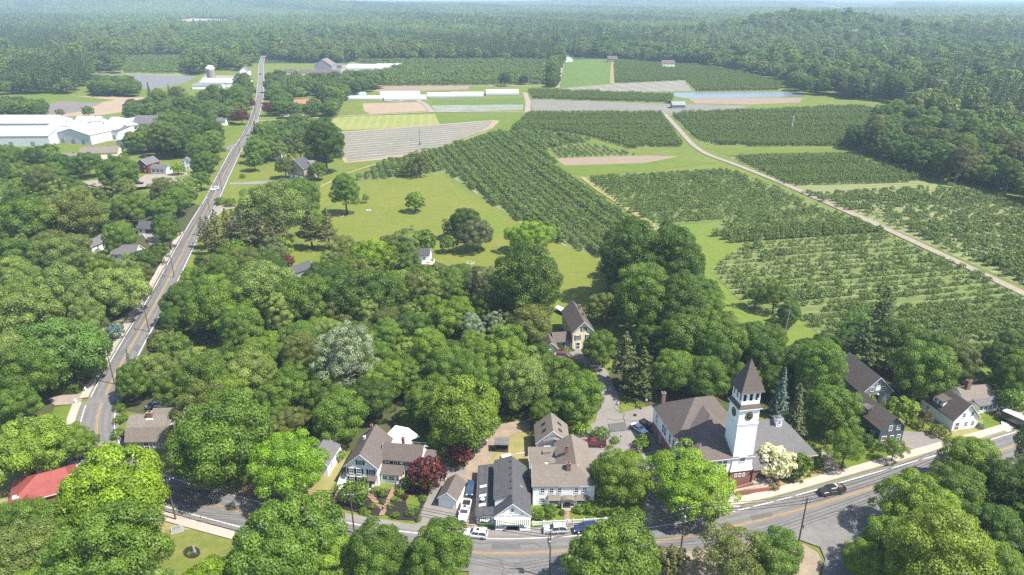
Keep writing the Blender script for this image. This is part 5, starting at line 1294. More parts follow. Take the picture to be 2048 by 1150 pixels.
part(WH, 'end_porch', lambda b: (b.box(15.2, 17.2, 4.2, 8.2, 0, 2.3, 'white'), b.box(15.1, 17.5, 4, 8.4, 4.7, 4.85, 'roofbrown'), b.box(17.2, 17.32, 4.1, 4.22, 2.3, 4.7, 'trim'), b.box(15.2, 15.32, 4.1, 4.22, 2.3, 4.7, 'trim'), b.box(17.2, 17.32, 8.1, 8.22, 2.3, 4.7, 'trim')))
rail(WH, [(17.2, 4.3, 2.2), (20, 3.4, .5), (21, 2.2, .1)])
# ---- small garage in the drive
gx, gy = at(876, 995, 2.5); GA = thing('garage', 'small brown-roofed garage with a grey-white door on the paved drive', 'garage', (gx, gy), RAD(-14))
gable(GA, 0, 3.8, .2, 5.9, 2.4, 1.5, 'y', 'white', 'roofbrown', oh=.25); door(GA, 'f', .2, 1.9, .02, 2.5, 2.0, 'trim', name='garage_door'); win(GA, 'r', 3.8, 3, 1.1, .7, .8)
# ---- dark-roofed store with striped awning
ST = thing('store', 'white store with charcoal roof, gable sign and green-striped awning on the street', 'shop', (-3.35, 108.0), RAD(.6)); ST.scale = (1.02, 1, .82)
gable(ST, 0, 6.8, 0, 14.6, 3.5, 3.6, 'y', 'white', 'roofblack', oh=.25)
def shed(b):
    b.prism([(0.02, 2.6, 3.6), (0.02, 2.6, 5.75), (3.3, 2.6, 7.05)], (0, 12.2, 0), 'white')
part(ST, 'dormer_wall', shed); part(ST, 'dormer_roof', lambda b: b.slab([(3.42, 2.4, 7.42), (-.3, 2.4, 5.9), (-.3, 15, 5.9), (3.42, 15, 7.42)], .16, 'roofblack'))
part(ST, 'side_wall', lambda b: b.box(-3.5, -.03, .9, 16.2, 0, 2.75, 'white')); part(ST, 'side_roof', lambda b: b.slab([(-.02, .5, 3.55), (-3.75, .5, 2.95), (-3.75, 16.5, 2.95), (-.02, 16.5, 3.55)], .2, 'roofblack'))
def sky_l(y): return part(ST, 'skylight', lambda b: b.prism([(-3.1, y, 3.06), (-1.75, y+.15, 3.28), (-1.75, y+.8, 3.28), (-3.1, y+.65, 3.06)], (0, 0, .1), 'solar'))
for y in (3.2, 6.0, 8.9): sky_l(y)
part(ST, 'dish', lambda b: (b.lathe([(.02, 3.9), (.28, 3.95), (.4, 4.08)], 'trim', 14, (-2.4, 4.5)), b.tube((-2.4, 4.5, 3.1), (-2.4, 4.5, 3.95), .04, .04, 'steel', 6)))
for y in (4.2, 6.4, 8.6, 10.6, 12.8): part(ST, 'roof_vent', lambda b, y=y: b.box(2.95, 3.2, y, y+.25, 7.0, 7.55, 'black'))
part(ST, 'roof_hatch', lambda b: b.prism([(4.9, 6.6, 5.72), (5.5, 6.6, 5.08), (5.5, 7.1, 5.08), (4.9, 7.1, 5.72)], (0, 0, .12), 'steel'))
part(ST, 'vent_stack', lambda b: b.box(-.5, -.25, 14.4, 14.65, 3, 5.3, 'trim'))
win(ST, 'f', 0, 3.35, 4.7, .55, 1.0)
def porch(b): b.box(.1, 2.1, -1.0, -.02, 0, .6, 'trim'); b.box(4.7, 6.7, -1.0, -.02, 0, .6, 'trim'); [b.box(x-.07, x+.07, -.75, -.61, .6, 2.4, 'trim') for x in (.25, 2.1, 4.7, 6.6)]
part(ST, 'porch', porch); part(ST, 'porch_step', lambda b: (b.box(2.2, 4.6, -.9, -.02, 0, .45, 'shutter'), b.box(2.2, 4.6, -1.4, -.9, 0, .25, 'shutter')))
rail(ST, [(.3, -.95, .6), (2.0, -.95, .6)], .75); rail(ST, [(4.8, -.95, .6), (6.5, -.95, .6)], .75)
part(ST, 'porch_roof', lambda b: b.slab([(.0, -.5, 3.1), (6.8, -.5, 3.1), (6.8, -.02, 3.3), (0, -.02, 3.3)], .1, 'trim'))
door(ST, 'f', 0, 3.4, .5, 1.1, 2.0)
for u in (1.2, 5.6): win(ST, 'f', 0, u, 1.0, 1.7, 1.3)
def awn(b, x0, x1, y, z, d=1.0, drop=.75):
    n_ = int((x1-x0)/.19)
    for i in range(n_):
        xa = x0+(x1-x0)*i/n_; xb = x0+(x1-x0)*(i+1)/n_; b.slab([(xa, y-d, z-drop), (xb, y-d, z-drop), (xb, y, z), (xa, y, z)], .05, 'awn' if i % 2 else 'stripegreen')
part(ST, 'awning', lambda b: awn(b, .1, 6.7, -.5, 3.12, .7, 1.0)); part(ST, 'awning', lambda b: awn(b, -3.0, -.8, .88, 2.2, .5, .7))
win(ST, 'f', .9, -1.9, .7, 1.9, 1.2)
def signb(b): b.box(1.05, 5.75, -.12, -.03, 3.52, 4.0, 'trim')
so_ = part(ST, 'sign_board', signb)
# lettering too small to be read in the photograph: a short red word, small dark middle words, a long navy word
def lett(b):
    rnd = random.Random(8)
    def word(x, n_, w_, h_, m_, z=3.6):
        for i in range(n_):
            xx = x+i*w_*1.3; b.box(xx, xx+w_*.3, -.14, -.12, z, z+h_, m_); b.box(xx+w_*.3, xx+w_*.9, -.14, -.12, z+h_*(.75 if i % 2 else .38), z+h_*(1.0 if i % 2 else .62), m_)
    word(1.2, 4, .13, .3, 'flagred'); word(2.15, 7, .1, .17, 'shutter'); word(3.3, 11, .15, .3, 'flagblue')
part(so_, 'lettering', lett)
part(ST, 'sign_placard', lambda b: b.box(1.55, 2.1, -1.08, -1.01, .2, .65, 'p_red')); part(ST, 'notice_board', lambda b: b.box(4.75, 5.35, -1.08, -1.01, .25, .75, 'trim'))
# ---- the white inn
CO = thing('inn', 'rambling white inn with tan roofs, brick chimneys and bay windows behind the picket fence', 'house', (4.25, 114.5), RAD(.9)); CO.scale = (1.01, 1, .85)
gable(CO, 0, 9.0, 0, 6.8, 5.6, 3.1, 'x', 'white', 'rooftan', oh=.2, wn='main_wall', rn='roof')
hip(CO, 5.3, 12.3, .02, 14.5, 5.6, 3.25, (8.8, 3.4), (8.8, 14), 'white', 'rooftan', wn='ell_wall', rn='ell_roof', oh=.22)
for u in (1.9, 3.7, 5.3, 8.7, 10.3): win(CO, 'f', 0, u, 3.75, .75, 1.25)
win(CO, 'f', 0, 1.85, 1.0, .75, 1.2)
for u in (4.2, 9.7):
    part(CO, 'bay', lambda b, u=u: b.prism([(u-1.5, -.02, .5), (u-1.05, -.8, .5), (u+1.05, -.8, .5), (u+1.5, -.02, .5)], (0, 0, 1.8), 'trim'))
    part(CO, 'bay_roof', lambda b, u=u: b.mesh([(u-1.7, -.02, 2.3), (u-1.25, -1, 2.3), (u+1.25, -1, 2.3), (u+1.7, -.02, 2.3), (u-1.2, -.02, 3.1), (u+1.2, -.02, 3.1)], [(0, 1, 4), (1, 2, 5, 4), (2, 3, 5), (3, 2, 1, 0)], 'rooftan'))
    win(CO, 'f', -.8, u, .95, 1.8, 1.15)
def hood(b):
    k = 10; pr_ = [(7.0+1.45*math.cos(math.pi*i/k), 2.35+.75*math.sin(math.pi*i/k)) for i in range(k+1)]
    b.prism([(x, -1.5, z) for x, z in pr_], (0, 1.48, 0), 'rooftan'); [b.box(x-.09, x+.09, -1.4, -1.22, .3, 2.34, 'trim') for x in (5.75, 8.25)]
part(CO, 'porch', hood); part(CO, 'porch_step', lambda b: (b.box(5.7, 8.3, -1.4, -.02, 0, .3, 'concrete'), b.box(6.2, 7.8, -1.8, -1.4, 0, .15, 'concrete'))); door(CO, 'f', 0, 7, .32, 1.05, 2.0)
chimney(CO, 7.2, 2.6, 7, 9.9, .85, .75); chimney(CO, 7.3, 8.6, 7, 9.8, .65, .65)
part(CO, 'skylight', lambda b: b.box(2.6, 3.2, 4.35, 4.7, 8.0, 8.3, 'solar'))
gable(CO, -.2, 5.28, 6.85, 10.4, 3.6, 1.9, 'x', 'white', 'rooftan', oh=.2, wn='rear_wall', rn='rear_roof')
gable(CO, -.3, 5.6, 10.45, 14.6, 3.9, 2.2, 'x', 'white', 'rooftan', oh=.2, wn='link_wall', rn='link_roof')
gable(CO, 1.5, 8.5, 15.8, 22.6, 4.9, 3.6, 'y', 'white', 'rooftan', oh=.35, wn='barn_wall', rn='barn_roof')
part(CO, 'link_block', lambda b: (b.box(3.0, 7.6, 14.6, 15.8, 0, 4.7, 'white'), b.slab([(2.8, 14.4, 6.2), (5.2, 14.4, 7), (5.2, 15.85, 7), (2.8, 15.85, 6.2)], .2, 'rooftan'), b.slab([(5.2, 14.4, 7), (8.6, 14.4, 5.4), (8.6, 15.85, 5.4), (5.2, 15.85, 7)], .2, 'rooftan')))
for (x, y, z) in ((2.6, 11.3, 4.5), (3.6, 7.6, 4.2)):
    part(CO, 'dormer', lambda b, x=x, y=y, z=z: (b.box(x, x+1.7, y, y+1.6, z, z+1.3, 'white'), b.slab([(x-.1, y-.15, z+1.32), (x+1.9, y-.15, z+1.45), (x+1.9, y+1.7, z+1.65), (x-.1, y+1.7, z+1.5)], .1, 'rooftan'))); win(CO, 'l', x, y+.8, z+.3, .7, .8)
for (x, s_) in ((3.2, 1), (6.8, -1)):
    for y in (17.4, 20): part(CO, 'skylight', lambda b, x=x, y=y, s_=s_: b.prism([(x-.4, y, 4.9+3.6*(1-abs(x-.4-5)/3.5)+.3), (x+.4, y, 4.9+3.6*(1-abs(x+.4-5)/3.5)+.3), (x+.4, y+.9, 4.9+3.6*(1-abs(x+.4-5)/3.5)+.3), (x-.4, y+.9, 4.9+3.6*(1-abs(x-.4-5)/3.5)+.3)], (0, 0, .08), 'shutter'))
part(CO, 'patio', lambda b: b.box(8.6, 10.4, 15.2, 17.6, 0, 1.2, 'brickpath'))
# ---- gambrel house at the bend
ax_, ay_ = at(251, 881, 2.8); GH = thing('gambrel_house', 'old mauve house with a tan gambrel roof and broad central chimney at the bend', 'house', (ax_, ay_), RAD(2.5))
PRF = [(0, 2.7), (1.5, 5.0), (4.4, 6.5), (7.3, 5.0), (8.8, 2.7)]
part(GH, 'wall', lambda b: b.prism([(0, 0, 0)]+[(0, y, z) for y, z in PRF]+[(0, 8.8, 0)], (8.6, 0, 0), 'mauve'))
def gam(b):
    for (ya, za), (yb, zb) in zip(PRF, PRF[1:]):
        ea = .3 if ya == 0 else 0; eb = .3 if yb == 8.8 else 0; sl_ = (zb-za)/(yb-ya)
        b.slab([(-.25, ya-ea, za-sl_*ea+.25), (8.85, ya-ea, za-sl_*ea+.25), (8.85, yb+eb, zb+sl_*eb+.25), (-.25, yb+eb, zb+sl_*eb+.25)], .2, 'rooftan')
part(GH, 'roof', gam)
chimney(GH, 4.6, 3.9, 5.6, 7.6, 1.2, 1.0); part(GH, 'chimney_flashing', lambda b: b.box(3.85, 5.35, 3.1, 4.6, 5.9, 6.3, 'trim'))
for u, z in ((1.4, .8), (3.0, .8), (5, .8), (6.6, .8), (2.6, 3), (4.2, 3), (5.8, 3), (4.4, 5)): win(GH, 'r', 8.6, u, z, .6, .95)
for u in (1.2, 2.6, 6.2, 7.5): win(GH, 'f', 0, u, .9, .65, 1.1)
door(GH, 'f', 0, 4.4, .1, 1, 2)
gable(GH, 2.2, 9.2, 8.82, 12.6, 2.5, 1.8, 'x', 'mauve', 'rooftan', oh=.2, wn='rear_wall', rn='rear_roof')
# ---- red-roofed house
rx, ry = at(22, 1010, 2.8); RH = thing('red_roof_house', 'house with a bright red metal roof under the trees in the lower left', 'house', (rx, ry), RAD(28))
hip(RH, 0, 10.5, 0, 8.5, 2.8, 2.6, (4.6, 4.2), (9.6, 4.4), 'brick', 'roofred'); gable(RH, 1, 5.4, -4.2, 0, 2.4, 1.6, 'y', 'brick', 'roofred', wn='wing_wall', rn='wing_roof', oh=.3)
part(RH, 'skylight', lambda b: b.box(.3, 1.5, .6, 1.6, 3.45, 3.75, 'solar'))
for u in (2, 5, 8): win(RH, 'r', 10.5, u*.8, 1, .9, 1.2)
# ---- cream house behind the lane
ox, oy = at(1146, 664, 6); CH = thing('cream_house', 'tall cream house with brown roof and green-black shutters at the end of the lane', 'house', (ox, oy), RAD(8))
gable(CH, 0, 6.2, 0, 15, 5.8, 3.2, 'y', 'cream', 'roofbrown', oh=.4)
for u in (1.4, 4.6): win(CH, 'f', 0, u, 3.4, .85, 1.4, True)
win(CH, 'f', 0, 3.1, 6.2, .8, 1.2, True); door(CH, 'f', 0, 1.6, .4, 1.0, 2.1, 'glass'); win(CH, 'f', 0, 4.7, .8, .85, 1.4, True)
chimney(CH, 4.2, 10.5, 7, 9.6, .6, .6); chimney(CH, 4.4, 6.5, 6.8, 9.0, .6, .6)
gable(CH, -5, -.02, 1, 6.4, 2.6, 1.6, 'x', 'cream', 'roofbrown', wn='wing_wall', rn='wing_roof'); gable(CH, -8.6, -5.02, -2.5, 6.4, 2.5, 1.7, 'y', 'cream', 'roofbrown', wn='garage_wall', rn='garage_roof')
for u in (-3.4, -1.5): win(CH, 'f', 1, u, .9, .8, 1.2, True)
door(CH, 'f', -2.5, -6.8, .02, 2.3, 2.0, 'trim', name='garage_door')
# ---- grey barn
bx_, by_ = at(1724, 786, 4.0); BN = thing('barn', 'weathered grey barn with a wide dark doorway and three gable windows', 'barn', (bx_, by_), RAD(8))
gable(BN, 0, 8.2, 0, 13, 4.0, 4.1, 'y', 'grayw', 'roofbrown', oh=.35, fascia='trim')
part(BN, 'doorway', lambda b: b.box(1.6, 4.6, -.06, .02, 0, 3.1, 'black')); part(BN, 'door', lambda b: b.box(4.7, 7.6, -.16, -.07, 0, 3.2, 'grayw'))
for u, z in ((2.6, 4.3), (5.6, 4.3), (4.1, 5.9)): win(BN, 'f', 0, u, z, .75, 1.1, pane='black')
part(BN, 'sign_board', lambda b: b.box(3.5, 4.8, -.06, -.01, 4.4, 5.5, 'trim')); part(BN, 'lamp', lambda b: b.lathe([(.02, 3.7), (.22, 3.6), (.25, 3.5)], 'trim', 10, (4.2, -.4)))
# ---- slate-grey house
dx_, dy_ = at(1762, 859, 4.5); DH = thing('slate_house', 'narrow slate-grey house with brown roof beside the paved drive', 'house', (dx_, dy_), RAD(12))
gable(DH, 0, 6.3, 0, 12, 4.4, 2.9, 'y', 'darkgray', 'roofbrown', oh=.3, fascia='darkgray')
door(DH, 'f', 0, 1.3, .3, 1.1, 2.1, 'wood')
for u in (3.4, 5.2): win(DH, 'f', 0, u, 1.0, .8, 1.3)
for u in (2.5, 4.6): win(DH, 'f', 0, u, 3.9, .75, 1.2)
for u in (2.2, 7): win(DH, 'l', 0, u, 1.2, .9, 1.3)
part(DH, 'dormer', lambda b: (b.box(.5, 2.6, 5.4, 7.6, 4.6, 6.3, 'darkgray'), b.slab([(.2, 5.2, 6.5), (1.5, 5.2, 7.0), (3, 6.5, 7.0), (3, 7.8, 6.5), (.2, 7.8, 6.5)], .15, 'roofbrown'))); win(DH, 'l', .5, 6.5, 5.0, .7, .9)
# ---- white cape and ranch with big chimney
kx, ky = at(1909, 839, 3.3); KP = thing('cape_house', 'white cape house with brown roof and side dormer facing the street', 'house', (kx, ky), RAD(12.5))
gable(KP, 0, 6.9, 0, 10, 3.2, 3.7, 'y', 'white', 'roofbrown', oh=.3)
door(KP, 'f', 0, 1.2, .25, 1.0, 2.0, 'wood')
for u in (3.7, 5.6): win(KP, 'f', 0, u, .9, .75, 1.2)
for u in (2.5, 4.8): win(KP, 'f', 0, u, 3.6, .7, 1.1)
win(KP, 'l', 0, 7.8, .9, .8, 1.2)
part(KP, 'dormer', lambda b: (b.box(.5, 2.8, 4.4, 7.6, 3.6, 5.5, 'white'), b.slab([(.1, 4.2, 5.5), (3.3, 4.2, 6.3), (3.3, 7.8, 6.3), (.1, 7.8, 5.5)], .16, 'roofbrown')))
for u in (5.3, 6.7): win(KP, 'l', .5, u, 4.2, .6, .8)
lx, ly = at(1962, 838, 0); RN = thing('ranch_house', 'low white ranch house with tan roof, big brick chimney and a windowed porch', 'house', (lx, ly+2.5), RAD(12.5))
gable(RN, -1.5, 7.2, 2.0, 8, 2.6, 1.8, 'x', 'white', 'rooftan', oh=.3)
part(RN, 'porch', lambda b: b.box(.6, 6.2, -.2, 1.98, 0, 2.2, 'white')); part(RN, 'porch_roof', lambda b: b.slab([(.2, -.6, 2.35), (6.6, -.6, 2.35), (6.6, 1.95, 2.95), (.2, 1.95, 2.95)], .15, 'roofgray'))
for u in (1.3, 2.6, 3.9, 5.2): win(RN, 'f', -.2, u, .8, .95, 1.1)
chimney(RN, .8, 4.6, 2.5, 6.6, 1.1, .9)
# ---- wooden shed by the store
sx_, sy_ = at(990, 905, 0); SH = thing('wood_shed', 'small open-fronted wooden shed with a dark roof behind the store', 'shed', (sx_, sy_), RAD(-3))
part(SH, 'wall', lambda b: (b.box(0, 3, 1.8, 1.9, 0, 2.1, 'wood'), b.box(0, .1, 0, 1.8, 0, 2.1, 'wood'), b.box(2.9, 3, 0, 1.8, 0, 2.1, 'wood'), b.box(.1, 2.9, .02, .1, 0, .9, 'wood')))
part(SH, 'roof', lambda b: b.slab([(-.2, -.3, 2.35), (3.2, -.3, 2.35), (3.2, 2.1, 2.75), (-.2, 2.1, 2.75)], .12, 'roofgray'))
for x in (.15, 1.45, 2.75): part(SH, 'post', lambda b, x=x: b.box(x, x+.1, .02, .1, .9, 2.15, 'wood'))
# ---- plainer houses further off: (name, label, category, x, y, z of the eave corner, rotation, width, depth, eave, rise, axis, wall, roof)
def simple(name, label, cat, px, py, pz, rot, W_, D, h, rise, axis, wall, roof, wf=(), wl=(), wr=(), zs=(1.0,), low=None, group=None, dz=None, fascia='trim'):
    x, y = at(px, py, pz); t = thing(name, label, cat, (x, y), RAD(rot), group); gable(t, 0, W_, 0, D, h, rise, axis, wall, roof, low=low, fascia=fascia)
    for z in zs:
        for u in wf: win(t, 'f', 0, u, z, .9, 1.3)
        for u in wl: win(t, 'l', 0, u, z, .9, 1.3)
        for u in wr: win(t, 'r', W_, u, z, .9, 1.3)
    return t
simple('house', 'white house almost hidden behind the single bright yellow-green tree', 'house', 606, 925, 3.2, -8, 5.4, 8, 3.2, 2.2, 'y', 'white', 'roofgray', (1.5, 3.5), (), (2, 5))
t = simple('white_garage', 'white-gabled garage with a brick front and pale grey roof on the left', 'garage', 156, 492, 2.8, -12, 6.4, 9, 2.8, 1.9, 'y', 'trim', 'roofgray', (), (), (3, 6)); part(t, 'front_panel', lambda b: b.box(.3, 4.2, -.05, -.01, 0, 2.6, 'brick')); part(t, 'garage_door', lambda b: b.box(4.5, 6.2, -.05, -.01, 0, 2.3, 'trim'))
t = simple('house', 'grey-roofed white house with its end gable to the long road', 'house', 222, 508, 3, -2, 9.6, 6.4, 3, 2.6, 'x', 'trim', 'roofgray', (2, 5, 8), (), (2, 4.4)); 
t = simple('carport', 'charcoal-roofed white garage set back from the long road', 'garage', 274, 457, 2.8, -4, 9, 7, 2.8, 2.2, 'x', 'trim', 'roofblack', (1.5,)); part(t, 'garage_door', lambda b: b.box(3.4, 8.4, -.05, -.01, 0, 2.3, 'glass')); rail(t, [(3.2, -1.5, 0), (8.8, -1.5, 0)], 1.0)
simple('grey_shed', 'small grey shed with a steep dark roof by the dark red bush-tree', 'shed', 571, 542, 2.4, -38, 4.4, 9, 2.4, 1.8, 'y', 'grayw', 'roofblack')
t = thing('pergola', 'white pergola posts beside the small grey shed', 'pergola', (*at(613, 556, 0), 0), RAD(-5)); part(t, 'post', lambda b: (b.box(0, .12, 0, .12, 0, 2.5, 'trim'))); part(t, 'post', lambda b: (b.box(2, 2.12, 0, .12, 0, 2.5, 'trim'))); part(t, 'beam', lambda b: [b.box(-.3, 2.4, y, y+.1, 2.5, 2.65, 'trim') for y in (0, .7, 1.4)])
t = simple('house', 'dark-roofed white shed-like house at the meadow edge', 'house', 815, 510, 3, -3, 8.4, 5.5, 3, 1.8, 'x', 'white', 'roofblack', (1.5, 4, 6.5)); part(t, 'deck', lambda b: b.box(6, 10.5, -3.5, -.05, .4, .6, 'trim')); rail(t, [(6, -3.5, .6), (10.5, -3.5, .6), (10.5, 0, .6)], 1); part(t, 'patio_umbrella', lambda b: (b.tube((9, -5.5, 0), (9, -5.5, 2.2), .04, .04, 'trim', 5), b.lathe([(1.3, 2.1), (.05, 2.6)], 'terracotta', 8, (9, -5.5))))
simple('house', 'yellow clapboard house with a grey roof behind the pine row', 'house', 462, 440, 5.4, -6, 11, 9, 5.4, 2.6, 'x', 'yellowwall', 'roofgray', (1.5, 4, 7, 9.5), zs=(.9, 3.6))
t = simple('red_barn_house', 'barn-red house with pale gable end and white ranch wing by the gravel car park', 'house', 272, 328, 5.2, -16, 7.6, 10, 5.2, 2.8, 'y', 'redwall', 'roofgray', (1.8, 5.6), zs=(.9, 3.4)); gable(t, 7.7, 19, 1.5, 7, 2.9, 1.8, 'x', 'white', 'roofgray', wn='wing_wall', rn='wing_roof'); [win(t, 'f', 1.5, u, 1, .9, 1.3, True) for u in (10, 13, 16)]; chimney(t, 4, 4, 6, 9)
simple('cape_house', 'white gabled house with a grey roof beyond the red barn house', 'house', 361, 325, 4.6, -4, 8, 9, 4.6, 3.2, 'y', 'white', 'roofgray', (2, 4, 6), zs=(.9, 4))
simple('house', 'white cape with a grey roof beside the far road', 'house', 417, 243, 3.4, 4, 13, 8, 3.4, 2.4, 'x', 'white', 'roofgray', (2, 5, 9))
t = simple('stone_barn', 'tall stone-coloured barn house with dark roof and three garage doors', 'house', 575, 335, 6, -30, 12.5, 17, 6.5, 4.8, 'y', 'stone', 'roofblack', (3, 8, 9.5), zs=(3.8,)); [win(t, 'f', 0, 6, 7, .9, 1.3), win(t, 'f', 0, 6, 9.2, .7, 1)]; [part(t, 'garage_door', lambda b, u=u: b.box(u, u+2.6, -.06, -.01, 0, 2.3, 'trim')) for u in (.8, 4.8, 8.9)]; part(t, 'dormer', lambda b: b.box(8.2, 11.5, 6, 11, 7.6, 9.4, 'grayw'))
simple('white_house', 'small white house glimpsed behind the stone barn', 'house', 540, 305, 4, -10, 7, 8, 4, 2.6, 'y', 'white', 'roofgray', (2, 5))
simple('house', 'low house with a red-tiled roof among trees by the far road', 'house', 566, 208, 3.2, 2, 34, 14, 3.2, 3, 'x', 'cream', 'terracotta', (4, 10, 16, 22, 28))
# white warehouses on the left
WHG = 'white metal warehouses'
def ware(label, px, py, pz, rot, W_, D, h, rise, axis, wl='metalwall', rf_='roofwhite', wn=()):
    t = simple('warehouse', label, 'warehouse', px, py, pz, rot, W_, D, h, rise, axis, wl, rf_, wn, group=WHG, fascia=None)
    for u in ([W_*.2, W_*.5, W_*.78] if not wn else []): part(t, 'dock_door', lambda b: b.box(u-1.3, u+1.3, -.08, -.01, .1, min(3.2, h-.6), 'steel'))
    for u in (W_*.3, W_*.7): part(t, 'roof_vent', lambda b: b.box(u, u+1, D*.5-.5, D*.5+.5, h+rise-.2, h+rise+.9, 'steel'))
    return t
ware('long white warehouse at the left edge, lowest of the group', -60, 273, 7, 2, 52, 34, 7, 4, 'x')
ware('tall white warehouse with a raised roof at the left edge', -60, 247, 9, 0, 60, 26, 9, 4, 'x')
ware('flat white warehouse link with a grey wall in the middle of the group', 74, 262, 6.5, -2, 26, 44, 6.5, 3, 'x')
ware('white warehouse with a slanting roof in the middle of the group', 108, 267, 6.5, -14, 30, 46, 6.5, 4, 'y')
ware('grey-roofed low warehouse right of the slanting roof', 192, 263, 5.5, -8, 17, 30, 5.5, 1.6, 'x', 'trim', 'roofgray')
ware('small white shed with a row of windows behind the warehouses', 148, 243, 4.5, -3, 20, 12, 4.5, 3, 'x', wn=(3, 6, 9))
ware('white-topped low building beside the grey-roofed farm shop', 216, 242, 5, -3, 22, 13, 5, 2, 'x')
ware('white canopy building in front of the farm shop', 232, 283, 5, -16, 22, 16, 5, 3.4, 'y')
ware('tan-roofed low building below the warehouses', 158, 308, 4, 12, 22, 12, 4, 3, 'x', 'cream', 'rooftan')
ware('brown-roofed low building half hidden by trees below the warehouses', 80, 322, 4, 10, 24, 12, 4, 3, 'x', 'cream', 'rooftan')
t = simple('farm_shop', 'long farm shop with a dark grey roof and front canopy by the warehouses', 'shop', 266, 247, 5.6, -2, 30, 13, 5.6, 5, 'x', 'trim', 'roofgray', (4, 10, 16, 22)); part(t, 'canopy', lambda b: b.slab([(-8, -6, 3.4), (29, -6, 3.4), (29, -.1, 4.6), (-8, -.1, 4.6)], .2, 'roofgray')); [part(t, 'post', lambda b, x=x: b.box(x, x+.2, -5.8, -5.6, 0, 3.2, 'trim')) for x in (-7, 2, 11, 20, 28)]
# dairy farm with silo
sx, sy = at(425, 166, 0); SI = thing('silo', 'tall concrete silo with a white dome on the far farm', 'silo', (sx, sy))
part(SI, 'tower', lambda b: b.lathe([(4.6, 0), (4.6, 16)], 'silo', 20)); part(SI, 'dome', lambda b: b.lathe([(4.75, 16), (4.4, 17.6), (3.2, 19.2), (1.5, 20), (.05, 20.2)], 'trim', 20)); part(SI, 'chute', lambda b: b.box(-5.4, -4.5, -.5, .5, 0, 18, 'trim'))
simple('barn', 'long white-roofed dairy barn behind the silo', 'barn', 402, 165, 5, -3, 52, 14, 5, 4, 'x', 'trim', 'roofwhite', fascia=None)
simple('barn', 'white gabled barn with grey roof at the end of the dairy barn', 'barn', 466, 160, 7, -14, 14, 16, 7, 7, 'y', 'trim', 'roofgray', (3, 7, 11), zs=(2, 5))
simple('barn', 'low pale-roofed feed shed in front of the silo', 'barn', 384, 172, 3.4, 6, 32, 10, 3.4, 2, 'x', 'trim', 'steel', fascia=None)
simple('farmhouse', 'white farmhouse partly hidden by trees near the far end of the road', 'house', 479, 142, 6, 3, 11, 10, 6, 5, 'y', 'trim', 'roofgray', (3, 7), zs=(1, 4))
# farm stand and greenhouses
simple('farm_stand', 'large tan-gabled farm stand at the edge of the forest', 'shop', 628, 131, 8, -2, 24, 24, 8, 8, 'y', 'grayw', 'rooftan', (6, 12, 18))
simple('farm_stand', 'low brown-roofed wing left of the tan-gabled farm stand', 'shop', 594, 146, 4, 0, 38, 14, 4, 3.4, 'x', 'cream', 'roofbrown', (4, 10, 16, 22, 28))
simple('farm_stand', 'dark open-fronted shed right of the tan-gabled farm stand', 'shop', 648, 147, 4, 0, 20, 12, 4, 4, 'x', 'grayw', 'roofbrown', (4, 10))
simple('farm_stand', 'small cottage with brown roof nearest the far road at the farm stand', 'house', 567, 145, 4, -4, 17, 11, 4, 4, 'x', 'trim', 'roofbrown', (3, 8))
simple('farm_stand', 'lean-to shed behind the tan-gabled farm stand', 'shop', 660, 131, 4.5, 0, 16, 10, 4.5, 2, 'x', 'grayw', 'rooftan')
simple('house', 'small dark-gabled house right beside the far road', 'house', 534, 158, 4, 20, 11, 11, 4, 4, 'y', 'grayw', 'roofgray', (4,))
def quonset(label, px, py, rot, W_, D, h, group='white film greenhouses'):
    x, y = at(px, py, 0); t = thing('greenhouse', label, 'greenhouse', (x, y), RAD(rot), group); b = MB(); k = 12
    pr_ = [(0, D*.5-D*.5*math.cos(math.pi*i/k), h*.35+h*.65*math.sin(math.pi*i/k)) for i in range(k+1)]
    b.prism([(0, 0, .3)]+pr_+[(0, D, .3)], (W_, 0, 0), 'poly'); b.build('cover', t)
    part(t, 'base_board', lambda b: b.box(-.05, W_+.05, -.06, D+.06, 0, .3, 'wood')); part(t, 'door', lambda b: b.box(-.08, -.02, D*.4, D*.6, .3, 2.4, 'steel'))
    b = MB()
    for i in range(1, int(W_/4)):
        for (ya, za), (yb, zb) in zip([p[1:] for p in pr_], [p[1:] for p in pr_[1:]]): b.tube((i*4, ya, za+.02), (i*4, yb, zb+.02), .11, .11, 'steel', 4)
    b.build('hoops', t)
quonset('white greenhouse, left of the three in a line', 855, 196, 2.5, 26, 11, 4.6)
quonset('white greenhouse, middle one of the three in a line', 900, 195.5, 2.5, 34, 12, 5)
quonset('white greenhouse, right one of the three in a line', 972, 191, 2.5, 34, 13, 5.4)
quonset('rear one of the paired white greenhouses', 760, 194, 2, 40, 12, 5); quonset('front one of the paired white greenhouses', 768, 202, 2, 41, 12, 5)
quonset('long low white greenhouse behind the big round tree', 686, 200, 0, 42, 10, 3.6); quonset('short white greenhouse left of the long low one', 687, 192, 0, 22, 9, 3.6)
quonset('big white greenhouse beside the farm stand', 694, 140, 1, 46, 22, 7)
for i in range(5): quonset('row of small peaked white greenhouses, number %s from the farm stand' % ('one two three four five'.split()[i]), 752+i*9.5, 137-(i > 3), 1, 8, 16, 6)
simple('house', 'pale house at the forest edge above the far right fields', 'house', 1326, 127, 7, 4, 17, 12, 7, 4, 'x', 'cream', 'roofbrown', (3, 8, 13), zs=(1, 4))
simple('house', 'white house at the top of the bright green field', 'house', 1128, 117, 5, 8, 14, 10, 5, 4, 'y', 'trim', 'roofgray', (3, 8))
simple('house', 'brown house half hidden at the top of the field lane', 'house', 1216, 118, 5, 0, 14, 10, 5, 4, 'x', 'mauve', 'roofbrown', (3, 8))
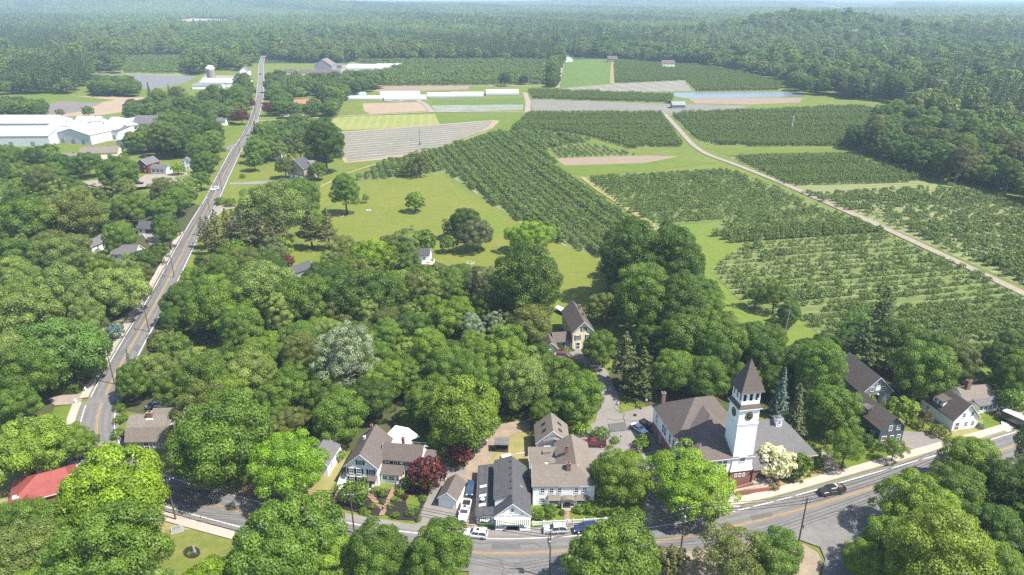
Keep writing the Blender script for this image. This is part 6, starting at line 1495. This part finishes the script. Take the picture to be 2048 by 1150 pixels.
simple('pump_house', 'small round-roofed grey pump house beside the pond', 'shed', 1345, 208, 4, 0, 12, 9, 3, 2.6, 'x', 'grayw', 'steel', fascia=None)
for lb, px, py, cw in (('white house on the wooded hill, larger of the scattered ones', 1702, 70, 16), ('white house low on the wooded hill at the right', 1798, 77, 12), ('pale house on the left of the wooded hill', 1575, 68, 12)):
    z = 30.0
    for _ in range(12): x, y = at(px, py, z+9); z = .5*z+.5*float(hill(x, y))
    t = thing('hill_house', lb, 'house', (x, y, z), .1, 'houses on the wooded hill'); gable(t, 0, cw, 0, 11, 14, 5, 'x', 'trim', 'roofgray', fascia=None)
simple('house', 'brown roof peeping out of the forest on the right', 'house', 1870, 170, 14, 14, 16, 12, 14, 5, 'x', 'mauve', 'roofbrown')
# ------------------------------------------------------------------ vehicles
def loft(b, st, m):
    """st: (x, z bottom, z top, half width) from tail to nose"""
    vs = []
    for x, zb, zt, w_ in st:
        zm = zb+(zt-zb)*.45
        vs += [(x, -w_*.9, zb), (x, -w_, zm), (x, -w_*.96, zt-.05), (x, -w_*.86, zt), (x, w_*.86, zt), (x, w_*.96, zt-.05), (x, w_, zm), (x, w_*.9, zb)]
    k = len(st)
    b.mesh(vs, [(j*8+i, (j+1)*8+i, (j+1)*8+(i+1) % 8, j*8+(i+1) % 8) for j in range(k-1) for i in range(8)]+[tuple(range(8)), tuple(range((k-1)*8, k*8))[::-1]], m)
STY = dict(suv=dict(L=4.7, W=.93, b=.72, r=1.72, st=[(-.5, .98), (-.49, 1.0), (-.36, 1.02), (.14, 1.04), (.2, 1.02), (.4, .95), (.48, .8), (.5, .62)], cab=(-.485, -.43, .06, .24)),
           sedan=dict(L=4.7, W=.9, b=.7, r=1.43, st=[(-.5, .82), (-.48, .92), (-.3, .96), (.12, .95), (.2, .93), (.4, .84), (.48, .7), (.5, .55)], cab=(-.36, -.2, .04, .2)),
           pickup=dict(L=5.6, W=.98, b=.78, r=1.85, st=[(-.5, 1.12), (-.495, 1.14), (-.1, 1.14), (.2, 1.16), (.24, 1.14), (.42, 1.08), (.485, .96), (.5, .7)], cab=(-.12, -.08, .14, .24)),
           van=dict(L=4.9, W=.98, b=.75, r=1.85, st=[(-.5, 1.0), (-.49, 1.05), (-.3, 1.05), (.2, 1.05), (.26, 1.02), (.42, .92), (.49, .8), (.5, .6)], cab=(-.49, -.46, .12, .32)))
def wheel(t, x, y, r, wd, far=False):
    b = MB(); k = 16; s_ = 1 if y > 0 else -1
    b.tube((x, y-s_*wd, r), (x, y, r), r, r, 'rubber', k); o = b.build('wheel', t)
    if not far:
        b = MB(); b.tube((x, y-s_*.02, r), (x, y+s_*.015, r), r*.62, r*.55, 'chrome', 10); b.build('rim', o)
def car(name, label, px, py, head, paint_, sty='suv', cat=None, k=1.0, far=False, rack=False, cargo=None, sun=False, z=0.2, group=None):
    q = STY[sty]; L_, W_ = q['L'], q['W']; x, y = at(px, py, z); t = thing(name, label, cat or name.replace('_', ' '), (x, y, z), RAD(head), group); t.scale = (k, k, k)
    b = MB(); st = [(u*L_, .32 if abs(u) > .44 else .26, h, W_*(.9 if abs(u) > .47 else .97 if abs(u) > .38 else 1)) for u, h in q['st']]
    loft(b, st, paint_); body = b
    if sty == 'pickup':      # hollow bed with side walls, raised on the body's rear deck
        for yy in (-W_*.96, W_*.86): b.box(-.49*L_, -.13*L_, yy, yy+W_*.1, 1.1, 1.42, paint_)
        b.box(-.5*L_, -.485*L_, -W_*.9, W_*.9, .7, 1.42, paint_)
    b.build('body', t)
    if sty == 'pickup': part(t, 'bed', lambda b: b.box(-.48*L_, -.13*L_, -W_*.85, W_*.85, 1.15, 1.17, 'black'))
    xa, xat, xbt, xb = [u*L_ for u in q['cab']]; zb, zr = q['b']+.26, q['r']; wb, wt = W_*.93, W_*.74
    zb = min(h for u, h in q['st'] if q['cab'][0] <= u <= q['cab'][3])-.03
    B4 = [(xa, -wb, zb), (xb, -wb, zb), (xb, wb, zb), (xa, wb, zb)]; T4 = [(xat, -wt, zr-.07), (xbt, -wt, zr-.07), (xbt, wt, zr-.07), (xat, wt, zr-.07)]
    b = MB(); b.mesh(B4+T4, [(0, 1, 5, 4), (1, 2, 6, 5), (2, 3, 7, 6), (3, 0, 4, 7), (4, 5, 6, 7)], 'glass'); b.build('window', t)
    b = MB(); e = .05; ov = [(xat-e, -wt-e, zr-.07), (xbt+e, -wt-e, zr-.07), (xbt+e, wt+e, zr-.07), (xat-e, wt+e, zr-.07)]; tp = [(xat+.12, -wt+.08, zr), (xbt-.15, -wt+.08, zr), (xbt-.15, wt-.08, zr), (xat+.12, wt-.08, zr)]
    b.mesh(ov+tp, [(i, (i+1) % 4, 4+(i+1) % 4, 4+i) for i in range(4)]+[(4, 5, 6, 7), (3, 2, 1, 0)], paint_)
    for i in range(4): b.tube(B4[i], T4[i], .06, .05, paint_, 5)
    for s_ in (-1, 1):
        xm = xa+(xb-xa)*.48; xm2 = xat+(xbt-xat)*.5; b.tube((xm, s_*wb, zb), (xm2, s_*wt, zr-.07), .05, .05, paint_, 4)
    b.build('roof', t)
    if sun: part(t, 'sunroof', lambda b: b.box(xbt-1.1, xbt-.45, -.35, .35, zr, zr+.012, 'black'))
    if rack: [part(t, 'roof_bar', lambda b, u=u: b.box(u, u+.06, -wt-.02, wt+.02, zr+.01, zr+.08, 'black')) for u in (xat+.5, xbt-.5)]
    r = .36 if sty in ('pickup', 'van', 'suv') else .32
    for ux in (-.31, .32):
        for s_ in (-1, 1): wheel(t, ux*L_, s_*(W_+.015), r, .24, far)
    if not far:
        for s_ in (-1, 1):
            part(t, 'headlight', lambda b: b.box(.462*L_, .492*L_, s_*W_*.66-.17, s_*W_*.66+.17, .68, .82, 'lens')); part(t, 'tail_light', lambda b: b.box(-.505*L_, -.49*L_, s_*W_*.72-.12, s_*W_*.72+.12, .78, 1.0, 'redlens'))
            part(t, 'mirror', lambda b: b.box(xb-.5, xb-.32, min(s_*(wb+.02), s_*(wb+.22)), max(s_*(wb+.02), s_*(wb+.22)), zb+.05, zb+.2, paint_))
        part(t, 'grille', lambda b: b.box(.49*L_, .503*L_, -W_*.45, W_*.45, .5, .72, 'black'))
    if cargo: part(t, 'cargo', cargo)
    return t
car('suv', 'white SUV with a sunroof parked at the kerb in front of the store', 951, 1072, 171, 'p_white', 'suv', 'car', sun=True, z=.25)
car('suv', 'silver-blue crossover with roof bars parked by the picket fence', 1110, 1063, 181, 'p_silver', 'suv', 'car', .96, rack=True, z=.25)
car('suv', 'dark navy SUV parked by the picket fence behind the silver-blue one', 1170, 1061, 189, 'p_navy', 'suv', 'car', z=.25)
car('pickup_truck', 'white pickup truck parked nose to the street beside the store', 930, 1027, -97, 'p_white', 'pickup', 'pickup', .98, sun=True)
car('sedan', 'dark blue sedan parked behind the white pickup on the dirt drive', 941, 981, -92, 'p_blue', 'sedan', 'car')
car('pickup_truck', 'black pickup truck carrying a load along the main street', 1662, 986, 193, 'p_black', 'pickup', 'pickup', 1.0, cargo=lambda b: (b.box(-2.3, -1.3, -.6, .5, 1.16, 1.6, 'wood'), b.box(-1.2, -.9, -.7, .2, 1.16, 1.75, 'canvas')), z=.3)
car('pickup_truck', 'dark red pickup truck parked beside the inn', 1187, 891, 178, 'p_red', 'pickup', 'pickup', 1.0)
car('sedan', 'silver car with blue windscreen in the hall car park', 1278, 861, -55, 'p_silver', 'sedan', 'car', 1.0); car('pickup_truck', 'black pickup next to the silver car in the hall car park', 1297, 857, -55, 'p_black', 'pickup', 'pickup', .9)
car('minivan', 'maroon van parked beneath the trees by the cream house', 1129, 716, -12, 'p_maroon', 'van', 'van'); car('sedan', 'dark grey car just in front of the maroon van', 1122, 723, -14, 'p_grey', 'sedan', 'car')
car('suv', 'white car parked in shade behind the gambrel house', 328, 813, 4, 'p_white', 'suv', 'car'); car('sedan', 'dark car half hidden beside the white one behind the gambrel house', 311, 812, 60, 'p_grey', 'sedan', 'car')
car('sedan', 'dark car in shade behind the smaller purple-red maple', 957, 893, 50, 'p_grey', 'sedan', 'car')
car('suv', 'white car driving towards the village on the long road', 429, 380, -115, 'p_white', 'suv', 'car', far=True, z=.3); car('sedan', 'small dark car on the far road near the junction', 498, 271, 75, 'p_grey', 'sedan', 'car', far=True, z=.3); car('sedan', 'tiny dark car at the far end of the long road', 521, 149, 85, 'p_blue', 'sedan', 'car', 1.1, far=True, z=.3)
car('suv', 'dark car in the gravel car park below the red barn house', 278, 368, 10, 'p_black', 'suv', 'car', far=True); car('sedan', 'silver car in front of the stone barn doors', 603, 350, 85, 'p_silver', 'sedan', 'car', far=True)
car('pickup_truck', 'red pickup in the warehouse yard', 140, 285, 175, 'p_red', 'pickup', 'pickup', far=True); car('suv', 'dark car beside the white trailer in the warehouse yard', 49, 290, 160, 'p_grey', 'suv', 'car', far=True)
car('suv', 'dark car on the grass behind the white cape house', 1944, 771, 170, 'p_black', 'suv', 'car', far=True)
def trailer(label, px, py, head, L_, W_, Hh, m_, rf_, open_=False):
    x, y = at(px, py); t = thing('trailer', label, 'trailer', (x, y), RAD(head))
    part(t, 'body', lambda b: b.box(-L_/2, L_/2, -W_/2, W_/2, .6, Hh, m_)); part(t, 'roof', lambda b: b.box(-L_/2-.05, L_/2+.05, -W_/2-.05, W_/2+.05, Hh, Hh+.1, rf_))
    for ux in (-.5, .5):
        for s_ in (-1, 1): wheel(t, ux, s_*(W_/2+.05), .38, .22, True)
    part(t, 'drawbar', lambda b: b.tube((L_/2, 0, .65), (L_/2+1.3, 0, .6), .06, .06, 'steel', 6))
    if open_: part(t, 'tail_ramp', lambda b: b.box(-L_/2-.06, -L_/2-.01, -W_/2+.1, W_/2-.1, .65, Hh-.15, 'wood')); part(t, 'window', lambda b: b.box(-L_/2-.09, -L_/2-.065, -.5, .5, 1.3, 2.0, 'glass'))
trailer('black enclosed trailer with a white roof parked by the ranch house', 2035, 852, 120, 7, 2.4, 2.7, 'p_black', 'roofwhite', True)
trailer('long white box trailer at the edge of the warehouse yard', 20, 291, 0, 13, 2.6, 3.8, 'trim', 'roofwhite')
# covered boat behind the cream house
x, y = at(1126, 628); t = thing('boat', 'boat under a white cover beside the cream house', 'boat', (x, y, 0), RAD(-55))
def hull(b):
    st = [(-3, .9), (-1.5, 1.1), (.5, 1.1), (2, .8), (3.2, .08)]; vs = []
    for xx, w_ in st: vs += [(xx, 0, .5), (xx, -w_*.7, .7), (xx, -w_, 1.5), (xx, w_, 1.5), (xx, w_*.7, .7)]
    b.mesh(vs, [(j*5+i, (j+1)*5+i, (j+1)*5+(i+1) % 5, j*5+(i+1) % 5) for j in range(4) for i in range(5)]+[(0, 1, 2, 3, 4)], 'p_navy')
part(t, 'hull', hull)
def cov(b):
    st = [(-3.05, .95), (-1.5, 1.15), (.5, 1.15), (2, .85), (3.3, .1)]; vs = []
    for xx, w_ in st: vs += [(xx, -w_, 1.46), (xx, -w_*.5, 1.8), (xx, 0, 2.05-abs(xx)*.05), (xx, w_*.5, 1.8), (xx, w_, 1.46)]
    b.mesh(vs, [(j*5+i, (j+1)*5+i, (j+1)*5+i+1, j*5+i+1) for j in range(4) for i in range(4)]+[(0, 1, 2, 3, 4)], 'canvas')
part(t, 'cover', cov); part(t, 'trailer_frame', lambda b: (b.box(-2.6, 3.6, -.1, .1, .35, .45, 'steel'), b.tube((-1, -1, .3), (-1, 1, .3), .3, .3, 'rubber', 10)))
# tractor by the pump house
x, y = at(1337, 207); t = thing('tractor', 'yellow tractor beside the pump house', 'tractor', (x, y, 0), 2.9)
part(t, 'body', lambda b: (b.box(-.6, 2.2, -.5, .5, .8, 1.7, 'yellow'), b.box(2.2, 2.4, -.4, .4, .7, 1.6, 'black'))); part(t, 'cab', lambda b: (b.box(-1.3, .5, -.8, .8, 1.5, 3.0, 'glass'), b.box(-1.4, .6, -.9, .9, 3.0, 3.15, 'yellow')))
for xx, r in ((-.8, .9), (1.6, .55)):
    for s_ in (-1, 1): wheel(t, xx, s_*1.0, r, .4, True)
# ------------------------------------------------------------------ street furniture
def pole(px, py, h, label, rot, cans=0, arms=1, flag=False, lamp=False):
    x, y = at(px, py); t = thing('utility_pole', label, 'utility pole', (x, y), rot)
    part(t, 'post', lambda b: b.tube((0, 0, -.3), (0, 0, h), .17, .11, 'pole', 10))
    for i in range(arms):
        z = h-.35-i*.9; o = part(t, 'crossarm', lambda b: (b.box(-1.25, 1.25, .1, .22, z-.06, z+.06, 'pole'), b.tube((-.7, .16, z), (0, .12, z-.6), .025, .025, 'steel', 4), b.tube((.7, .16, z), (0, .12, z-.6), .025, .025, 'steel', 4)))
        part(o, 'insulators', lambda b: [b.lathe([(.05, z+.06), (.07, z+.14), (.03, z+.24)], 'trim', 8, (u, .16)) for u in (-1.15, -.5, .5, 1.15)])
    for i in range(cans):
        a = 2.2+i*2.0; c, s_ = .42*math.cos(a), .42*math.sin(a); part(t, 'transformer', lambda b: (b.lathe([(.24, h-2.6), (.26, h-2.5), (.26, h-1.6), (.15, h-1.5)], 'steel', 12, (c, s_)), b.tube((c, s_, h-1.5), (c, s_, h-1.3), .04, .03, 'trim', 6)))
    if lamp: part(t, 'lamp_arm', lambda b: (b.tube((0, 0, h-2), (-.9, -1.3, h-1.6), .035, .03, 'steel', 5), b.box(-1.1, -.75, -1.6, -1.2, h-1.68, h-1.54, 'steel')))
    if flag:
        o = part(t, 'flagstaff', lambda b: b.tube((.1, -.1, 4.2), (-.55, -.75, 5.1), .018, .014, 'trim', 5))
        def fl(b):
            for i in range(7): b.box(-.42, -.40, -.72+.02*i-.4, -.7+.02*i, 4.85-.1*(i+1), 4.85-.1*i, 'flagred' if i % 2 == 0 else 'flagwhite')
            b.box(-.425, -.398, -.82, -.56, 4.5, 4.86, 'flagblue')
        part(o, 'flag', fl)
    return (x, y, h)
PP = [pole(352, 1041, 10, 'dark leaning-looking pole at the corner by the huge yellow-green tree', .4, lamp=True), pole(709, 1068, 9.5, 'pole standing before the flower garden of the shuttered house', .05, 1), pole(1099, 1158, 10.5, 'dark pole in the middle of the bottom edge below the silver-blue crossover', .1, 2), pole(1361, 1106, 10.5, 'pole carrying two grey transformers near the inn driveway', .25, 2, 1, True), pole(1597, 1085, 10.5, 'pole with a small flag at the side road junction', .3, 0, 2, True), pole(1866, 986, 10.5, 'pole rising among the trees opposite the slate-grey house', .3)]
PL = [pole(230, 770, 10, 'pole beside the road bend half hidden by trees', 2.1), pole(299, 665, 9.5, 'pole on the right of the long road beside the dense dark tree', 2.1, lamp=True), pole(349, 556, 9.5, 'pole on the long road just before the pine row', 2.1), pole(422, 437, 10, 'pole on the long road at the gravel drive', 2.1, lamp=True), pole(444, 382, 10, 'pole on the long road beside the white car', 2.1), pole(481, 313, 10, 'pole at the far junction below the road fork', 2.1), pole(503, 262, 10, 'pole just beyond the far junction', 2.1), pole(512, 238, 10, 'pole at the mouth of the farm track', 2.1), pole(522, 212, 10, 'pole beside the dark purple-leaved tree on the right of the far road', 2.1)]
def wire(p, q, d, label, grp):
    a = math.atan2(q[1]-p[1], q[0]-p[0]); nx_, ny_ = -math.sin(a)*d, math.cos(a)*d; k = 10; b = MB(); pts = []
    for i in range(k+1):
        f = i/k; z = (p[2]-.1)*(1-f)+(q[2]-.1)*f-4*f*(1-f)*math.hypot(q[0]-p[0], q[1]-p[1])*.022
        pts.append((p[0]+(q[0]-p[0])*f+nx_, p[1]+(q[1]-p[1])*f+ny_, z))
    for u, v in zip(pts, pts[1:]): b.tube(u, v, .045, .045, 'black', 4)
    o = b.build('overhead_wire'); tag(o, label, 'wire', grp)
for nm, Q in (('main street', PP), ('long road', PL)):
    for p, q in zip(Q, Q[1:]):
        for d in (-1.1, -.45, .45, 1.1): wire(p, q, d, 'thin dark overhead wire sagging between poles along the %s' % nm, 'overhead wires of the %s' % nm)
# picket fence of the inn
p0, p1 = at(1066, 1053), at(1271, 1041.5); a = math.atan2(p1[1]-p0[1], p1[0]-p0[0]); ln = math.hypot(p1[0]-p0[0], p1[1]-p0[1])
t = thing('picket_fence', 'white picket fence with square capped posts along the front of the inn', 'fence', (*p0, .1), a)
g0, g1 = ln*.335, ln*.39; cuts = sorted([0, 2.1, 4.2, g0, g1, g1+2.1, g1+4.2, g1+6.3, g1+8.4, g1+10.5, ln])
for c in cuts: part(t, 'post', lambda b, c=c: (b.box(c-.08, c+.08, -.08, .08, 0, 1.15, 'trim'), b.mesh([(c-.12, -.12, 1.15), (c+.12, -.12, 1.15), (c+.12, .12, 1.15), (c-.12, .12, 1.15), (c, 0, 1.32)], [(0, 1, 4), (1, 2, 4), (2, 3, 4), (3, 0, 4)], 'trim')))
def pk(b, ca, cb):
    b.box(ca+.08, cb-.08, -.03, .03, .25, .33, 'trim'); b.box(ca+.08, cb-.08, -.04, .04, .9, 1.0, 'trim'); n_ = int((cb-ca-.2)/.15)
    for i in range(n_): u = ca+.12+(cb-ca-.24)*(i+.5)/n_; b.box(u-.04, u+.04, -.02, .02, .1, .96, 'trim')
for ca, cb in zip(cuts, cuts[1:]): part(t, 'picket_panel' if (ca, cb) != (g0, g1) else 'gate', lambda b: pk(b, ca, cb))
# lamp posts, signs, mailboxes, stones
def lamp_post(px, py, label):
    t = thing('lamp_post', label, 'lamp post', at(px, py)); part(t, 'post', lambda b: b.tube((0, 0, 0), (0, 0, 2.3), .06, .045, 'black', 8)); part(t, 'lantern', lambda b: (b.lathe([(.1, 2.3), (.17, 2.65)], 'lens', 6), b.lathe([(.2, 2.65), (.03, 2.9)], 'black', 6)))
lamp_post(1188, 1039, 'black lantern post on the inn lawn behind the fence'); lamp_post(1067, 1044, 'black lantern post between the store and the inn')
def sign(px, py, label, h=2.1, w_=.45, hh=.55, m_='trim', rot=0):
    t = thing('road_sign', label, 'sign', at(px, py), rot); part(t, 'post', lambda b: b.tube((0, 0, 0), (0, 0, h), .035, .035, 'steel', 6)); part(t, 'plate', lambda b: b.box(-w_/2, w_/2, -.06, -.03, h-hh, h, m_))
sign(1236, 819, 'small white sign at the foot of the pines by the car park'); sign(1292, 812, 'small white sign behind the car park near the hall'); sign(404, 1048, 'small grey sign on the pavement by the memorial lawn', 1.9, .4, .4, 'steel'); sign(229, 682, 'small grey sign on the verge beside the long road', 2, .4, .5, 'steel'); sign(1757, 905, 'dark hanging sign on the lawn of the slate-grey house', 2.3, .8, .7, 'darkgray'); sign(1240, 890, 'thin dark post by the hall car park', 2.6, .3, .3, 'black')
t = thing('bollard', 'yellow-topped bollard at the car park entrance', 'bollard', at(1234, 824)); part(t, 'post', lambda b: b.tube((0, 0, 0), (0, 0, 1.0), .09, .09, 'yellow', 10)); part(t, 'cap', lambda b: b.lathe([(.09, 1.0), (.06, 1.06), (.01, 1.08)], 'trim', 10))
def mailbox(px, py, label):
    t = thing('mailbox', label, 'mailbox', at(px, py), .4); part(t, 'post', lambda b: b.box(-.06, .06, -.06, .06, 0, 1.1, 'trim')); part(t, 'box', lambda b: b.prism([(-.14, -.3, 1.1), (.14, -.3, 1.1), (.14, -.3, 1.3), (.07, -.3, 1.4), (-.07, -.3, 1.4), (-.14, -.3, 1.3)], (0, .6, 0), 'trim')); part(t, 'arm', lambda b: b.box(-.5, .5, -.04, .04, .75, .85, 'trim'))
mailbox(172, 784, 'white mailbox post at the gravel drive by the box hedge'); mailbox(152, 808, 'white post on the near side of the gravel drive')
t = thing('memorial_stone', 'pale granite memorial slab on the lawn by the street corner', 'monument', at(354, 1062), .35); part(t, 'base', lambda b: b.box(-1.2, 1.2, -.8, .8, 0, .2, 'granite')); part(t, 'slab', lambda b: b.prism([(-1, -.6, .2), (1, -.6, .2), (1, .6, .2), (-1, .6, .2)], (0, .15, .5), 'granite')); part(t, 'plaque', lambda b: b.mesh([(-.75, -.35, .72), (.75, -.35, .72), (.75, .6, .72), (-.75, .6, .72)], [(0, 1, 2, 3)], 'steel'))
x, y = at(386, 1106); t = thing('statue', 'small pale stone figure in the round mulch bed on the lawn', 'statue', (x+.3, y, 0)); part(t, 'pedestal', lambda b: b.box(-.25, .25, -.25, .25, 0, .5, 'granite')); part(t, 'figure', lambda b: b.lathe([(.2, .5), (.24, .8), (.17, 1.15), (.2, 1.4), (.1, 1.5), (.13, 1.65), (.05, 1.8)], 'granite', 10))
def disc(name, cx, cy_, rx, ry, m_, z, n_=28): sheet(name, [(cx+rx*math.cos(6.2832*i/n_)*(1+.05*math.sin(3*i)), cy_+ry*math.sin(6.2832*i/n_)) for i in range(n_)], m_, z)
disc('flower_bed', 384, 1106, 17, 12, 'mulch', .2); disc('flower_bed', 1545, 977, 18, 10, 'mulch', .21)
for i, (px, py, w_) in enumerate(((378, 1108, 9), (381, 1104, 7), (392, 1107, 6))): tree(px, py, w_, 'bush', 'L', 'low green plant %s in the round mulch bed with the statue' % ('left of the figure', 'just behind the figure', 'right of the figure')[i])
Z3 = lambda pts: [(660+x/5.227, 820+y/5.227) for x, y in pts]
sheet('flower_bed', Z3([(50, 1010), (180, 1050), (520, 1112), (532, 1055), (400, 890), (300, 900), (100, 930)]), 'mulch', .19); sheet('flower_bed', Z3([(436, 890), (540, 1005), (655, 835), (520, 840)]), 'mulch', .19)
sheet('flower_bed', Z3([(578, 1095), (650, 950), (720, 905), (1015, 920), (905, 1160), (700, 1150)]), 'mulch', .19); sheet('flower_bed', Z3([(770, 860), (860, 790), (1050, 840), (1030, 905), (800, 880)]), 'mulch', .19); sheet('flower_bed', Z3([(0, 880), (75, 840), (85, 850), (10, 1000)]), 'mulch', .19)
disc('lawn', 826, 1007, 14, 15, 'lawn', .22)
for P_ in ([(360, 880), (430, 865), (565, 1030), (545, 1060)], [(650, 815), (700, 815), (560, 1110), (510, 1110), (545, 1030)], [(690, 885), (1010, 905), (1010, 925), (700, 905)], [(75, 830), (95, 835), (40, 1010), (0, 1060)]): sheet('path', Z3(P_), 'brickpath', .2)
sheet('path', [(1129, 1022), (1138, 1022), (1141, 1047), (1128, 1047)], 'brickpath', .2); sheet('path', [(1772, 890), (1778, 888), (1800, 914), (1790, 918)], 'concrete', .2)
sheet('path', [(895, 880), (918, 870), (922, 878), (905, 925), (880, 922)], 'gravel', .16)
# stones, fire pit, boulders
def rocks(px, py, label, n_, r, m_='granite', spread=1.2, name='rock_pile', cat='rocks'):
    x, y = at(px, py); t = thing(name, label, cat, (x, y)); rnd = random.Random(px)
    for i in range(n_):
        a_ = 6.283*i/n_; part(t, 'stone', lambda b: b.lathe([(r*.7, -.05), (r, r*.35), (r*.6, r*.8), (.02, r*.95)], m_, 7, (spread*math.cos(a_)*rnd.uniform(.6, 1.1), spread*math.sin(a_)*rnd.uniform(.6, 1.1))))
rocks(941, 527, 'ring of fire-pit stones in the middle of the meadow', 9, .45, 'granite', 1.5, 'fire_pit', 'fire pit'); rocks(737, 422, 'pale rock heap at the foot of the sapling on the meadow', 6, .7); rocks(682, 433, 'small pale rock heap in the shade by the meadow trees', 5, .5); rocks(1312, 458, 'pale stone heap at the corner of the bright green lawn', 6, .6); rocks(1563, 702, 'white boulder heap on the mown strip', 8, .9, 'trim', 1.8)
t = thing('dead_tree', 'tall bare dead trunk on the mown strip', 'tree', at(1569, 667), .3); part(t, 'trunk', lambda b: (b.tube((0, 0, -.2), (.3, 0, 5), .32, .24, 'bark_pale', 8), b.tube((.3, 0, 5), (.5, .2, 9.5), .24, .1, 'bark_pale', 7))); part(t, 'branch', lambda b: (b.tube((.4, .1, 6), (1.4, .6, 7.4), .08, .03, 'bark_pale', 5), b.tube((.35, 0, 7.2), (-.5, -.5, 8.4), .07, .02, 'bark_pale', 5)))
t = thing('plywood_panel', 'pale yellow board lying on the lawn before the ranch house', 'board', (*at(2012, 856), .15), -.35); part(t, 'board', lambda b: b.prism([(-.75, -1.8, .0), (.75, -1.8, .0), (.75, 1.8, .35), (-.75, 1.8, .35)], (0, 0, .06), 'awn')); part(t, 'prop', lambda b: b.box(-.7, .7, 1.6, 1.7, -.05, .33, 'wood'))
t = thing('cart', 'covered white cart behind the store', 'cart', at(1012, 925), .2); part(t, 'cover', lambda b: b.mesh([(-1.4, -.8, .9), (1.4, -.8, 1.1), (1.4, .8, 1.1), (-1.4, .8, .9), (-1, -.5, 1.8), (1.1, -.5, 2), (1.1, .5, 2), (-1, .5, 1.8)], [(0, 1, 5, 4), (1, 2, 6, 5), (2, 3, 7, 6), (3, 0, 4, 7), (4, 5, 6, 7)], 'canvas')); part(t, 'frame', lambda b: b.box(-1.3, 1.3, -.7, .7, .1, .88, 'wood'))
t = thing('swing_frame', 'thin grey post frame on the grass strip behind the store', 'frame', at(1050, 908), 0); part(t, 'post', lambda b: b.tube((0, 0, 0), (0, 0, 3.6), .05, .05, 'wood', 6)); part(t, 'beam', lambda b: b.tube((0, 0, .3), (-2, -.2, .3), .06, .06, 'trim', 6))
def windmill(px, py, h, label, m_):
    t = thing('wind_machine', label, 'wind machine', at(px, py)); part(t, 'tower', lambda b: b.tube((0, 0, 0), (0, 0, h), .28, .16, m_, 8)); part(t, 'head', lambda b: b.box(-.3, .3, -.6, .5, h, h+.5, m_)); part(t, 'engine_box', lambda b: b.box(-.8, .8, .4, 1.6, 0, 1.4, 'steel'))
    for s_ in (-1, 1): part(t, 'blade', lambda b: b.prism([(0, -.65, h+.1), (0, -.65, h+.4), (s_*.3, -.7, h+2.6*s_ if s_ > 0 else h-2.2), (s_*.15, -.7, h+2.6*s_ if s_ > 0 else h-2.2)], (0, .06, 0), m_))
windmill(840, 290, 10.5, 'dark wind machine tower in the striped grey field', 'steel'); windmill(1583, 262, 10.5, 'white wind machine tower in the trellis rows', 'trim')
rail_t = thing('rail_fence', 'low white rail fence in front of the pine row', 'fence', (*at(400, 524), 0), math.atan2(at(444, 522)[1]-at(400, 524)[1], at(444, 522)[0]-at(400, 524)[0])); part(rail_t, 'rail', lambda b: (b.box(0, 10, -.03, .03, .8, .95, 'trim'), b.box(0, 10, -.03, .03, .35, .5, 'trim'))); [part(rail_t, 'post', lambda b, c=c: b.box(c-.06, c+.06, -.06, .06, 0, 1.1, 'trim')) for c in (0, 2.5, 5, 7.5, 10)]

def snag(px, py, h, label):
    t = thing('dead_tree', label, 'tree', at(px, py), px*.7); rnd = random.Random(px)
    part(t, 'trunk', lambda b: b.tube((0, 0, -.2), (.3, .1, h), .26, .07, 'bark_pale', 7))
    for i in range(6):
        z = h*(.35+.1*i); a_ = i*2.1; c, s_ = math.cos(a_), math.sin(a_); l_ = 2.8-.3*i
        part(t, 'branch', lambda b: (b.tube((.1, 0, z), (c*l_*.6, s_*l_*.6, z+1.0), .09, .05, 'bark_pale', 5), b.tube((c*l_*.6, s_*l_*.6, z+1.0), (c*l_, s_*l_, z+2.1), .05, .02, 'bark_pale', 4), b.tube((c*l_*.5, s_*l_*.5, z+.8), (c*l_*.8-s_*.7, s_*l_*.8+c*.7, z+1.5), .04, .015, 'bark_pale', 4)))
snag(514, 538, 8, 'bare white dead tree in front of the pine row'); snag(566, 318, 13, 'pale bare dead tree next to the stone barn')
# ------------------------------------------------------------------ haze: the summer air between here and the skyline
hb = MB(); hb.box(-16000, 16000, -1500, 14500, -2, 112, 'asphalt'); hz = hb.build('haze'); hz.data.materials.clear()
m = bpy.data.materials.new('hazy_air'); m.use_nodes = True; n = m.node_tree; n.nodes.clear()
ou = n.nodes.new('ShaderNodeOutputMaterial'); pv = n.nodes.new('ShaderNodeVolumePrincipled'); pv.inputs['Color'].default_value = (.6, .8, 1, 1); pv.inputs['Density'].default_value = .000125; pv.inputs['Anisotropy'].default_value = 0
n.links.new(pv.outputs[0], ou.inputs['Volume']); hz.data.materials.append(m); tag(hz, kind='stuff')
cy.volume_step_rate = 1
